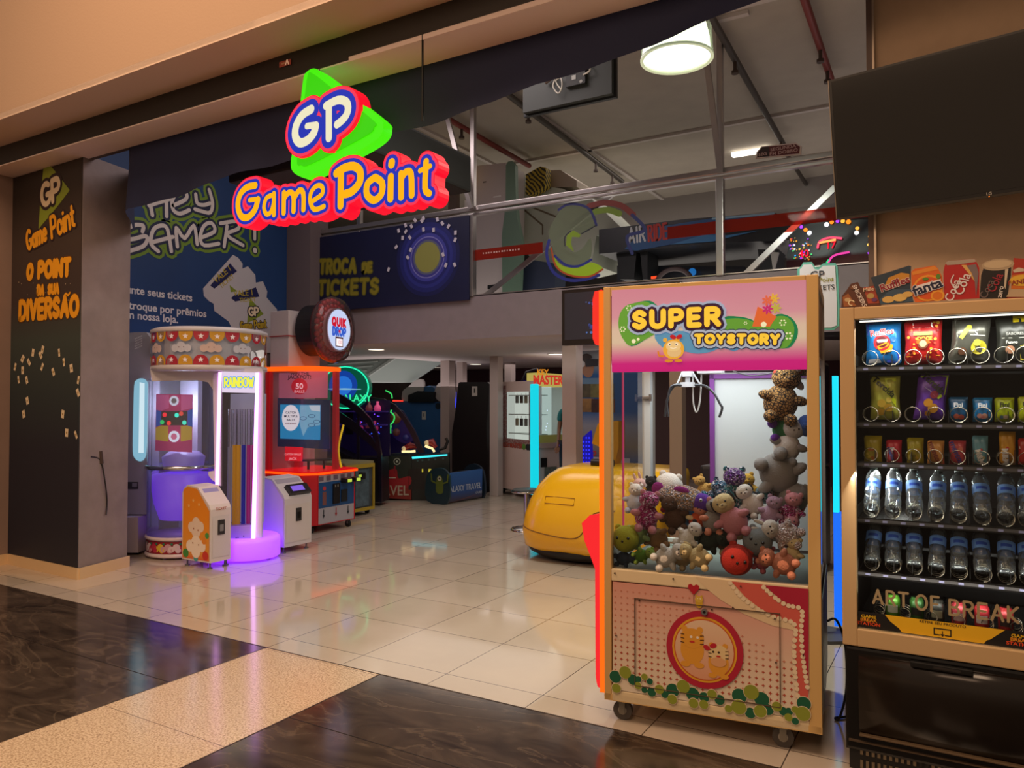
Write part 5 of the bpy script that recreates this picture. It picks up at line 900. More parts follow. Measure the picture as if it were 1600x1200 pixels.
# ---- white posts of the arcade
PW = M('#b5a6a2', .6, bump=.05)
for i, (u0, u1, yy, lb) in enumerate(((688, 702, 10.9, 'slim white square post, leftmost of the posts under the mezzanine'), (713, 723, 11.45, 'slim white square post standing just behind the leftmost one'), (765, 778, 10.2, 'white square post touching the left side of the pale prize cabinet'), (788, 799, 11.9, 'white square post rising behind the pale prize cabinet'), (878, 900, 7.35, 'wide white square post between the prize cabinet and headset poster'))):
    xa, xb = oy(u0, 600, yy).x, oy(u1, 600, yy).x; m = MB(); m.b2(xa, xb, yy, yy+(xb-xa), 0, 2.2, PW, .008)
    solo(m, 'square_post', ((xa+xb)/2, yy+.05, 0), lb, 'post')
# ---- key prize cabinet
kd = Vector((.889, -.459, 0)); kp = Vector((.459, .889, 0)); kc = Vector((-5.53, 10.065, 0))
km = thing('key_cabinet', 'pale prize cabinet with lit windows, hanging prizes and a cyan corner light', 'arcade machine', tuple(kc-kd*.5+kp*.4))
FK3 = Fr(tuple(kc-kd*1.1), tuple(kd)); FK4 = Fr(tuple(kc), tuple(kp)); zl = lambda pts: zz(FK3, 560, 560, 4, pts); zr = lambda pts: zz(FK4, 560, 560, 4, pts)
KW = M('#cdb8b2', .5)
m = MB(); m.rect(FK3, 0, .1, 1.1, .72, 0, KW, -.8); m.rect(FK3, 0, .72, 1.1, .76, .0, KW, -.8); m.rect(FK3, 0, 1.74, 1.1, 1.80, 0, KW, -.8); m.rect(FK3, 0, .76, 1.1, 1.74, -.76, M('#d8d4d0', .5), -.8); m.build('cabinet', km)
wl = zl([(922, 210), (1085, 212), (1080, 512), (918, 512)]); a0_, a1_ = wl[0][0], wl[1][0]
m = MB(); m.rect(FK3, 0, .76, a0_, 1.74, .0, pattern('dots', '#8a5a58', '#9c8884', 40), -.02); m.rect(FK3, a1_, .76, 1.1, 1.74, 0, KW, -.02); m.rect(FK3, a0_, wl[0][1], a1_, 1.74, 0, KW, -.02); m.rect(FK3, a0_, .76, a1_, wl[2][1], 0, pattern('dots', '#8a5a58', '#9c8884', 40), -.02)
for i in range(4): x, y = zl([(888, 240+i*76)])[0]; m.disc(FK3, (x, y), .06, .003, M('#a02c28'), n=10); m.disc(FK3, (x, y+.02), .03, .004, M('#b88a50'), n=8)
x, y = zl([(985, 548)])[0]; m.text(FK3, 'KEY MASTER', (x-.1, y), .1, .003, M('#a8402c'), .03); 
for k_, dx_ in (('#5a8a3a', .23), ('#2a2a2c', .33), ('#2a2a2c', .38)): m.disc(FK3, (x+dx_, y), .05, .004, M(k_), n=10)
m.build('side_panel', km)
m = MB(); m.rect(FK3, .02, .78, 1.08, 1.72, -.3, E('#d4ddd2', .75), -.32); m.shape(FK4, [(.04, .8), (.29, .8), (.29, 1.72), (.04, 1.72)], -1.02, E('#d4ddd2', .6)); m.build('lit_backboard', km)
for r_ in range(3):
    zz_ = wl[2][1]+.09+r_*(.3); m = MB(); m.rect(FK3, a0_, zz_-.012, a1_, zz_, -.05, M('#c8d0cc', .3), -.29); m.build('shelf', km)
for i in range(12):
    x = a0_+.05+(i % 6)*(a1_-a0_-.1)/5; z_ = wl[0][1]-.12-(i//6)*.36; m = MB(); p = FK3.at(x, z_, -.18); m.box(tuple(p), (.06, .02, .12), M(('#8a8c88', '#5a4a3c', '#b0a48c', '#3a3c40')[i % 4], .4), .01); m.cyl(p+Vector((0, 0, .06)), p+Vector((0, 0, .1)), .004, CHR); m.build('hanging_prize', km)
m = MB(); m.rect(FK3, a1_-.16, wl[2][1], a1_-.1, wl[0][1], -.05, M('#8a1c24', .4), -.07); m.rect(FK3, a1_-.05, wl[2][1], a1_-.02, wl[0][1], -.05, BLK, -.07); m.build('drop_gate', km)
m = MB(); m.rect(FK3, a0_, wl[2][1], a1_, wl[0][1], -.01, glass()); m.build('side_window', km)
m = MB(); m.box(tuple(kc+Vector((0, 0, .92))+kd*.02-kp*.02), (.10, .10, 1.66), E('#12c8d8', 1.15), .015, math.atan2(-.459, .889)); m.build('corner_light', km)
m = MB(); m.rect(FK4, .06, .1, .8, .78, .0, M('#b4a8a8', .5), -.05); m.rect(FK4, .06, .78, .8, .86, .03, M('#9a8c8a', .5), -.05); m.build('front_door', km)
m = MB(); m.rect(FK4, .1, .9, .8, 1.7, -.02, glass('#dff0f4', 1, .08)); m.build('front_window', km)
m = MB(); m.rect(FK4, .06, .88, .12, 1.74, .01, M('#c8ccd0', .4), -.03); m.rect(FK4, .74, .88, .8, 1.74, .01, M('#c8ccd0', .4), -.03); m.rect(FK4, .06, .86, .8, .98, .01, M('#8a8a4a', .4, emit=.1)); m.build('front_frame', km)
m = MB()
for i in range(7): m.sph(FK4.at(.3+.03*sin(i*.8), 1.35-.05*i, -.1), .012, E('#e8f0ff', 1.2), n=6); m.sph(FK4.at(.56+.02*i, 1.25-.05*i, -.1), .012, E('#4060ff', 1.3), n=6)
m.sph(FK4.at(.42, .84, .04), .03, E('#b080ff', 1.0), n=10); m.build('indicator_bulbs', km)
m = MB(); x, y = zr([(1155, 655)])[0]; m.rect(FK4, x-.05, y-.06, x+.07, y+.08, .006, BLK); x, y = zr([(1195, 735)])[0]; m.rect(FK4, x-.1, y-.12, x+.13, y+.14, .006, M('#5a6460', .5, var=.4, scale=20)); m.build('coin_panel', km)
m = MB(); m.shape(FK4, zr([(1120, 88), (1268, 100), (1268, 180), (1120, 172)]), .02, E('#c8b45c', .75), -.3); x, y = zr([(1180, 130)])[0]
m.text(FK4, 'MASTER', (x, y-.02), .19, .024, E('#d8382c', .8), .04, sx=.8); m.text(FK4, 'KEY', (x-.1, y+.1), .12, .024, E('#e89020', .8), .03); m.disc(FK4, (x+.42, y), .06, .024, E('#203a80', .6), n=12); m.build('marquee', km)
for t in (.08, 1.0): p = kc-kd*(1.1-t)+kp*.06; caster(km, p.x, p.y, .045)
light('POINT', 'key_cabinet_lamp', tuple(kc-kd*.5+kp*.3+Vector((0, 0, 1.65))), 1.2, (.9, 1, .95), .1)
# curved lamp behind it
p = oy(838, 600, 11.6); m = MB(); m.tube([(p.x-.35, 11.6, 0), (p.x-.33, 11.6, 1.75), (p.x-.2, 11.6, 2.0), (p.x, 11.6, 2.05), (p.x+.12, 11.6, 1.98)], .02, BLK, 8); m.sph((p.x+.05, 11.6, 1.99), .03, E('#ffc060', 1.3)); m.b2(p.x-.33, p.x-.05, 11.62, 11.66, 1.55, 1.85, M('#20205a', .4, emit=.2, ecol='#3030ff')); solo(m, 'arched_lamp', (p.x-.35, 11.6, 0), 'thin black arched stand with a small yellow bulb behind the pale prize cabinet', 'lamp')
# ---- stool
sx_, sy_ = -4.36, 7.73; so = thing('bar_stool', 'chrome bar stool with dark round seat beside the yellow ride', 'stool', (sx_, sy_, 0))
m = MB(); m.lathe([(0, .475), (.15, .475), (.17, .46), (.17, .44), (.15, .43), (0, .43)], (sx_, sy_, 0), M('#28302e', .35), 28); m.build('seat', so); m = MB(); m.lathe([(.172, .455), (.178, .445), (.172, .435)], (sx_, sy_, 0), CHR, 28); m.build('seat_trim', so)
m = MB(); m.cyl((sx_, sy_, .03), (sx_, sy_, .43), .03, CHR, n=18); m.build('pole', so); m = MB(); m.lathe([(0, .05), (.05, .04), (.17, .022), (.185, .012), (.185, 0)], (sx_, sy_, 0), CHR, 28); m.build('base', so)
m = MB(); 
for i in range(24): a = 2*pi*i/24; m.add([(sx_+r_*cos(t), sy_+r_*sin(t), z_) for t in (a, a+2*pi/24) for r_, z_ in ((.187, .0), (.172, .024))], [(0, 2, 3, 1)], M('#c8a83c' if i % 2 else '#111111', .5))
m.build('hazard_tape', so)
# ---- yellow kiddie ride
yr = thing('kiddie_ride', 'glossy yellow car shaped ride with rounded rear, partly behind the pink claw machine', 'ride', (-3.1, 6.74, 0))
YEL = M('#f0b418', .2, spec=.7); rows = [(.10, -3.56, .50, .40), (.14, -3.63, .555, .46), (.28, -3.64, .58, .50), (.44, -3.61, .58, .50), (.58, -3.56, .57, .48), (.70, -3.50, .55, .44), (.80, -3.41, .52, .39), (.86, -3.32, .48, .34), (.885, -3.24, .43, .29)]
m = MB(); n = 32; vs = []
def sq(t, p): return math.copysign(abs(t)**p, t)
for z_, xl, hx, hy in rows:
    cx_ = xl+hx*1.18
    for i in range(n): a = 2*pi*i/n; vs.append((cx_+hx*1.18*sq(cos(a), .42), 6.74+hy*sq(sin(a), .42)*1.15, z_))
m.add(vs, [(j*n+i, j*n+(i+1) % n, (j+1)*n+(i+1) % n, (j+1)*n+i) for j in range(len(rows)-1) for i in range(n)]+[list(range((len(rows)-1)*n, len(rows)*n))], YEL, True); m.build('body', yr)
def ysurf(x, z):                                        # front surface of the yellow body
    for (z0, a0, h0, g0), (z1, a1, h1, g1) in zip(rows, rows[1:]):
        if z0 <= z <= z1:
            t = (z-z0)/(z1-z0); xl, hx, hy = a0+(a1-a0)*t, h0+(h1-h0)*t, g0+(g1-g0)*t; cx_ = xl+hx*1.18
            c_ = min(1, abs((x-cx_)/(hx*1.18))); return 6.74-hy*1.15*(max(0, 1-c_**(2/.42)))**(.42/2)
    return 6.5
m = MB()
for pts_ in ([(-3.56, .74), (-3.64, .45), (-3.58, .33), (-3.2, .27), (-2.98, .27), (-2.88, .36), (-2.8, .50), (-2.6, .54)],):
    P = smooth([Vector((a, b_)) for a, b_ in pts_], 6); m.tube([(p.x, ysurf(p.x, p.y)-.002, p.y) for p in P], .005, M('#7a4e04', .5), 6)
P = [(-3.3, .56), (-3.3, .62), (-3.0, .62), (-3.0, .56)]; m.tube([(a, ysurf(a, b_)-.002, b_) for a, b_ in P], .004, M('#9a6404', .5), 6, closed=True); m.build('panel_seams', yr)
m = MB(); m.lathe([(0, .03), (.5, .03), (.56, .06), (.58, .11), (.5, .14)], (-3.12, 6.74, 0), M('#141010', .5), 28, sx=1.05, sy=.85); m.lathe([(0, 0), (.3, 0), (.3, .04)], (-2.95, 6.74, 0), M('#0c0a0a', .6), 20, sx=1.4); m.build('black_underbody', yr)
m = MB(); m.cyl((-3.02, 6.62, .915), (-2.80, 6.62, .915), .035, BLK, n=12); m.b2(-2.98, -2.96, 6.61, 6.63, .86, .92, BLK); m.b2(-2.88, -2.86, 6.61, 6.63, .86, .92, BLK); m.build('roof_handle', yr)
m = MB(); m.shape(Fr((0, 6.9, 0), (1, 0, 0)), zz(Fr((0, 6.9, 0), (1, 0, 0)), 560, 560, 4, [(1530, 395), (1510, 410), (1475, 530), (1530, 555), (1540, 720), (1600, 720), (1640, 560), (1640, 390)]), .06, M('#b07a10', .3), -.1); m.build('seat_back', yr)
# ---- headset poster, blue lit chair, hanging screen
FV = Fr((0, 9.3, 0), (1, 0, 0)); zv = lambda pts: zz(FV, 760, 520, 3.16, pts)
vp = thing('headset_poster', 'tall blue roll up poster with a person wearing a headset and small photos', 'poster', (-4.2, 9.32, 0))
a0_ = zv([(450, 300)])[0][0]; a1_ = a0_+.95
m = MB(); m.rect(FV, a0_, .35, a1_, 2.17, 0, ramp_z([(0, '#1f3c6c'), (.17, '#22508a'), (.3, '#8a8072'), (.45, '#8a90a0'), (.55, '#1c5a9a'), (.82, '#1c5a9a'), (.9, '#8a9aa0'), (1, '#8a98a4')], .35, 2.17), -.01); m.build('printed_sheet', vp)
m = MB()
for i, (a, c, k_) in enumerate(((498, 286, '#4a4634'), (552, 286, '#6a6a40'), (500, 358, '#8a6a3c'), (556, 360, '#3a2420'), (600, 286, '#4a4634'), (604, 360, '#6a3a20'))): x, y = zv([(a, c)])[0]; m.rect(FV, x-.11, y-.09, x+.09, y+.09, .003, M(k_, .5, var=.4, scale=12))
m.build('small_photos', vp)
m = MB(); x, y = zv([(497, 165)])[0]; SK = M('#a07860', .6); m.shape(FV, smooth([Vector((x+a, y+b_)) for a, b_ in ((-.08, .1), (.03, .12), (.09, .05), (.1, -.04), (.07, -.13), (.0, -.15), (-.07, -.08))], 3, True), .003, SK); m.shape(FV, smooth([Vector((x+a, y+b_)) for a, b_ in ((-.13, 0), (-.1, .13), (.0, .17), (.08, .12), (.02, .08), (-.06, -.02))], 3, True), .004, M('#3a3230')); m.shape(FV, [(x-.02, y-.01), (x+.16, y+.0), (x+.17, y+.09), (x-.01, y+.1)], .006, M('#2a2c34')); m.disc(FV, (x-.07, y+.03), .045, .006, M('#c8ccd0'), n=12); m.rect(FV, x-.12, y-.25, x+.3, y-.16, .002, M('#5f86a8')); m.build('headset_portrait', vp)
m = MB(); x, y = zv([(568, 592)])[0]; m.text(FV, 'Ao jogar', (x, y), .13, .004, M('#c03028'), .03); m.text(FV, 'concorra', (x-.03, y-.115), .13, .004, M('#c03028'), .03); m.rect(FV, x-.3, y-.17, x+.4, y-.06, .003, M('#b8b8c4')); m.build('lettering', vp)
m = MB(); m.cyl((a0_+.47, 9.33, 0), (a0_+.47, 9.33, .35), .02, CHR); m.b2(a0_, a1_, 9.28, 9.4, 0, .05, M('#888888', .4, .6)); m.build('base', vp)
hb = thing('lit_chair', 'chair back covered in glowing blue dots behind the yellow ride', 'chair', (-4.2, 8.7, 0)); p = oy(904, 705, 8.6)
m = MB(); FC = Fr((p.x-.14, 8.6, 0), (1, 0, 0)); m.shape(FC, [(0, .72), (.02, .9), (.3, 1.13), (.32, .72)], 0, M('#0a0a40', .4, emit=.25, ecol='#1010ff'), -.05)
for i in range(8):
    for j in range(8):
        a, b_ = .02+i*.038, .74+j*.05
        if b_ < .86+a*.8: m.disc(FC, (a, b_), .011, .004, E('#2a30ff', 1.6), n=6)
m.build('lit_back', hb); m = MB(); m.b2(p.x-.14, p.x+.18, 8.6, 9.0, .42, .5, BLK, .02); m.build('seat', hb); m = MB(); m.b2(p.x, p.x+.05, 8.62, 8.68, .48, .8, BLK); m.build('back_support', hb)
for dx_ in (-.1, .14):
    for dy_ in (.04, .36): m = MB(); m.cyl((p.x+dx_, 8.6+dy_, 0), (p.x+dx_, 8.6+dy_, .42), .015, BLK); m.build('leg', hb)
FTv = Fr((0, 6.3, 0), (1, 0, 0)); a = FTv.px(878, 540); c = FTv.px(1010, 443)
tv = thing('hanging_screen', 'dark flat screen hanging edge to edge behind the pink claw machine, showing a starry picture', 'screen', ((a[0]+c[0])/2, 6.3, a[1]))
m = MB(); m.rect(FTv, a[0], a[1], c[0]+.3, c[1], 0, M('#1c1513', .3), -.07); m.build('housing', tv)
m = MB(); m.rect(FTv, a[0]+.03, a[1]+.05, c[0]+.25, c[1]-.03, .003, M('#2a2530', .12, emit=.12, ecol='#45403c')); r2 = random.Random(9)
for _ in range(60): x, y = r2.gauss(a[0]+.36, .05), r2.uniform(a[1]+.1, c[1]-.1); m.disc(FTv, (x, y), r2.uniform(.004, .016), .004+r2.uniform(0, .003), glow(r2.choice(['#3a4a8a', '#4a6ab0', '#2a3470']), .3), n=7)
m.build('picture', tv); m = MB(); m.b2(a[0]+.35, a[0]+.55, 6.36, 7.19, c[1]-.26, c[1]-.18, BLK); m.build('wall_bracket', tv)
# ---- recessed downlights in the low ceiling
for i, (u, v) in enumerate(((588, 546), (644, 578), (743, 569), (868, 553), (905, 573), (775, 566), (683, 574))):
    p = oz(u, v, 2.195); m = MB(); big = i in (0, 2, 3)
    m.lathe([(0, 2.190), (.11 if big else .09, 2.190)], (p.x, p.y, 0), E('#fff4dc', 2.0 if i < 4 else .9), 20); m.lathe([(.11 if big else .09, 2.188), (.125, 2.188), (.125, 2.199)], (p.x, p.y, 0), M('#d8d0cc'), 20)
    tag(m.build('recessed_downlight'), ('bright recessed ceiling light nearest the red ball machine sign', 'recessed ceiling light above the blue boxed machine, far left one', 'recessed ceiling light above the tall matt black machine', 'recessed ceiling light just left of the wide white post', 'dim recessed ceiling light over the headset poster', 'dim recessed ceiling light between the two right slim posts', 'dim recessed ceiling light above the white cloud shapes')[i], 'light', 'recessed lights of the arcade ceiling')
# ---- post and glowing cabinet seen through the claw machine
xa, xb = oy(1046, 700, 6.3).x, oy(1066, 700, 6.3).x; m = MB(); m.b2(xa, xb, 6.3, 6.3+(xb-xa), 0, 2.2, M('#7c6250', .6), .006); solo(m, 'square_post', ((xa+xb)/2, 6.36, 0), 'brown square post seen through the left half of the claw machine glass', 'post')
bg = thing('racing_cabinet', 'dark arcade cabinet with blue and green glow seen through the claw machine glass', 'arcade machine', (-1.55, 7.2, 0))
m = MB(); m.b2(-2.1, -1.05, 7.0, 7.6, 0, .9, M('#1b1822', .35), .03); m.b2(-2.1, -1.05, 7.35, 7.6, .9, 1.85, M('#241a30', .35), .03); m.build('cabinet', bg)
FBg = Fr((0, 7.345, 0), (1, 0, 0)); m = MB(); m.rect(FBg, -2.02, 1.1, -1.13, 1.7, .003, E('#243a6a', .5)); m.shape(FBg, [(-2.02, 1.1), (-1.6, 1.45), (-1.3, 1.2), (-1.13, 1.3), (-1.13, 1.1)], .005, E('#2f7a4a', .5)); m.disc(FBg, (-1.7, 1.5), .08, .006, E('#d8608a', .6)); m.build('game_screen', bg)
m = MB(); m.tube([(-1.9+.07*t, 6.99, .86+.02*sin(t)) for t in range(12)], .012, E('#4060ff', 1.2), 6); m.build('blue_light_strip', bg)
m = MB(); m.tube([(-1.62+.14*cos(t*pi/10), 7.0+.02*sin(t), 1.02+.12*sin(t*pi/10)) for t in range(20)], .018, M('#15151a', .3), 8, closed=True); m.cyl((-1.62, 7.0, 1.0), (-1.62, 7.36, .95), .02, BLK); m.build('steering_wheel', bg)
# ---- neon claw machine glimpsed in the gap
nc = thing('claw_cabinet', 'claw machine with cyan neon edges seen in the gap left of the vending machine', 'arcade machine', (-.35, 5.6, 0))
xa = oy(1301, 700, 5.3).x; xb = oy(1309, 700, 5.3).x
m = MB(); m.b2(xa+.05, xa+1.0, 5.35, 6.2, .05, .72, M('#3a3036', .5)); m.b2(xa+.05, xa+1.0, 5.35, 6.2, 1.5, 1.72, M('#b8862a', .4, emit=.2)); m.b2(xa+.9, xa+1.0, 5.35, 6.2, .7, 1.5, M('#c8c4c8', .4, emit=.1)); m.b2(xa+.05, xa+1.0, 6.15, 6.2, .7, 1.5, M('#a8a8b8', .4, emit=.2)); m.build('cabinet', nc)
m = MB(); m.b2(xa, xb, 5.3, 5.36, .78, 1.66, E('#18d0e8', 1.3)); m.build('neon_edge', nc); m = MB(); m.b2(xa, xb+.01, 5.3, 5.36, .05, .78, E('#1e6cf0', 1.1)); m.build('neon_edge', nc)
r2 = random.Random(8); m = MB()
for _ in range(22): m.sph((xa+.1+r2.random()*.75, 5.45+r2.random()*.5, .75+r2.random()*.3), .07, M(r2.choice(['#c03060', '#50c040', '#e0d0c0', '#d08030', '#a8a8b0']), .8), n=10)
m.build('plush_pile', nc); bpy.data.objects['plush_pile']['kind'] = 'stuff'
# ---- visitor standing behind the post
pv = thing('person', 'person with dark hair in a teal shirt standing beside the headset poster, seen from behind', 'person', (oy(893, 640, 10.2).x-.02, 10.2, 0)); px0, py0 = pv.location.x, pv.location.y
# ---- (visitor body) one continuous skinned figure, then clothes and hair
def skin_body(name, joints, edges, mat, parent, lv=1):
    me = bpy.data.meshes.new(name); inv = W[parent.name].inverted(); me.from_pydata([tuple(inv @ Vector(j[:3])) for j in joints], edges, []); me.update()
    o = bpy.data.objects.new(name, me); COL.objects.link(o); md = o.modifiers.new('skin', 'SKIN'); md.use_smooth_shade = True
    for i, j in enumerate(joints): me.skin_vertices[0].data[i].radius = (j[3], j[4] if len(j) > 4 else j[3]) if me.skin_vertices else None
    return o
def skinned(name, joints, edges, mat, parent, lv=2):
    me = bpy.data.meshes.new(name); inv = W[parent.name].inverted(); me.from_pydata([tuple(inv @ Vector(j[:3])) for j in joints], edges, []); me.update()
    o = bpy.data.objects.new(name, me); COL.objects.link(o)
    if not me.skin_vertices: me.attributes.new  # layer is made by the modifier below
    md = o.modifiers.new('skin', 'SKIN'); md.use_smooth_shade = True
    bm = bmesh.new(); bm.from_mesh(me); L = bm.verts.layers.skin.verify(); bm.verts.ensure_lookup_table()
    for i, j in enumerate(joints): bm.verts[i][L].radius = (j[3], j[4] if len(j) > 4 else j[3]); bm.verts[i][L].use_root = (i == 0)
    bm.to_mesh(me); bm.free(); o.modifiers.new('sub', 'SUBSURF').levels = lv; o.modifiers['sub'].render_levels = lv
    me.materials.append(mat); o.parent = parent; W[o.name] = W[parent.name]; return o
def J(*a): return (px0+a[0], py0+a[1], a[2])+tuple(a[3:])
SKN = M('#8a5f48', .6)
js = [J(0, 0, .88, .12, .09), J(0, 0, 1.02, .1, .075), J(0, 0, 1.2, .125, .085), J(0, .01, 1.34, .09, .06), J(0, .01, 1.41, .042), J(0, -.005, 1.5, .07, .08), J(0, 0, 1.58, .062, .07),
 J(-.15, .01, 1.33, .045), J(-.2, .03, 1.08, .034), J(-.17, -.06, .88, .024), J(-.165, -.1, .80, .02), J(.15, .01, 1.33, .045), J(.19, .03, 1.08, .034), J(.15, -.1, .95, .024), J(.13, -.15, .9, .02),
 J(-.09, 0, .82, .085), J(-.1, -.01, .46, .055), J(-.1, .02, .1, .04), J(-.1, -.08, .04, .035), J(.09, 0, .82, .085), J(.1, -.01, .46, .055), J(.1, .02, .1, .04), J(.1, -.08, .04, .035)]
skinned('body', js, [(0, 1), (1, 2), (2, 3), (3, 4), (4, 5), (5, 6), (3, 7), (7, 8), (8, 9), (9, 10), (3, 11), (11, 12), (12, 13), (13, 14), (0, 15), (15, 16), (16, 17), (17, 18), (0, 19), (19, 20), (20, 21), (21, 22)], SKN, pv)
js = [J(0, 0, .98, .135, .1), J(0, 0, 1.1, .125, .09), J(0, 0, 1.22, .14, .1), J(0, .01, 1.35, .1, .07), J(-.15, .01, 1.33, .058), J(-.185, .02, 1.18, .055), J(.15, .01, 1.33, .058), J(.18, .02, 1.18, .055)]
skinned('shirt', js, [(0, 1), (1, 2), (2, 3), (3, 4), (4, 5), (3, 6), (6, 7)], M('#1f6a6c', .8), pv)
js = [J(0, 0, .95, .135, .1), J(-.09, 0, .82, .1), J(-.1, -.01, .46, .07), J(-.1, .02, .12, .055), J(.09, 0, .82, .1), J(.1, -.01, .46, .07), J(.1, .02, .12, .055)]
skinned('trousers', js, [(0, 1), (1, 2), (2, 3), (0, 4), (4, 5), (5, 6)], M('#1c2434', .8), pv)
m = MB(); m.sph((px0, py0+.015, 1.53), .1, M('#17110f', .7), (1, 1.05, 1.15)); m.sph((px0, py0+.06, 1.42), .085, M('#17110f', .7), (1, .6, 1.5)); m.build('hair', pv)
for sx2 in (-.165, .13):
    z_ = .80 if sx2 < 0 else .90; y_ = -.1 if sx2 < 0 else -.15
    for k in range(5):
        L_ = (.05, .075, .08, .075, .06)[k]; a = px0+sx2+(k-2)*.015; m = MB(); m.tube([(a, py0+y_, z_), (a+(k-2)*.003, py0+y_-.015, z_-L_*.55), (a+(k-2)*.003, py0+y_-.03, z_-L_)], [.0085, .0078, .006], SKN, 8); m.build('finger', pv)
for s_ in (-1, 1): m = MB(); m.sph((px0+.1*s_, py0-.05, .04), .06, M('#d8d4d0', .6), (.8, 1.9, .65)); m.build('shoe', pv)
# ================================================================== PINK CLAW MACHINE
AW = math.radians(6.76); cO = Vector((-1.450, 3.312, 0)); eX = Vector((cos(AW), sin(AW), 0)); eY = Vector((-sin(AW), cos(AW), 0)); CWD, CDP = .944, .86
FC = Fr(tuple(cO), tuple(eX)); zc = lambda x0, y0, sc, pts, h=0: zz(FC, x0, y0, sc, pts, h)
cm = thing('claw_machine', 'big pink claw machine full of plush toys with yellow lettered top', 'claw machine', tuple(cO+eX*CWD/2+eY*CDP/2), AW)
GOLD = M('#d8b070', .38, .15); CRMF = M('#e0cba4', .4)
TL4 = loc4(cO.x, cO.y, 0, AW)
def LB(): b_ = MB(); b_.T = TL4; return b_                # builder in the cabinet's own axes: x right, y back, z up
zt, zb_, zm, zw = 2.035, .105, 1.655, .715
m = LB(); m.b2(0, .035, 0, .045, zb_, zt, GOLD, .004); m.b2(CWD-.05, CWD, 0, .045, zb_, zt, GOLD, .004); m.b2(.035, CWD-.05, 0, .045, zt-.045, zt, GOLD, .004); m.b2(.035, CWD-.05, 0, .05, zw-.055, zw, CRMF, .004); m.b2(.035, CWD-.05, 0, .045, zb_, zb_+.05, CRMF, .004); m.build('front_frame', cm)
m = LB()
for x0_, x1_ in ((0, .045), (CWD-.045, CWD)): m.b2(x0_, x1_, CDP-.045, CDP, zb_, zt, M('#b0a8a0', .4, .4)); m.b2(x0_, x1_, .045, CDP-.045, zt-.05, zt, GOLD); m.b2(x0_, x1_, .045, CDP-.045, zb_, zb_+.05, GOLD)
m.b2(.045, CWD-.045, CDP-.045, CDP, zt-.05, zt, GOLD); m.build('rear_frame', cm)
m = LB(); m.b2(.01, CWD-.01, .03, CDP-.01, zb_+.02, zw-.05, M('#b8b0ac', .45)); m.b2(0, CWD, .0, CDP, zb_, zb_+.03, GOLD); m.build('lower_cabinet', cm)
m = LB(); m.b2(.01, CWD-.01, .03, CDP-.01, zm+.05, zt-.01, M('#a0806a', .5)); m.build('top_cabinet', cm)
# marquee
z12 = lambda pts: zc(900, 420, 3.81, pts)
mq = z12([(213, 128), (1372, 66), (1374, 598), (213, 604)])
zt_, zb2 = mq[0][1], mq[2][1]
m = MB(); m.shape(FC, [(mq[0][0], zb2), (mq[2][0], zb2), (mq[2][0], mq[1][1]), (mq[0][0], mq[0][1])], .002, ramp_z([(0, '#b81478'), (.1, '#b81c7c'), (.2, '#bc6c90'), (.36, '#c4b8a4'), (.5, '#c4b4a4'), (.66, '#be8a9c'), (1, '#b87c94')], zb2, zt_, .3, .5), -.02)
m.build('marquee_panel', cm)
GRN, GR2, BLU = glow('#62a83c', .3), glow('#0f8a5a', .25), glow('#5a9ed0', .3)
m = MB()
m.shape(FC, smooth([Vector(p) for p in z12([(365, 200), (440, 190), (490, 225), (560, 300), (360, 455), (300, 430), (255, 350), (265, 270), (310, 220)])], 3, True), .0035, GR2)
m.shape(FC, smooth([Vector(p) for p in z12([(350, 205), (420, 195), (460, 225), (560, 320), (350, 452), (290, 430), (255, 350), (262, 270), (300, 220)])], 3, True), .004, GRN)
m.shape(FC, smooth([Vector(p) for p in z12([(880, 290), (970, 285), (1040, 300), (1120, 330), (1200, 270), (1280, 290), (1322, 360), (1300, 440), (1230, 475), (1000, 420), (870, 380)])], 3, True), .0035, GR2)
m.shape(FC, smooth([Vector(p) for p in z12([(880, 310), (950, 295), (1030, 305), (1110, 335), (1190, 285), (1260, 290), (1300, 350), (1280, 440), (1210, 475), (1000, 420), (870, 380)])], 3, True), .0045, GRN)
m.shape(FC, smooth([Vector(p) for p in z12([(470, 390), (600, 370), (760, 380), (1010, 430), (1130, 460), (1080, 480), (1000, 470), (940, 490), (870, 470), (800, 495), (720, 505), (640, 490), (520, 470)])], 3, True), .004, BLU)
for a, c, r_ in ((318, 235, .011), (280, 360, .011), (1232, 322, .011), (1265, 400, .013), (1010, 325, .006), (690, 385, .006)):
    x, y = z12([(a, c)])[0]
    for k in range(6): m.disc(FC, (x+r_*cos(k*pi/3), y+r_*sin(k*pi/3)), r_*.35, .0052, glow('#e8f0d0', .4), n=8)
for a, c, r_ in ((345, 432, .01), (372, 420, .007), (1118, 332, .012)): x, y = z12([(a, c)])[0]; m.disc(FC, (x, y), r_, .0055, glow('#e8f0d0', .4), n=12)
m.shape(FC, z12([(1082, 225), (1195, 285), (1155, 345), (1050, 345)]), .005, glow('#d86a34', .35))
for a, c, k_ in ((1140, 190, '#d86a4c'), (1178, 178, '#d8b83c'), (1142, 240, '#c02878'), (1190, 235, '#b8b84a')):
    x, y = z12([(a, c)])[0]
    for k in range(7): t = k*2*pi/7; m.disc(FC, (x+.013*cos(t), y+.013*sin(t)), .0095, .0058, glow(k_, .35), n=8, sx=1.2, sy=.5, rot=t)
m.build('marquee_shapes', cm)
m = MB(); a, c = z12([(350, 350), (850, 330)]); hS = (z12([(350, 262)])[0][1]-a[1]); YL = glow('#e8c83c', .5)
m.word(FC, 'SUPER', (a[0], a[1]), (c[0], c[1]), hS, .0125, .007, (glow('#9fb4d8', .35), glow('#2a2f60', .1), glow('#3c1440', .1), YL), (.024, .013, .0095, 0), gap=.42)
a, c = z12([(715, 440), (1205, 445)]); hT = (z12([(715, 392)])[0][1]-a[1])
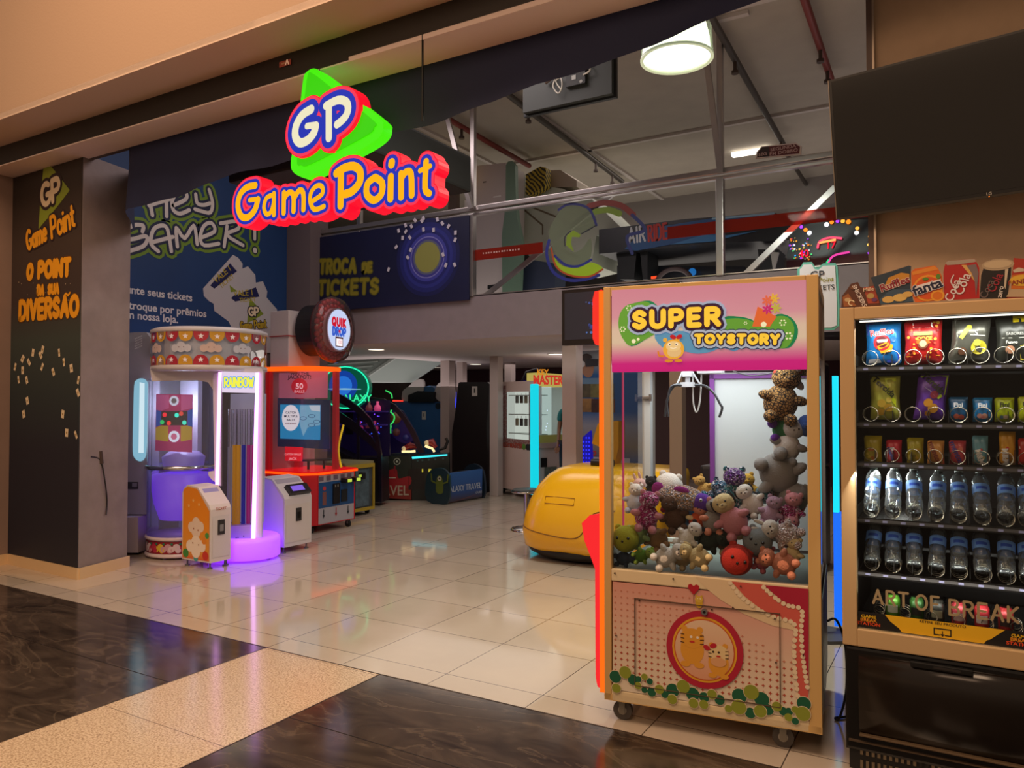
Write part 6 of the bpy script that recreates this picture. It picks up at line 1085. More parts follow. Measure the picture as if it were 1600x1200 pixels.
m.word(FC, 'TOYSTORY', (a[0], a[1]), (c[0], c[1]), hT*.9, .008, .0075, (glow('#2c3c60', .15), glow('#a8bcd8', .35), glow('#33284a', .1), YL), (.021, .017, .0065, 0), gap=.42, hgt1=hT*.98); m.build('marquee_lettering', cm)
m = MB(); x, y = z12([(583, 480)])[0]; YB = glow('#e0ae3c', .4)
m.disc(FC, (x, y), .048, .009, YB, sy=.95); m.disc(FC, (x+.003, y-.012), .032, .0095, glow('#d8c08a', .4), sy=.75); m.disc(FC, (x, y+.014), .034, .0098, glow('#e0cc94', .4), sy=.7)
for s_ in (-1, 1): m.disc(FC, (x-.028*s_-.01, y+.043), .010, .0095, YB, n=12); m.disc(FC, (x-.016*s_-.002, y+.022), .007, .0102, glow('#f4f0e0', .4), n=10); m.disc(FC, (x-.014*s_-.002, y+.022), .003, .0106, M('#2a2018'), n=8); m.disc(FC, (x-.022*s_, y-.052), .018, .0092, glow('#d89a2c', .3), sy=.4); m.disc(FC, (x+.012+.014*s_, y+.056), .012, .0104, glow('#c01c28', .3), sx=1.2, sy=.8, rot=.4*s_)
m.stroke(FC, [(x-.014, y+.008), (x, y+.003), (x+.014, y+.008)], .002, .0103, glow('#f0ead0', .4)); m.stroke(FC, smooth([(x-.045, y-.03), (x-.065, y-.028), (x-.07, y-.01)], 3), .004, .0088, glow('#d88a2c', .3)); m.build('marquee_animal', cm)
# door panel art
z13 = lambda pts: zc(900, 860, 3.75, pts)
q4 = z13([(215, 100), (1362, 222), (1366, 1012), (215, 825)]); PX0, PX1, PZ0, PZ1 = q4[0][0], q4[1][0], .158, .655
m = MB(); m.rect(FC, PX0, PZ0, PX1, PZ1, .0, ramp_z([(0, '#e0d2bc'), (.35, '#dcc4ac'), (.75, '#d8a896'), (1, '#d09484')], PZ0, PZ1, .35), -.02); m.build('door_panel', cm)
m = MB()
CRP = M('#dcc29c', .4); m.shape(FC, [Vector(p) for p in z13([(700, 155), (905, 178), (985, 265), (1100, 350), (1250, 420), (1290, 420), (1290, 470), (1150, 440), (980, 370), (850, 290), (760, 220)])], .0015, CRP)
m.shape(FC, z13([(910, 180), (1095, 200), (1180, 290), (1320, 345), (1320, 600), (1358, 800), (1362, 870), (1305, 860), (1280, 600), (1285, 425), (1180, 395), (1080, 340), (990, 270)]), .002, M('#cc5c50', .4))
m.shape(FC, z13([(1100, 202), (1362, 225), (1364, 850), (1330, 560), (1318, 340), (1200, 290)]), .0025, M('#a8203a', .4))
i = 0
ROW = []
nx, nz = 30, 15
for i in range(nx):
    for j in range(nz):
        x = PX0+.012+i*.0285; z_ = PZ0+.06+j*.0285
        if x > PX1-.015: continue
        zline = PZ1 - .06 - max(0, (x-.38))*.45
        if z_ > PZ1-.015 or (x > .4 and z_ > zline) or x > .845: continue
        if (x-.442)**2/.0225+(z_-.40)**2/.028 < 1: continue
        s_ = .0095*(1.0-.45*(z_-PZ0)/.5); m.shape(FC, [(x, z_-s_), (x+s_*.3, z_-s_*.3), (x+s_, z_), (x+s_*.3, z_+s_*.3), (x, z_+s_), (x-s_*.3, z_+s_*.3), (x-s_, z_), (x-s_*.3, z_-s_*.3)], .001, M('#b04a34' if j < 6 else '#c47a60', .4))
m.build('door_print', cm)
m = MB(); PR = M('#e4d0b0', .4)
for P, n_ in (([(905, 190), (960, 262), (1060, 340), (1160, 388), (1280, 432), (1278, 560), (1283, 700), (1300, 850)], 28), ([(1100, 215), (1150, 262), (1230, 318), (1320, 345), (1320, 450), (1325, 580), (1340, 700), (1356, 800)], 25)):
    S = smooth([Vector(p) for p in z13(P)], 12); Ls = [0]
    for p, q_ in zip(S, S[1:]): Ls.append(Ls[-1]+(q_-p).length)
    for i in range(n_):
        t = Ls[-1]*i/(n_-1); k = max(j for j in range(len(Ls)) if Ls[j] <= t+1e-9); m.disc(FC, (S[min(k, len(S)-1)].x, S[min(k, len(S)-1)].y), .0098, .0035, PR, n=14)
m.build('pearl_print', cm)
r2 = random.Random(21); m = MB()
for a, c, r_, k_ in ((232, 738, 34, 0), (290, 712, 34, 1), (335, 755, 30, 0), (238, 805, 26, 1), (368, 752, 17, 0), (403, 738, 18, 1), (433, 765, 18, 0), (365, 790, 20, 1), (402, 815, 17, 0), (445, 828, 25, 0), (490, 812, 25, 1), (522, 842, 20, 0), (568, 818, 36, 0), (630, 795, 35, 1), (565, 870, 26, 1), (685, 840, 36, 0), (690, 893, 26, 1), (752, 858, 27, 0), (798, 840, 25, 1), (842, 873, 27, 0), (750, 900, 24, 1), (958, 850, 38, 0), (1028, 828, 38, 1), (955, 915, 38, 1), (1088, 870, 38, 0), (1080, 940, 32, 1), (1022, 950, 28, 0), (1125, 930, 29, 0), (1178, 912, 25, 1), (1215, 940, 22, 0), (1248, 942, 20, 0), (1285, 930, 18, 1), (1335, 895, 34, 0), (1330, 955, 36, 1), (1245, 975, 20, 1), (1285, 998, 18, 0), (895, 925, 20, 1)):
    x, y = z13([(a, c)])[0]; r_ *= .00083; m.disc(FC, (x, y), r_+.0025, .004+.0004*(k_*2), PR, n=18); m.disc(FC, (x, y), r_, .0048+.0004*(k_*2), M(('#1e5c40', '#8a9434')[k_], .4), n=18)
m.build('green_dot_print', cm)
m = MB(); x, y = z13([(752, 580)])[0]; R_ = .168
m.disc(FC, (x, y), R_, .005, M('#b0243c', .4), sy=1.02, n=40); m.disc(FC, (x, y), R_*.84, .0056, M('#e0a42c', .4), sy=1.02, n=40); m.disc(FC, (x, y), R_*.79, .0062, M('#c85a28', .4), sy=1.02, n=40); m.disc(FC, (x, y), R_*.76, .0068, ramp_z([(0, '#d89a78'), (1, '#e0c0a0')], y-.12, y+.12), sy=1.02, n=40)
OR_ = M('#dc9a34', .45)
for c_, sc_, hd in (((x-.052, y-.005), 1.0, 1), ((x+.062, y-.05), .85, -1)):
    m.disc(FC, (c_[0], c_[1]), .052*sc_, .0075, OR_, sy=1.25); m.disc(FC, (c_[0], c_[1]+.05*sc_), .052*sc_, .008, OR_ if hd > 0 else M('#e0c490', .45), sy=.85)
    for s_ in (-1, 1):
        m.disc(FC, (c_[0]+.034*s_*sc_, c_[1]+.09*sc_), .014*sc_, .0078, OR_, n=12); m.disc(FC, (c_[0]+.03*s_*sc_, c_[1]-.066*sc_), .022*sc_, .0082, OR_, sy=.6); m.disc(FC, (c_[0]+.014*s_*sc_+.01*hd, c_[1]+.056*sc_), .006*sc_, .0088, M('#e8e0d0') if hd > 0 else M('#3a2a18'), n=10)
        for k in range(3): m.stroke(FC, [(c_[0]+.05*s_*sc_, c_[1]+(.03+.018*k)*sc_), (c_[0]+.036*s_*sc_, c_[1]+(.028+.018*k)*sc_)], .0018, .0088, M('#4a2a14'))
    m.disc(FC, (c_[0], c_[1]+.035*sc_), .012*sc_, .0088, M('#c03028'), sy=.4, n=12)
m.disc(FC, (x+.062, y-.045), .034, .009, M('#d8a070'), sy=.6)
for s_ in (-1, 1): m.disc(FC, (x+.026+.014*s_, y+.018+.006*s_), .013, .0095, M('#b82030'), sx=1.2, sy=.8, rot=.4*s_)
m.build('round_medallion', cm)
x, y = z13([(690, 225)])[0]; m = MB(); s_ = .026; m.shape(FC, [(x, y-s_), (x-s_*.95, y+s_*.1), (x-s_*.9, y+s_*.65), (x-s_*.45, y+s_*.85), (x, y+s_*.5), (x+s_*.45, y+s_*.85), (x+s_*.9, y+s_*.65), (x+s_*.95, y+s_*.1)], .005, M('#b01c2c', .4)); m.stroke(FC, [(x, y-s_), (x, y-.06)], .0012, .0045, M('#8a5a30'))
x2, y2 = z13([(722, 305)])[0]; m.disc(FC, (x2, y2), .016, .0048, M('#c8a030', .4), sy=1.5); m.disc(FC, (x2, y2+.015), .018, .005, M('#d0ac44', .4), sy=.8)
for s2 in (-1, 1): m.disc(FC, (x2+.012*s2, y2+.03), .005, .0049, M('#c8a030', .4), n=8); m.disc(FC, (x2+.006*s2, y2+.018), .0025, .0055, M('#e8e4d0'), n=8)
m.build('heart_print', cm)
m = MB(); fr_ = z13([(358, 270), (1196, 378), (1204, 890), (345, 730)]); dx0, dx1 = fr_[3][0], fr_[1][0]; dz1 = (fr_[0][1]+fr_[1][1])/2; dz0 = dz1-.40
for a in ((dx0, dz0, dx1, dz0+.003), (dx0, dz1-.003, dx1, dz1), (dx0, dz0, dx0+.003, dz1), (dx1-.003, dz0, dx1, dz1)): m.rect(FC, a[0], a[1], a[2], a[3], .0068, M('#5a4638', .5), 0)
m.build('hatch_outline', cm); m = MB(); x, y = z13([(755, 357)])[0]; m.disc(FC, (x, y), .014, .016, CHR, 0, n=18); m.disc(FC, (x, y), .006, .018, BLK, n=10); m.build('door_lock', cm)
m = MB()
for a, c in ((228, 132), (570, 165), (965, 208), (372, 292), (797, 345), (920, 332), (1165, 398), (236, 497), (1172, 655), (1332, 612)): x, y = z13([(a, c)])[0]; m.disc(FC, (x, y), .0035, .0085, M('#4a3428', .4), 0, n=8)
m.build('screws', cm)
# window side: glass, walls, lamp
m = MB(); m.rect(FC, .035, zw, CWD-.05, zb2, -.02, glass('#fbfdfd', .9)); m.build('front_glass', cm)
m = LB(); m.add([(.01, .05, zw), (.01, CDP-.05, zw), (.01, CDP-.05, zb2+.02), (.01, .05, zb2+.02)], [(0, 1, 2, 3)], glass('#f0f4f2', 1.3)); m.build('side_glass', cm)
m = LB(); m.add([(CWD-.01, .05, zw), (CWD-.01, CDP-.05, zw), (CWD-.01, CDP-.05, zb2+.02), (CWD-.01, .05, zb2+.02)], [(0, 1, 2, 3)], glass('#f0f4f2', 1.3)); m.build('side_glass', cm)
m = LB(); m.b2(.02, CWD-.02, .04, CDP-.02, zw-.05, zw-.02, M('#7d8c84', .6)); m.build('toy_tray', cm)
m = LB(); m.b2(.38, CWD-.04, CDP-.04, CDP-.02, zw, zb2+.02, M('#d2d8d8', .45)); m.build('back_panel', cm)
m = LB(); m.b2(.36, .385, CDP-.06, CDP-.03, zw, zb2+.02, M('#7c3a92', .5)); m.b2(.36, CWD-.04, CDP-.06, CDP-.03, zm-.035, zm-.01, M('#7c3a92', .5)); m.build('purple_trim', cm)
m = LB(); m.b2(.0, .045, CDP-.12, CDP-.06, zw, zm+.05, M('#d8dcdc', .35)); m.b2(.02, .35, CDP-.07, CDP-.045, zw+.0, zw+.02, M('#d8dcdc', .3)); m.b2(.01, .02, .05, CDP-.06, zw, zw+.09, M('#c8ccd0', .35)); m.build('door_rail', cm)
m = LB()
for z_ in (zw+.24, zm-.14): m.box((.03, CDP-.13, z_), (.05, .02, .02), CHR, .004); m.cyl((.05, CDP-.14, z_-.02), (.05, CDP-.14, z_+.02), .008, CHR)
m.build('hinge', cm)
m = LB(); m.b2(.005, .012, .30, .315, zw, zm, E('#d8406a', .55)); m.build('side_led_line', cm)
m = LB(); m.b2(.1, CWD-.1, .1, .13, zm+.015, zm+.04, E('#fff2fa', 1.6)); m.b2(.05, CWD-.05, CDP-.12, CDP-.1, zm+.012, zm+.035, E('#f6e8f6', 1.2)); m.build('cabinet_tube', cm)
_p = TL4 @ Vector((CWD/2, CDP*.5, zm+.03)); light('AREA', 'claw_cabinet_lamp', tuple(_p), 6.5, (.96, 1, 1), .7, .6)
# gantry and claw
m = LB(); m.b2(.02, CWD-.03, .33, .36, zm+.02, zm+.05, CHR); m.box((.44, .345, zm+.0), (.12, .1, .05), M('#d8dce0', .3), .01); m.build('gantry', cm)
FCl = Fr(tuple(cO+eY*.33), tuple(eX)); zk2 = lambda pts: zz(FCl, 900, 420, 3.81, pts)
hub = zk2([(665, 690)])[0]; hp = FCl.at(*hub)
m = MB(); m.cyl(hp, hp+Vector((0, 0, zm-hp.z)), .012, M('#c8ccd0', .3, .5)); m.cyl(hp-Vector((0, 0, .012)), hp+Vector((0, 0, .012)), .035, M('#d8dce0', .3)); m.cyl(hp+Vector((0, 0, .04)), hp+Vector((0, 0, .1)), .026, M('#d8dce0', .3)); 
cl = m.build('claw_hub', cm)
for P in ([(655, 695), (600, 690), (560, 730), (540, 800), (528, 880)], [(680, 695), (760, 695), (820, 740), (858, 805), (870, 830), (852, 885)], [(640, 695), (575, 700), (552, 770), (545, 800), (555, 880)]):
    S = smooth([Vector(p) for p in zk2(P)], 4); m = MB(); m.tube([FCl.at(p.x, p.y, .02*(P[1][0] == 575)) for p in S], .006, M('#4a4e54', .35, .5), 8); m.build('prong', cl)
m = MB()
for P in ([(690, 610), (740, 690)], [(635, 610), (600, 690)]): m.tube([FCl.at(*q_) for q_ in zk2(P)], .0045, M('#d8dce0', .3))
m.build('linkage', cl)
m = MB(); m.tube([FCl.at(p.x, p.y, -.03) for p in smooth([Vector(p) for p in zk2([(690, 610), (690, 780), (710, 855), (732, 780), (742, 610)])], 5)], .004, M('#d8d8d4', .5)); m.build('lift_cable', cm)
m = MB(); m.tube([FCl.at(p.x, p.y, -.2) for p in smooth([Vector(p) for p in zk2([(900, 600), (1000, 628), (1120, 618), (1180, 598)])], 5)], .003, M('#3a3a3c')); m.build('sensor_wire', cm)
# glowing side fins
m = LB(); m.b2(-.022, 0, .0, .03, zb_+.03, zt-.015, E('#ff6a14', 1.15)); m.build('orange_light_strip', cm)
z14 = lambda u, v: FC.px(u, v)
m = MB(); P = [z14(944, 452), z14(933, 455), z14(930, 468), z14(930, 528), z14(934, 538), z14(944, 541)]; P = [(p[0]-.015, p[1]) for p in P]; m.shape(FC, P, -.005, E('#ff3226', .95), -.03); m.build('red_fin', cm)
m = MB(); P = [z14(944, 803), z14(925, 806), z14(913, 818), z14(917, 845), z14(926, 868), z14(934, 890), z14(935, 1060), z14(938, 1074), z14(944, 1078)]; P = [(p[0]-.015, p[1]) for p in P]; m.shape(FC, P, -.005, E('#ff2a2e', .95), -.03); m.build('red_fin', cm)
for lx, ly in ((.07, .07), (CWD-.16, .07), (.07, CDP-.1), (CWD-.16, CDP-.1)):
    m = LB(); m.cyl((lx, ly-.012, .045), (lx, ly+.012, .045), .045, M('#4a4440', .5), n=20); m.cyl((lx, ly-.014, .045), (lx, ly+.014, .045), .02, M('#a8a49c', .4, .6)); m.b2(lx-.02, lx+.02, ly-.03, ly+.03, .085, zb_, M('#8a867c', .4, .7)); m.b2(lx-.014, lx+.014, ly-.02, ly-.015, .03, .1, M('#8a867c', .4, .7)); m.build('caster', cm)
m = LB(); m.b2(CWD, CWD+.004, .06, CDP-.06, zb_+.06, zw-.06, M('#8c8884', .35, .3)); m.build('side_door', cm)
m = MB(); q_ = TL4 @ Vector((CWD+.012, .45, .46)); S = smooth([q_, q_+Vector((.04, 0, .01)), q_+Vector((.075, .01, -.1)), q_+Vector((.08, 0, -.3)), q_+Vector((.05, .0, -.44)), q_+Vector((.03, .02, -.452)), q_+Vector((.09, .12, -.452)), q_+Vector((.05, .5, -.452))], 6); m.tube(S, .0055, M('#141414')); solo(m, 'power_cable', (q_.x, q_.y, 0), 'black power cable drooping from the right side of the pink claw machine', 'cable')
p = oz(1137, 1128, 0); m = MB(); m.lathe([(0, 0), (.04, 0), (.05, .09), (0, .09)], (p.x, p.y+.25, 0), M('#a02420', .5), 16); solo(m, 'red_tub', (p.x, p.y+.25, 0), 'small red tub on the floor under the pink claw machine', 'tub')
# ================================================================== PLUSH TOYS
FZ = lambda c, d: M(c, .95, bump=.3, scale=160)
def plush(name, label, a, c, d, s, body, head=None, ear=None, limb=None, tilt=0.0, yaw=0.0, kind='bear', belly=None, eyes=True, long_=1.1):
    """a, c = place on the photo (zoomed); d = distance behind the glass; s = half size"""
    s *= 1.42; c -= 6
    if c > 1045: c += 18; d = max(.055, d-.012)
    fr = Fr(tuple(cO+eY*d), tuple(eX)); x, y = fr.px(920+a/3.53, 560+c/3.53); x = min(x, CWD-.07-s*1.0); x = max(x, .03+s*.75); P = fr.at(x, y)
    head = head or body; ear = ear or head; limb = limb or body
    t = thing(name, label, 'plush toy', tuple(P), 0, 'plush toys in the pink claw machine')
    R = Matrix.Rotation(AW+yaw, 4, 'Z') @ Matrix.Rotation(tilt, 4, 'Y')
    Mx = Matrix.Translation(P) @ R
    def nb(): b_ = MB(); b_.T = Mx; return b_
    if kind == 'ball':
        m = nb(); m.sph((0, 0, 0), s, body, (1, .9, .98), n=20); bo = m.build('body', t)
        for sx in (-1, 1): m = nb(); m.sph((sx*s*.55, 0, s*.8), s*.25, ear, (1, .6, 1)); m.build('ear', t)
        hz, hr, hy = 0, s, 0
    elif kind == 'fish':
        m = nb(); m.sph((0, 0, 0), s, body, (1.5, .8, .8), n=20); m.build('body', t); m = nb(); m.sph((s*1.25, -s*.15, -s*.05), s*.62, head, (1.1, .8, .9), n=16); m.sph((s*1.85, -s*.2, -s*.2), s*.25, head, (1.5, .8, .6)); m.build('head', t)
        m = nb(); m.sph((s*.1, -s*.5, s*.45), s*.4, ear, (1.3, .4, .8)); m.build('fin', t); m = nb(); m.sph((-s*1.5, 0, s*.3), s*.4, ear, (1, .4, 1.1)); m.build('tail', t)
        m = nb(); m.sph((s*1.35, -s*.62, s*.15), s*.1, M('#e8e8e8', .3)); m.sph((s*1.37, -s*.69, s*.15), s*.06, M('#101010', .15)); m.build('eye', t); return t
    else:
        m = nb(); m.sph((0, 0, 0), s*.72, body, (1, .88, long_), n=18); m.build('body', t)
        hz, hr, hy = s*.72*long_+s*.28, s*.55, -s*.12
        m = nb(); m.sph((0, hy, hz), hr, head, (1.12, .95, .95), n=18)
        if kind != 'cat': m.sph((0, hy-hr*.85, hz-hr*.15), hr*.36, belly or head, (1.1, .7, .8))
        hd = m.build('head', t)
        if belly: m = nb(); m.sph((0, -s*.3, -s*.02), s*.48, belly, (.9, .8, 1.1)); m.build('belly', t)
        for sx in (-1, 1):
            m = nb()
            if kind == 'bunny': m.sph((sx*hr*.45, hy, hz+hr*1.35), hr*.3, ear, (.8, .5, 2.2))
            elif kind == 'dog': m.sph((sx*hr*1.05, hy, hz+hr*.1), hr*.36, ear, (.6, .5, 1.6))
            elif kind == 'cat': m.cyl((sx*hr*.6, hy, hz+hr*.6), (sx*hr*.75, hy, hz+hr*1.35), hr*.36, ear, .004, 12)
            else: m.sph((sx*hr*.78, hy, hz+hr*.75), hr*.34, ear, (1, .55, 1))
            m.build('ear', t)
            m = nb(); m.sph((sx*s*.66, -s*.25, s*.2), s*.26, limb, (1.45, 1, .85)); m.build('arm', t)
            m = nb(); m.sph((sx*s*.42, -s*.5, -s*.6*long_), s*.3, limb, (.9, 1.35, .9)); m.build('foot', t)
    if eyes:
        e = hr*(.95 if kind != 'ball' else .9)
        for sx in (-1, 1): m = nb(); m.sph((sx*hr*.4, hy-e*.88, hz+hr*.18), hr*.115, M('#0c0a0a', .12), n=8); m.build('eye', t)
        m = nb(); m.sph((0, hy-(e*1.12 if kind not in ('ball', 'cat') else e*.95), hz-hr*.05), hr*.1, M('#3a2018' if kind != 'ball' else '#101010', .3), n=8); m.build('nose', t)
    return t
cW, cCr, cGr, cPk, cPe = FZ('#d8d4cc', 0), FZ('#dcc894', 0), FZ('#8d8a86', 0), FZ('#cf8a94', 0), FZ('#d98e72', 0)
cRd, cYg, cTu, cBr, cGB, cBk, cLv, cPu, cNv = FZ('#b83228', 0), FZ('#a8aa2c', 0), FZ('#4f7a1e', 0), FZ('#4a2f1c', 0), FZ('#7d868a', 0), FZ('#151314', 0), FZ('#a888a0', 0), FZ('#5a2a9a', 0), FZ('#24384c', 0)
LEO = pattern('leopard', '#1c120a', '#b08448', 75, .9, .1); SQm, SQs, SQt, SQw, SQb = sequin('#8a1048', '#c83a88'), sequin('#8a8a8e', '#c0883a'), sequin('#0a2c4a', '#2a9a98'), sequin('#d8b8b0', '#f0e6e0'), sequin('#151a44', '#1c7a9a')
PL = [
 ('plush_ball', 'lime yellow round plush in the lower left corner of the claw machine', 190, 1000, .09, .046, cYg, None, None, None, 0, 0, 'ball'),
 ('plush_turtle', 'small green plush turtle at the bottom left, beside the lime round plush', 290, 1076, .06, .030, cTu, FZ('#7d9a3a', 0), None, FZ('#7d9a3a', 0), 1.2, 0, 'bear'),
 ('plush_bear', 'magenta sequinned plush with pink feet on the left of the pile', 318, 880, .15, .055, SQm, SQm, cPk, cPk, .15, .3, 'bear'),
 ('plush_bear', 'white plush bear lying low at the glass, right of the green turtle', 425, 1085, .07, .046, cW, None, None, None, 1.1, .1, 'bear'),
 ('plush_dog', 'pale cream plush dog lying along the bottom of the glass in the middle', 610, 1085, .07, .044, cCr, None, None, None, -1.2, 0, 'dog'),
 ('plush_panda', 'white plush head with black striped ear patch left of centre', 545, 1000, .13, .042, cW, cW, cBk, cW, .7, -.2, 'bear'),
 ('plush_crab', 'bright red round plush with black eyes at the bottom of the glass', 815, 1098, .06, .050, cRd, cRd, cRd, None, .4, .2, 'ball'),
 ('plush_ball', 'grey blue round plush right of the centre of the pile', 930, 1015, .10, .046, cGB, None, None, None, .3, 0, 'ball'),
 ('plush_pig', 'peach pink plush lying at the lower right of the glass', 1075, 1120, .07, .048, cPe, None, None, None, -1.25, 0, 'bear'),
 ('plush_unicorn', 'white glittering plush with stubby legs near the right of the pile', 1095, 975, .12, .050, SQw, cW, cW, SQw, -1.3, .2, 'bunny'),
 ('plush_puppy', 'cream faced plush puppy with pink hood and black ear in the middle', 800, 905, .12, .060, cPk, cCr, cBk, cPk, -.5, 0, 'dog'),
 ('plush_mouse', 'fuzzy grey plush with pink arms beside the cream faced puppy', 685, 905, .17, .048, cGr, cGr, cPk, cPe, .1, .4, 'bear'),
 ('plush_monkey', 'dark brown plush behind the magenta sequinned one', 475, 890, .19, .05, cBr, None, None, None, -.3, .2, 'bear'),
 ('plush_dolphin', 'rainbow sequinned plush dolphin with a purple head on top of the pile', 510, 775, .22, .056, SQs, cPu, FZ('#8a1c7a', 0), None, .1, -.1, 'fish'),
 ('plush_dragon', 'teal and violet sequinned plush sitting upright at the top centre', 805, 765, .28, .060, SQt, sequin('#3a1060', '#7a2a98'), SQt, SQb, 0, 0, 'bear'),
 ('plush_fish', 'small teal sequinned plush at the back right, next to the red spotted one', 975, 755, .36, .040, SQt, cGB, SQt, None, .3, 1.5, 'fish'),
 ('plush_dog', 'black and white plush dog behind the grey blue round plush', 905, 810, .24, .046, cW, cW, cBk, cW, -.6, .2, 'dog'),
 ('plush_cat', 'white round plush at the back left, beside the small penguin', 440, 715, .38, .052, cW, cW, cW, None, .2, 0, 'ball'),
 ('plush_penguin', 'small black plush penguin with a yellow bib at the back left', 345, 740, .33, .034, cBk, cBk, cBk, FZ('#d8a820', 0), 0, 0, 'bear'),
 ('plush_bear', 'hot pink sequinned plush at the far right edge of the pile', 1160, 865, .22, .044, SQm, cPk, None, None, .2, 0, 'bear'),
 ('plush_ladybird', 'large red plush with black spots under the grey plush stack on the right', 1110, 790, .40, .062, pattern('spots', '#151010', '#b8281e', 9, .9, .4), cRd, cBk, None, .3, 0, 'ball'),
 ('plush_elephant', 'tall grey plush hanging over the right side of the pile', 1135, 640, .32, .085, cGr, cGr, cGr, cGr, 2.6, .2, 'dog'),
 ('plush_cat', 'grey and white plush cat head halfway up the right side stack', 1150, 500, .34, .060, cW, FZ('#c8c8c8', 0), cGr, cGr, .3, .2, 'cat'),
 ('plush_caterpillar', 'green plush with purple foot folded into the right side stack', 1130, 395, .36, .060, FZ('#1c6a3a', 0), FZ('#2f56a0', 0), FZ('#1c6a3a', 0), FZ('#5a1c8a', 0), 1.4, .0, 'bear'),
 ('plush_leopard', 'leopard print plush near the top of the right side stack', 1150, 250, .34, .078, LEO, LEO, FZ('#b82c30', 0), LEO, .2, .3, 'bear'),
 ('plush_leopard', 'second leopard print plush touching the roof on the right side', 1170, 115, .38, .056, LEO, LEO, LEO, cW, .9, .3, 'bear'),
 ('plush_rabbit', 'white plush rabbit squeezed at the top of the right side stack', 1085, 85, .34, .036, cW, None, None, cRd, 1.0, 0, 'bunny'),
 ('plush_bear', 'lavender plush between the black and white dog and the glittering one', 1000, 870, .19, .040, cLv, None, None, None, .3, 0, 'bear'),
 ('plush_fox', 'orange red plush with cream paws left of the fuzzy grey one', 600, 905, .20, .040, FZ('#c0502a', 0), cPe, None, cCr, .2, .2, 'cat'),
 ('plush_bear', 'teal blue plush lying flat in the bottom left corner', 175, 1090, .12, .032, cNv, None, None, None, 1.4, 0, 'bear'),
 ('plush_bear', 'pale blue and white plush at the left wall of the pile', 255, 800, .28, .042, FZ('#b8c0d0', 0), cW, cW, None, .1, 0, 'bear'),
 ('plush_bunny', 'pale pink plush rabbit at the back left near the penguin', 300, 760, .45, .040, FZ('#d8b0a8', 0), None, None, None, -.3, 0, 'bunny'),
 ('plush_bear', 'cream plush in the bottom right corner of the glass', 1185, 1080, .12, .036, cCr, None, None, None, .2, 0, 'bear'),
 ('plush_bear', 'dark blue sequinned plush between the dolphin and the upright teal one', 690, 790, .33, .048, SQb, SQb, None, None, .4, 0, 'bear'),
 ('plush_bear', 'dark green plush under the cream faced puppy', 660, 1010, .16, .046, FZ('#1e2c22', 0), None, None, None, 1.3, 0, 'bear'),
 ('plush_bear', 'crimson plush partly hidden behind the dolphin', 450, 790, .40, .045, FZ('#8a1a28', 0), None, None, None, 0, 0, 'bear'),
 ('plush_bear', 'second white plush behind the glittering one on the right', 1010, 960, .24, .042, cW, None, None, None, -.2, 0, 'bear'),
 ('plush_bear', 'black plush wedged under the upright teal one', 850, 850, .30, .050, SQb, cBk, cBk, None, .6, 0, 'bear'),
 ('plush_bear', 'tan plush at the back centre of the pile', 640, 730, .50, .034, FZ('#b8904a', 0), None, None, None, -.5, 0, 'bear'),
 ('plush_bear', 'beige plush wedged low between the white bear and the cream dog', 520, 1085, .16, .040, FZ('#c8b088', 0), None, None, None, .5, 0, 'bear'),
 ('plush_bear', 'rose pink plush low between the red one and the peach pink one', 955, 1105, .15, .036, FZ('#c86a78', 0), None, None, None, .4, 0, 'bear'),
 ('plush_bear', 'pale green plush behind the small green turtle', 270, 980, .2, .045, FZ('#9ab87a', 0), None, None, None, .5, 0, 'bear'),
 ('plush_bear', 'brown and cream plush between the dark green one and the grey blue ball', 760, 1015, .22, .045, FZ('#7a5436', 0), cCr, None, cCr, .8, 0, 'bear'),
 ('plush_cat', 'dusty pink plush cat in front of the far right sequinned plush', 1180, 985, .2, .040, FZ('#c88a9a', 0), None, None, None, 0, 0, 'cat'),
 ('plush_bear', 'light brown plush behind the white bear and panda head', 380, 1000, .24, .048, FZ('#a07a50', 0), None, None, None, -.6, 0, 'bear'),
 ('plush_bear', 'charcoal plush behind the lavender one on the right', 1060, 830, .34, .045, FZ('#3a3438', 0), None, None, None, .2, 0, 'bear'),
 ('plush_bear', 'sky blue plush behind the dark brown one', 560, 870, .33, .048, FZ('#5a8ab8', 0), None, None, None, .3, 0, 'bear'),
 ('plush_bear', 'mustard plush at the back between the upright teal one and the spotted red one', 890, 745, .5, .042, FZ('#b89030', 0), None, None, None, -.2, 0, 'bear'),
]
for p_ in PL: plush(*p_)
# ================================================================== VENDING MACHINE
vy = 3.39; vx0, vx1 = -.425, .52; FVe = Fr((0, vy, 0), (1, 0, 0)); BRZ = M('#cca878', .38, .2); VB = M('#1a1512', .4); VK = M('#0e0c0b', .25)
vm = thing('vending_machine', 'black and bronze framed vending machine stocked with snacks and water bottles', 'vending machine', ((vx0+vx1)/2, vy+.4, 0))
gz0, gz1 = .585, 1.835
m = MB(); m.b2(vx0, vx0+.055, vy-.02, vy+.02, .51, 1.88, BRZ, .004); m.b2(vx1-.055, vx1, vy-.02, vy+.02, .51, 1.88, BRZ, .004); m.b2(vx0+.055, vx1-.055, vy-.02, vy+.02, 1.83, 1.88, BRZ, .004); m.b2(vx0+.055, vx1-.055, vy-.02, vy+.02, .51, .58, BRZ, .004); m.build('door_frame', vm)
m = MB(); m.b2(vx0+.005, vx0+.035, vy+.02, vy+.82, .08, 1.875, VB); m.b2(vx1-.035, vx1-.005, vy+.02, vy+.82, .08, 1.875, VB); m.b2(vx0+.035, vx1-.035, vy+.02, vy+.82, 1.84, 1.875, VB); m.b2(vx0+.035, vx1-.035, vy+.78, vy+.82, .08, 1.84, VB); m.b2(vx0+.035, vx1-.035, vy+.02, vy+.78, .5, .56, VB); m.build('cabinet', vm)
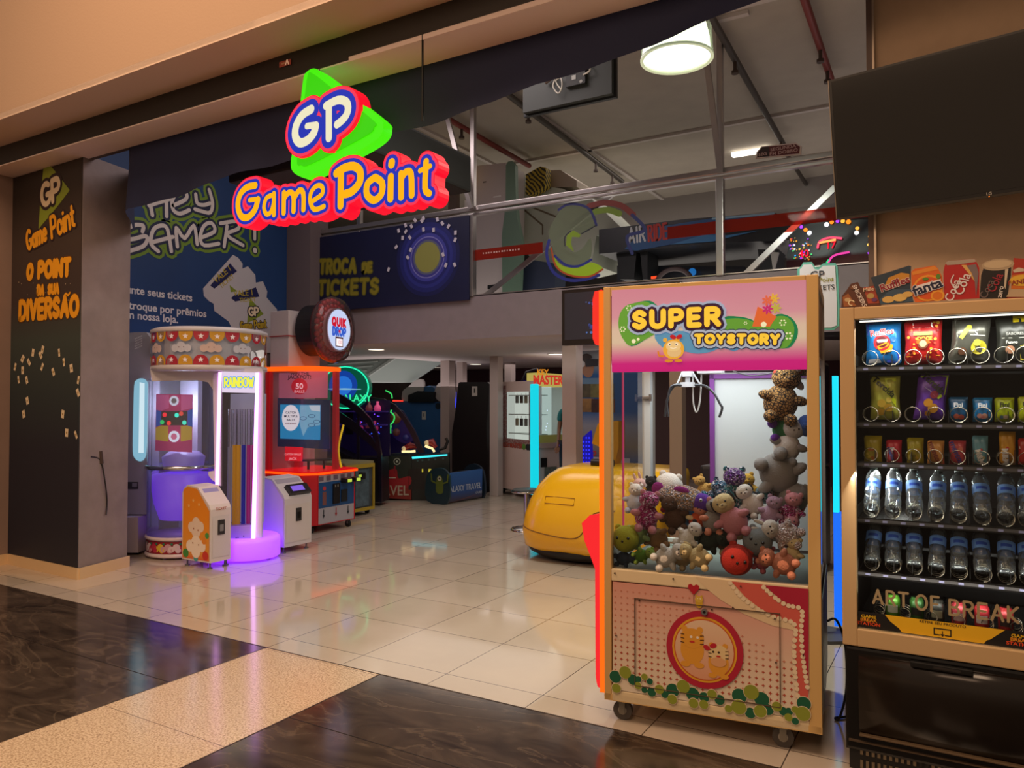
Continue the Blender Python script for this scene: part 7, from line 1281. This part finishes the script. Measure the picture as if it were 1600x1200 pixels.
m = MB(); m.rect(FVe, vx0+.055, .58, vx1-.055, 1.83, -.005, glass('#f6fafa', .7)); m.build('door_glass', vm)
m = MB(); m.b2(vx0+.07, vx1-.1, vy+.03, vy+.04, 1.822, 1.828, E('#fff8ea', 1.5)); m.build('light_tube', vm)
light('AREA', 'vending_lamp_and_fill', (.03, vy+.03, 1.80), 3.0, (1, .97, .9), .8, .03, (math.radians(12), 0, 0)); light('AREA', 'vending_lamp_and_fill', (.03, vy+.04, .70), 2.2, (1, .97, .9), .8, .03, (math.radians(150), 0, 0)); light('AREA', 'vending_side_fill', (vx0+.07, vy+.07, 1.2), 4.5, (1, .97, .9), .04, 1.1, (0, math.radians(-60), math.radians(-15)))  # low and side ones are added fill for the lower rows
FI = Fr((0, 3.50, 0), (1, 0, 0)); zA = lambda pts: zz(FI, 1300, 460, 4.617, pts); zB = lambda pts: zz(FI, 1300, 700, 5, pts)
rows_z = [zA([(500, 510)])[0][1], zA([(650, 920)])[0][1], zB([(640, 112)])[0][1], zB([(650, 560)])[0][1], zB([(650, 985)])[0][1], .665]
for k, z_ in enumerate(rows_z[:5]):
    m = MB(); m.b2(vx0+.05, vx1-.05, 3.475, 3.49, z_-.026, z_-.002, VK); m.b2(vx0+.05, vx1-.05, 3.49, 4.1, z_-.014, z_-.006, VK); m.b2(vx0+.05, vx1-.05, 3.473, 3.475, z_-.020, z_-.008, M('#4a4644', .3))
    n_ = 5 if k < 2 else 11
    m.build('shelf', vm)
    for i in range(10): x = -.36+i*.0665; m = MB(); m.rect(FI, x+.012, z_-.019, x+.03, z_-.010, .0285, M('#8a88a8', .4)); m.build('price_tag', vm)
    m = MB()
    for i in range(13):
        x = -.375+i*.0665
        if k < 2 and i % 2 == 1 and (k == 0 or x < -.12): continue
        m.b2(x-.001, x+.001, 3.48, 4.0, z_, z_+.045, M('#3a3836', .3, .4))
    m.build('dividers', vm)
def coil(x, z_, r_, y_=3.478, turns=3):
    m = MB(); m.tube([(x+r_*cos(t*pi/8-pi/2), y_+.035*t/16, z_+r_*sin(t*pi/8-pi/2)+r_) for t in range(16*turns+1)], .0017, M('#c8c4b4', .25, .9), 5); return m.build('coil', vm)
for a in (275, 430, 585, 745, 905, 1070, 1240, 1395): p = zA([(a, 500)])[0]; coil(p[0], rows_z[0], .031)
for a in (278, 434, 583, 747, 915, 1088, 1252, 1410): p = zA([(a, 905)])[0]; coil(p[0], rows_z[1], .030)
for a in (307, 473, 640, 810, 988, 1175, 1358, 1530): 
    for k in (2, 3, 4): p = zB([(a, 540)])[0]; coil(p[0], rows_z[k], .029 if k > 2 else .027)
for i in range(6): coil(-.30+i*.095, rows_z[5]-.05, .02)
# snack bags
def bag(u0, u1, v0, v1, sc_x, base, label, prints, wob=.0, tilt=0.0, name='snack_bag', zf=zA, fr=FI, cat='snack bag'):
    (xa, za_), (xb, zb3) = zf([(u0, v0)])[0], zf([(u1, v1)])[0]; w_, h_ = xb-xa, za_-zb3; cx_ = (xa+xb)/2; y_ = 3.535
    t = thing(name, label, cat, (cx_, y_, zb3), 0, 'snacks in the vending machine')
    nx_, nz_ = 10, 12; th = min(.03, w_*.3)
    def S(i, j, s_): u_ = i/nx_*2-1; v_ = j/nz_*2-1; b_ = (max(0, 1-u_**4)*max(0, 1-abs(v_)**3))**.6; px_ = w_/2*u_*(1-.07*(1-abs(v_))+.03*wob*sin(v_*5)); return Vector((cx_+px_+wob*.02*(v_+1), y_+s_*th*b_+.003*sin(i*1.9+j)*b_, zb3+h_*(v_+1)/2))
    m = MB(); V0 = [S(i, j, -1) for i in range(nx_+1) for j in range(nz_+1)]; V1 = [S(i, j, 1) for i in range(nx_+1) for j in range(nz_+1)]; k = nz_+1
    m.add(V0, [(i*k+j, (i+1)*k+j, (i+1)*k+j+1, i*k+j+1) for i in range(nx_) for j in range(nz_)], base, True); m.add(V1, [(i*k+j, i*k+j+1, (i+1)*k+j+1, (i+1)*k+j) for i in range(nx_) for j in range(nz_)], base, True)
    m.build('packet', t)
    class BF:
        def at(s, a, b_, h=0):
            a2 = max(-.98, min(.98, a)); b3 = max(-.98, min(.98, b_)); bb_ = (max(0, 1-a2**4)*max(0, 1-abs(b3)**3))**.6
            return Vector((cx_+w_/2*a*(1-.07*(1-abs(b3)))+wob*.02*(b_+1), y_-th*bb_-.0035-h, zb3+h_*(b_+1)/2))
    m = MB(); f_ = BF(); asp = w_/h_
    for pr_ in prints:
        k_ = pr_[0]
        if k_ == 'o': _, x, y, r_, c_ = pr_; m.shape(f_, [(x+r_*cos(2*pi*i/16), y+r_*asp*sin(2*pi*i/16)) for i in range(16)], .0004*len(m.f)/4, M(c_, .35))
        elif k_ == 'p': m.shape(f_, pr_[1], .0004*len(m.f)/4, M(pr_[2], .35))
        else:
            _, txt, x, y, sz, c_, bd, rot = pr_; vs, fs = text_mesh(txt, bd, 'CENTER'); cr, sr = cos(rot), sin(rot)
            m.add([f_.at(x+(X*cr-Y*sr)*sz/w_*2*.0185, y+(X*sr+Y*cr)*sz/h_*2*.0185, .003) for X, Y in vs], fs, M(c_, .35))
    if prints: m.build('print', t)
    return t
bag(235, 500, 185, 505, 1, M('#1c7cc8', .25, .2), 'blue crisps bag with red lettering at the left end of the top shelf', [('p', [(-.9, .9), (-.5, .9), (-.9, .3)], '#1c3a98'), ('p', [(-.1, .95), (.35, .95), (-.3, .3)], '#2a50b8'), ('p', [(.4, -.1), (.9, -.5), (.9, -.9), (.2, -.9)], '#2a44b0'), ('o', -.05, -.02, .5, '#b81c2c'), ('o', -.05, .0, .34, '#5a0c14'), ('p', [(-.35, .1), (.3, .12), (.25, .0), (-.3, -.02)], '#e8e8e8'), ('p', [(-.35, -.2), (.2, .0), (.6, -.15), (.5, -.42), (-.1, -.5)], '#d8981c'), ('o', .62, .1, .15, '#2a66c8'), ('p', [(-.8, -.75), (-.2, -.72), (-.1, -.9), (-.85, -.92)], '#d8e0e8'), ('t', 'Ruffles', -.05, .42, 1.9, '#d8e4f0', .06, .1), ('t', 'Ruffles', -.05, .42, 1.9, '#b0182c', .02, .1)], name='crisps_bag')
r2 = random.Random(31)
bag(515, 800, 180, 500, 1, M('#b01c1c', .3, .2), 'red popcorn bag dotted with gold, second on the top shelf', [('o', r2.uniform(-.85, .85), r2.uniform(-.85, .85), r2.uniform(.04, .09), r2.choice(['#d8742c', '#d83828', '#e0a038', '#7a0c10'])) for _ in range(46)]+[('p', [(-.5, .85), (.45, .85), (.4, .6), (-.45, .6)], '#8a1018'), ('o', .0, -.1, .3, '#6a3c28'), ('o', -.25, -.02, .12, '#c85a1c'), ('o', .25, -.02, .12, '#c85a1c'), ('o', 0, -.1, .2, '#c8a080'), ('p', [(-.5, .42), (.5, .42), (.5, .26), (-.5, .26)], '#8aa83c'), ('p', [(-.9, -.62), (.9, -.6), (.9, -.64), (-.9, -.66)], '#e0a030'), ('t', 'LIDER', 0, .7, 1.6, '#e8d8d0', .03, 0), ('t', 'DOCE', .1, .12, 1.1, '#e8c040', .03, 0)], name='popcorn_bag')
bag(835, 1125, 160, 490, 1, M('#55554c', .25, .4), 'silvery grey crisps bag with yellow fruit picture, third on the top shelf', [('p', [(-.9, .9), (.1, .95), (-.7, .1)], '#77776c'), ('o', -.1, .5, .16, '#b8bc34'), ('p', [(-.6, .1), (-.3, .5), (-.1, .35), (-.4, .0)], '#b8b83c'), ('o', .5, -.35, .42, '#b8ac2c'), ('o', .4, -.15, .2, '#d0c440'), ('o', -.35, -.5, .22, '#5a3a28'), ('p', [(.0, .2), (.8, .15), (.8, .12), (0, .17)], '#c8c8c0'), ('t', 'S', .3, .25, 1.6, '#c8c8c8', .02, 0)], .4, name='crisps_bag')
bag(1180, 1440, 150, 490, 1, M('#2c2e28', .3, .2), 'dark grey crisps bag with a yellow tab, at the right of the top shelf', [('p', [(.0, .95), (.8, .95), (.8, .7), (0, .68)], '#d0b818'), ('o', -.2, -.45, .28, '#a8785c'), ('p', [(-.7, .05), (.7, .05), (.7, .02), (-.7, .02)], '#a8a8a0'), ('p', [(.4, -.3), (.95, -.2), (.9, -.9), (.4, -.9)], '#b8a834'), ('t', 'SABORES', .1, .2, .8, '#9a9a94', .02, 0), ('t', 'Fungo', -.1, -.15, .9, '#d8d8d0', .02, 0)], name='crisps_bag')
TZ = [('o', -.2, -.25, .3, '#c8a838'), ('o', .25, -.45, .3, '#c8a034'), ('o', -.25, -.65, .26, '#d0aa3c'), ('o', .3, -.1, .2, '#cdb850')]
bag(268, 492, 590, 905, 1, M('#b8bc4c', .3, .1), 'yellow green crisps bag with slanted black lettering, left end of the second shelf', [('p', [(.0, .9), (.75, .9), (.75, -.4), (.1, .3)], '#c0d010')]+TZ+[('t', 'Torcida', -.05, .5, 1.9, '#282c14', .03, -.75)], name='crisps_bag')
bag(578, 812, 578, 905, 1, M('#6a3cae', .3, .1), 'purple and lime crisps bag with slanted black lettering, second on the second shelf', [('p', [(-.85, .95), (.95, .95), (.9, .1), (.5, -.1), (-.2, .4)], '#a8c41c'), ('p', [(-.85, .6), (.0, .2), (.3, .0), (-.1, .3)], '#b8b4e0'), ('o', .2, .1, .28, '#7a2034')]+[('o', -.15, -.25, .3, '#d0902c'), ('o', .2, -.5, .34, '#d89c34'), ('o', -.1, -.72, .2, '#c88c2c'), ('t', 'Torcida', .05, .6, 1.9, '#282c14', .03, -.75)], .5, name='crisps_bag')
for (a, b_, top_, base, lab, pr_) in ((838, 985, 740, M('#1c5a8a', .3), 'small dark blue sweets packet beside the purple crisps bag', [('o', -.2, -.55, .3, '#c86a58'), ('o', .3, -.6, .3, '#b85a50'), ('p', [(-.9, .1), (.9, .2), (.9, -.3), (-.9, -.3)], '#1c4a4a'), ('t', 'Fini', 0, .35, 1.3, '#d8e0e8', .04, 0)]), (1013, 1162, 745, M('#1c78b8', .3), 'small blue sweets packet with pale pink sweets, right of the darker one', [('o', -.3, -.5, .28, '#d8a098'), ('o', .2, -.5, .3, '#e0b0a0'), ('o', 0, -.6, .2, '#d89090'), ('t', 'Fini', 0, .35, 1.3, '#e8f0f8', .04, 0)]),
    (1172, 1322, 745, M('#aabc14', .3), 'small lime sweets packet in the middle of the second shelf', [('o', -.3, -.6, .2, '#5a7a98'), ('o', .1, -.6, .25, '#c8b8a0'), ('p', [(-.9, -.4), (.9, -.35), (.9, -.95), (-.9, -.95)], '#7a8430'), ('t', 'Fini', 0, .4, 1.3, '#283010', .04, 0)]), (1343, 1480, 738, M('#b4c418', .3), 'small lime sweets packet with red picture at the right of the second shelf', [('o', 0, -.4, .35, '#b84038'), ('t', 'Fini', 0, .4, 1.2, '#283010', .04, 0)])):
    bag(a, b_, top_, 922, 1, base, lab, pr_, name='sweets_packet', cat='sweets packet')
for (a, b_, top_, base, lab, pr_) in ((222, 358, 1020, M('#b8a81c', .3), 'crumpled yellow sweets packet at the left end of the third shelf', [('o', r2.uniform(-.6, .6), r2.uniform(-.8, .2), .18, r2.choice(['#d8a82c', '#c87820', '#d8c040'])) for _ in range(9)]), (385, 502, 1050, M('#c8283c', .3), 'red and white sweets roll packet, second on the third shelf', [('p', [(-.9, .4), (.1, .4), (.1, -.95), (-.9, -.95)], '#d8d4d8'), ('t', 'mentos', -.3, -.2, 1.2, '#28489a', .03, -1.2)]), (535, 662, 1035, M('#a89a20', .3), 'gold and olive sweets packet, third on the third shelf', [('o', r2.uniform(-.6, .6), r2.uniform(-.8, .2), .2, r2.choice(['#c8a020', '#8a7a14', '#d8bc30'])) for _ in range(9)]),
    (683, 812, 1055, M('#d89a50', .3), 'orange sweets roll packet, left of the pink red one', [('p', [(.0, -.95), (.95, -.95), (.95, -.4)], '#c84838'), ('t', 'mentos', -.1, .0, 1.7, '#8a3a28', .03, -1.2)]), (840, 970, 1055, M('#c84c54', .3), 'pink red sweets roll packet in the middle of the third shelf', [('o', .4, .3, .3, '#d87868'), ('t', 'mentos', -.1, .0, 1.7, '#503a88', .03, -1.2)]), (1010, 1132, 1020, M('#6aa0b0', .3), 'light blue and brown chocolate packet on the third shelf', [('p', [(-.95, .0), (.95, .0), (.95, -.95), (-.95, -.95)], '#5a3424'), ('o', .1, .05, .2, '#c02840'), ('o', .4, -.5, .2, '#b8b080'), ('t', 'M&M', -.1, -.45, 1.5, '#e0dcd8', .04, -1.3)]),
    (1205, 1332, 990, M('#d89a1c', .3), 'yellow and brown chocolate packet standing tallest on the third shelf', [('p', [(-.95, -.1), (.95, -.1), (.95, -.95), (-.95, -.95)], '#4a2c1c'), ('o', .0, -.02, .22, '#c82c2c'), ('o', .5, -.5, .2, '#b8884a'), ('t', 'M&M', -.3, -.5, 1.6, '#e0dcd8', .04, -1.5)]), (1345, 1470, 1040, M('#b8281c', .3), 'red chocolate packet at the right end of the third shelf', [('p', [(-.9, .4), (.9, .4), (.9, .2), (-.9, .2)], '#d8c8b8'), ('o', 0, -.4, .3, '#8a9a78')])):
    bag(a, b_, top_, 1235, 1, base, lab, pr_, name='sweets_packet', cat='sweets packet')
# water bottles: one built, the rest copied
CLR = glass('#eef4f6', 1.6, .07, .05); LABL = M('#6f9ad8', .35, emit=.02); LEAN = math.radians(-38)
wb = thing('water_bottle', 'clear water bottle with a blue label, first from the left on the upper bottle shelf', 'bottle', (0, 0, 0), 0, 'water bottles in the vending machine')
m = MB(); m.lathe([(0, .004), (.012, .0), (.026, .003), (.031, .012), (.031, .05), (.028, .062), (.031, .075), (.031, .085), (.029, .09), (.0295, .135), (.031, .14), (.030, .155), (.022, .178), (.0135, .19), (.013, .205)], (0, 0, 0), CLR, 20)
for k in range(5): a = k*2*pi/5; m.sph((.018*cos(a), .018*sin(a), .006), .008, CLR, (1, 1, .7), n=8)
m.build('bottle_body', wb)
m = MB(); m.lathe([(.0305, .092), (.0308, .132)], (0, 0, 0), LABL, 20); m.lathe([(.031, .105), (.031, .118)], (0, 0, 0), M('#2c50b8', .35), 20, a0=-2.2, a1=-.9); m.build('bottle_label', wb)
m = MB(); m.lathe([(.0145, .192), (.015, .208), (.013, .211), (0, .211)], (0, 0, 0), M('#b8c8c4', .4), 16); m.build('bottle_cap', wb)
ordn = ('first', 'second', 'third', 'fourth', 'fifth', 'sixth', 'seventh', 'eighth')
firstb = True
for row, (ys, nm) in enumerate(((460, 'upper'), (900, 'lower'))):
    for i, a in enumerate((307, 473, 645, 815, 992, 1178, 1360, 1535)):
        p = zB([(a, ys)])[0]; loc = (p[0], 3.50, rows_z[3+row]+.034); lab = 'clear water bottle with a blue label, %s from the left on the %s bottle shelf' % (ordn[i], nm)
        if firstb: wb.location = loc; wb.rotation_euler = (LEAN, 0, 0); firstb = False
        else: dup(wb, loc, label=lab, rot=(LEAN, 0, .06*((i*7+row*3) % 3-1)))
# drinks on the bottom shelf behind the lettering
zC = lambda pts: zz(FI, 1280, 880, 3.75, pts)
for a, k1, k2, lab in ((430, '#5a9a2c', '#d8e0d0', 'green and white drink carton at the left of the lowest shelf'), (570, '#3a6a30', '#2a2c2a', 'dark green can right of the green carton'), (690, '#3a3a34', '#a8a890', 'black and silver can in the middle of the lowest shelf'), (818, '#b83a44', '#d8b8b8', 'pink red can behind the large letters'), (955, '#c03038', '#e0d0d0', 'bright red and white can behind the large letters'), (1095, '#a82c30', '#3a2c2c', 'red can at the right of the lowest shelf')):
    p = zC([(a, 300 if a < 800 else 345)])[0]; m = MB(); m.lathe([(0, 0), (.024, 0), (.026, .006), (.026, .085), (.02, .098), (.018, .1), (0, .098)], (p[0], 3.53, .60), M(k1, .3, .3), 18); m.lathe([(.0265, .03), (.0265, .06)], (p[0], 3.53, .60), M(k2, .35), 18, a0=-2.4, a1=-.8); solo(m, 'drink_can', (p[0], 3.53, .60), lab, 'drink can', 'cans on the lowest shelf')
m = MB(); m.b2(vx0+.05, vx1-.05, 3.49, 4.0, .585, .60, VK); m.build('shelf', vm)
# glass lettering and yellow strip
zD = lambda pts: zz(FVe, 1280, 880, 3.75, pts); GLD = M('#9a8460', .5)
m = MB()
for t, a, c, hh in (('ART', (318, 232), (520, 262), 78), ('OF', (568, 268), (700, 288), 84), ('BREAK', (765, 300), (1165, 352), 86)):
    p0, p1 = zD([a]), zD([c]); hz = zD([(a[0], a[1]-hh)])[0][1]-p0[0][1]; m.word(FVe, t, (p0[0][0], p0[0][1]), (p1[0][0], p0[0][1]), hz, .0047, .002, (GLD,), (0,), gap=.34)
for i in range(2): m.text(FVe, 'THE', (zD([(735, 215)])[0][0], p0[0][1]+.05), .016, .004, GLD, .01, rot=pi/2)
m.build('door_lettering', vm)
yb0, yb1 = .592, .648
m = MB(); m.rect(FVe, vx0+.056, yb0-.008, vx1-.056, yb1, .001, M('#15110f', .4)); P = [zD([(385, 325)])[0][0], zD([(1090, 432)])[0][0], zD([(965, 515)])[0][0], zD([(485, 437)])[0][0]]
m.shape(FVe, [(P[3], yb0-.006), (P[2], yb0-.006), (P[2]+.01, yb0+.008), (P[2]+.02, yb0+.012), (P[1], yb1-.001), (P[0], yb1-.001), (P[0]+.02, yb0+.03), (P[3]-.01, yb0+.008)], .002, M('#dca81c', .4)); m.build('yellow_strip', vm)
m = MB(); x = zD([(722, 395)])[0][0]; m.text(FVe, 'RETIRE SEU PRODUTO', (x, yb1-.009), .0135, .003, M('#1c140c'), .012, sx=1.15)
for r_ in ((x-.03, yb0+.002, x-.008, yb0+.006), (x+.008, yb0+.002, x+.03, yb0+.006), (x-.03, yb0+.002, x-.026, yb0+.03), (x+.026, yb0+.002, x+.03, yb0+.03), (x-.03, yb0+.026, x+.03, yb0+.03)): m.rect(FVe, r_[0], r_[1], r_[2], r_[3], .003, M('#1c140c'))
m.rect(FVe, x-.0015, yb0+.004, x+.0015, yb0+.02, .003, M('#1c140c')); m.shape(FVe, [(x, yb0-.002), (x+.008, yb0+.008), (x-.008, yb0+.008)], .003, M('#1c140c'))
for a in (290, 1175): 
    x = zD([(a, 350)])[0][0]
    for s_, c_, dz in (('GAME', '#d8a81c', .038), ('BREAK', '#d88a1c', .024), ('STATION', '#d8481c', .009)): m.text(FVe, s_, (x, yb0+dz), .017, .003, M(c_, .4), .025, sx=1.2)
m.build('strip_lettering', vm)
# lower black half
m = MB(); m.b2(vx0+.01, vx1-.01, vy-.01, vy+.78, .09, .505, VK, .012); m.build('lower_body', vm)
m = MB(); P = [(0, .0), (-.012, .02), (-.028, .1), (-.034, .2), (-.03, .27), (-.015, .31), (0, .315)]; m.T = Matrix.Translation((0, vy-.01, .165)); L_ = len(P)
m.add([(vx0+.06, p[0], p[1]) for p in P]+[(vx1-.06, p[0], p[1]) for p in P], [(i, i+L_, i+1+L_, i+1) for i in range(L_-1)]+[tuple(range(L_)), tuple(range(2*L_-1, L_-1, -1))], M('#18120e', .18), True); m.build('delivery_flap', vm)
m = MB(); m.box((zD([(715, 580)])[0][0]+.0, vy-.028, .478), (.21, .02, .022), M('#0a0908', .4), .004); m.box((zD([(715, 580)])[0][0]+.02, vy-.036, .478), (.09, .008, .008), M('#2a2624', .3)); m.build('flap_handle', vm)
m = MB(); m.b2(vx0+.06, vx1-.04, vy-.035, vy-.01, .158, .166, M('#6a5640', .35, .3), .003); m.b2(vx0+.02, vx1-.02, vy-.022, vy-.01, .128, .134, M('#5a4a3a', .35, .3)); m.build('lip_highlight', vm)  # tan colour stands for the highlight along the bottom lip
m = MB()
for z_ in (.075, .022):
    for i in range(40): x = vx0+.06+i*.021; m.b2(x, x+.011, vy-.006, vy+.0, z_, z_+.03, M('#6a5c48' if i % 12 < 10 else '#1a1612', .4))
m.b2(vx0+.02, vx1-.02, vy, vy+.75, .012, .12, M('#0c0a09', .5)); m.build('vent_grille', vm)
for x in (vx0+.06, vx1-.06):
    for y_ in (vy+.06, vy+.7): m = MB(); m.cyl((x, y_, 0), (x, y_, .02), .025, VB); m.build('foot', vm)
# printed toppers along the top
FTp = Fr((0, vy+.005, 0), (1, 0, 0)); zE = lambda pts: zz(FTp, 1280, 340, 5, pts)
tp = thing('topper_display', 'row of printed snack and can cutouts standing on top of the vending machine', 'display', (0, vy+.01, 1.88))
def cut(name, P, mat, arts, y_=0.0):
    m = MB(); m.shape(FTp, [(p[0], max(1.88, p[1])) for p in zE(P)], -y_, mat, -y_-.006)
    for i, ar in enumerate(arts):
        h = -y_+.0006*(i+1)
        if ar[0] == 'o': x, z_ = zE([(ar[1], ar[2])])[0]; m.disc(FTp, (x, z_), ar[3]*.00053, h, M(ar[5], .4), sx=1, sy=ar[4], n=20)
        elif ar[0] == 'p': m.shape(FTp, [(p[0], max(1.881, p[1])) for p in zE(ar[1])], h, M(ar[2], .4))
        elif ar[0] == 's': m.stroke(FTp, smooth([Vector(p) for p in zE(ar[1])], 4), ar[2]*.00053, h, M(ar[3], .4))
        else: x, z_ = zE([(ar[2], ar[3])])[0]; m.text(FTp, ar[1], (x, z_), ar[4]*.47, h, M(ar[5], .4), ar[6], rot=ar[7], sx=ar[8] if len(ar) > 8 else 1)
    return m.build(name, tp)
cut('chocolate_cutout', [(175, 610), (215, 560), (245, 515), (300, 500), (320, 540), (345, 545), (425, 528), (480, 670), (480, 700), (170, 700)], M('#5a2e1a', .4), [('p', [(345, 545), (425, 530), (470, 665), (380, 670)], '#a8442c'), ('p', [(180, 620), (225, 590), (290, 690), (190, 695)], '#9a5a2c'), ('o', 400, 610, 26, .8, '#b89a5a'), ('o', 220, 640, 22, .7, '#c8a878'), ('o', 265, 545, 20, .8, '#7a4a2a'), ('o', 430, 640, 20, .7, '#6a3a6a'), ('t', 'SNICKERS', 312, 610, .048, '#e0d4cc', .02, -1.15), ('t', 'Mille', 383, 560, .045, '#e0c8a8', .02, .1), ('t', 'C', 245, 665, .07, '#e8d4a8', .02, -.6)], .01)
cut('crisps_cutout', [(402, 468), (560, 420), (700, 375), (718, 380), (712, 560), (738, 660), (480, 680), (440, 560)], M('#263848', .4), [('p', [(470, 640), (560, 560), (720, 560), (735, 655), (480, 678)], '#3a5064'), ('p', [(500, 560), (540, 470), (640, 430), (705, 440), (705, 510)], '#c88a2c'), ('o', 540, 640, 42, .6, '#d8b060'), ('o', 630, 625, 48, .6, '#dcb868'), ('o', 690, 600, 36, .6, '#d8b060'), ('t', 'Ruffles', 590, 520, .088, '#e8d8d0', .06, .3), ('t', 'Ruffles', 590, 520, .088, '#8a1828', .025, .3)])
cut('orange_can_cutout', [(718, 425), (745, 400), (905, 373), (930, 400), (960, 460), (975, 645), (750, 662), (725, 600)], M('#d8641c', .4), [('p', [(722, 425), (900, 378), (930, 405), (730, 450)], '#e08a2c'), ('o', 850, 550, 98, 1.0, '#e89a28'), ('o', 850, 550, 84, 1.0, '#d8541c'), ('o', 925, 610, 45, .9, '#e8a030'), ('o', 925, 610, 32, .9, '#d8741c'), ('o', 830, 480, 20, .6, '#5a8a2c'), ('o', 930, 460, 14, 1.4, '#5a8a2c'), ('p', [(735, 560), (770, 530), (950, 480), (945, 545), (790, 600)], '#e8e0e0'), ('t', 'fanta', 845, 545, .115, '#e0e0e8', .06, .3), ('t', 'fanta', 845, 545, .115, '#1c2040', .025, .3)])
cut('red_can_cutout', [(970, 430), (978, 380), (1000, 338), (1215, 320), (1250, 390), (1252, 630), (975, 645)], M('#b01c1c', .4), [('p', [(985, 355), (1005, 338), (1215, 322), (1225, 345), (1100, 365), (1000, 372)], '#a89888'), ('p', [(1110, 370), (1150, 370), (1195, 440), (1215, 500), (1170, 440)], '#d8a85c'), ('p', [(1150, 375), (1225, 365), (1245, 430), (1225, 620), (1215, 500), (1190, 430)], '#7a6a6a'), ('s', [(1050, 450), (1030, 500), (1060, 540), (1100, 480)], 4, '#d8d0d0'), ('t', 'Cola', 1120, 520, .105, '#e0d8d8', .01, 1.2, .9), ('t', 'Coca', 1045, 570, .095, '#e0d8d8', .01, 1.2, .9)])
cut('black_can_cutout', [(1265, 450), (1300, 350), (1340, 330), (1400, 322), (1470, 335), (1500, 365), (1498, 450), (1470, 630), (1252, 632)], M('#1c1614', .4), [('o', 1395, 368, 98, .42, '#b09a7c'), ('o', 1395, 365, 84, .34, '#c4ae8c'), ('p', [(1452, 405), (1478, 400), (1455, 560), (1445, 540)], '#c8b8a0'), ('t', 'Cola', 1375, 510, .09, '#a02030', .01, 1.15, .9), ('t', 'Coca', 1312, 560, .08, '#6a5a58', .008, 1.15, .9), ('t', 'zero', 1415, 580, .05, '#d8d0c8', .02, 1.4)])
cut('corn_snack_cutout', [(1520, 315), (1720, 330), (1740, 640), (1450, 640), (1500, 560), (1505, 440), (1515, 400)], M('#a8301c', .4), [('p', [(1515, 410), (1560, 390), (1600, 400), (1600, 420), (1520, 430)], '#c8b8a0'), ('p', [(1505, 450), (1720, 420), (1720, 560), (1500, 560)], '#c86a1c'), ('o', 1590, 490, 80, .5, '#dcae34'), ('p', [(1460, 620), (1500, 560), (1720, 560), (1720, 640)], '#b8a080'), ('t', 'FANDANGOS', 1655, 490, .05, '#8a2a18', .03, .1)])
# ================================================================== LARGE SCREEN ON THE RIGHT
P0 = oy(1298, 125, 4.03); P1 = oy(1308, 342, 4.14); U_ = Vector((.985, -.172, 0)); V_ = (P0-P1); FS4 = Fr(tuple(P1), tuple(U_), tuple(V_)); HH = V_.length
ts = thing('large_television', 'large switched off black television tilted down above the vending machine', 'television', tuple(P1+U_*.6))
m = MB(); m.rect(FS4, 0, 0, 1.24, HH, 0, M('#151210', .3), -.035); m.build('housing', ts)
m = MB(); m.rect(FS4, .012, .02, 1.228, HH-.01, .0015, M('#17130f', .12, spec=.6)); m.build('screen', ts)
m = MB(); m.rect(FS4, 0, -.006, 1.24, .004, .004, M('#4a443c', .25, .7), -.02); m.rect(FS4, -.004, 0, .0, HH, .003, M('#8a8074', .3, .6), -.03); m.build('metal_edge', ts)
m = MB(); m.text(FS4, 'LG', (.66, .011), .018, .006, M('#b8b0a8', .4), .01); m.disc(FS4, (.66, -.002), .003, .007, E('#ff7a20', 1.2), n=8); m.build('logo', ts)
q_ = FS4.at(1.05, HH, -.06); m = MB(); m.cyl((q_.x, q_.y+.02, q_.z-.3), (q_.x, q_.y+.02, 5.5), .03, M('#6a5f58', .4, .3)); m.box((q_.x, q_.y+.02, q_.z+.02), (.16, .06, .03), M('#b8a898', .5), .008); m.b2(q_.x-.1, q_.x+.1, q_.y-.01, q_.y+.03, q_.z-.45, q_.z-.1, BLK); m.build('ceiling_mount', ts)
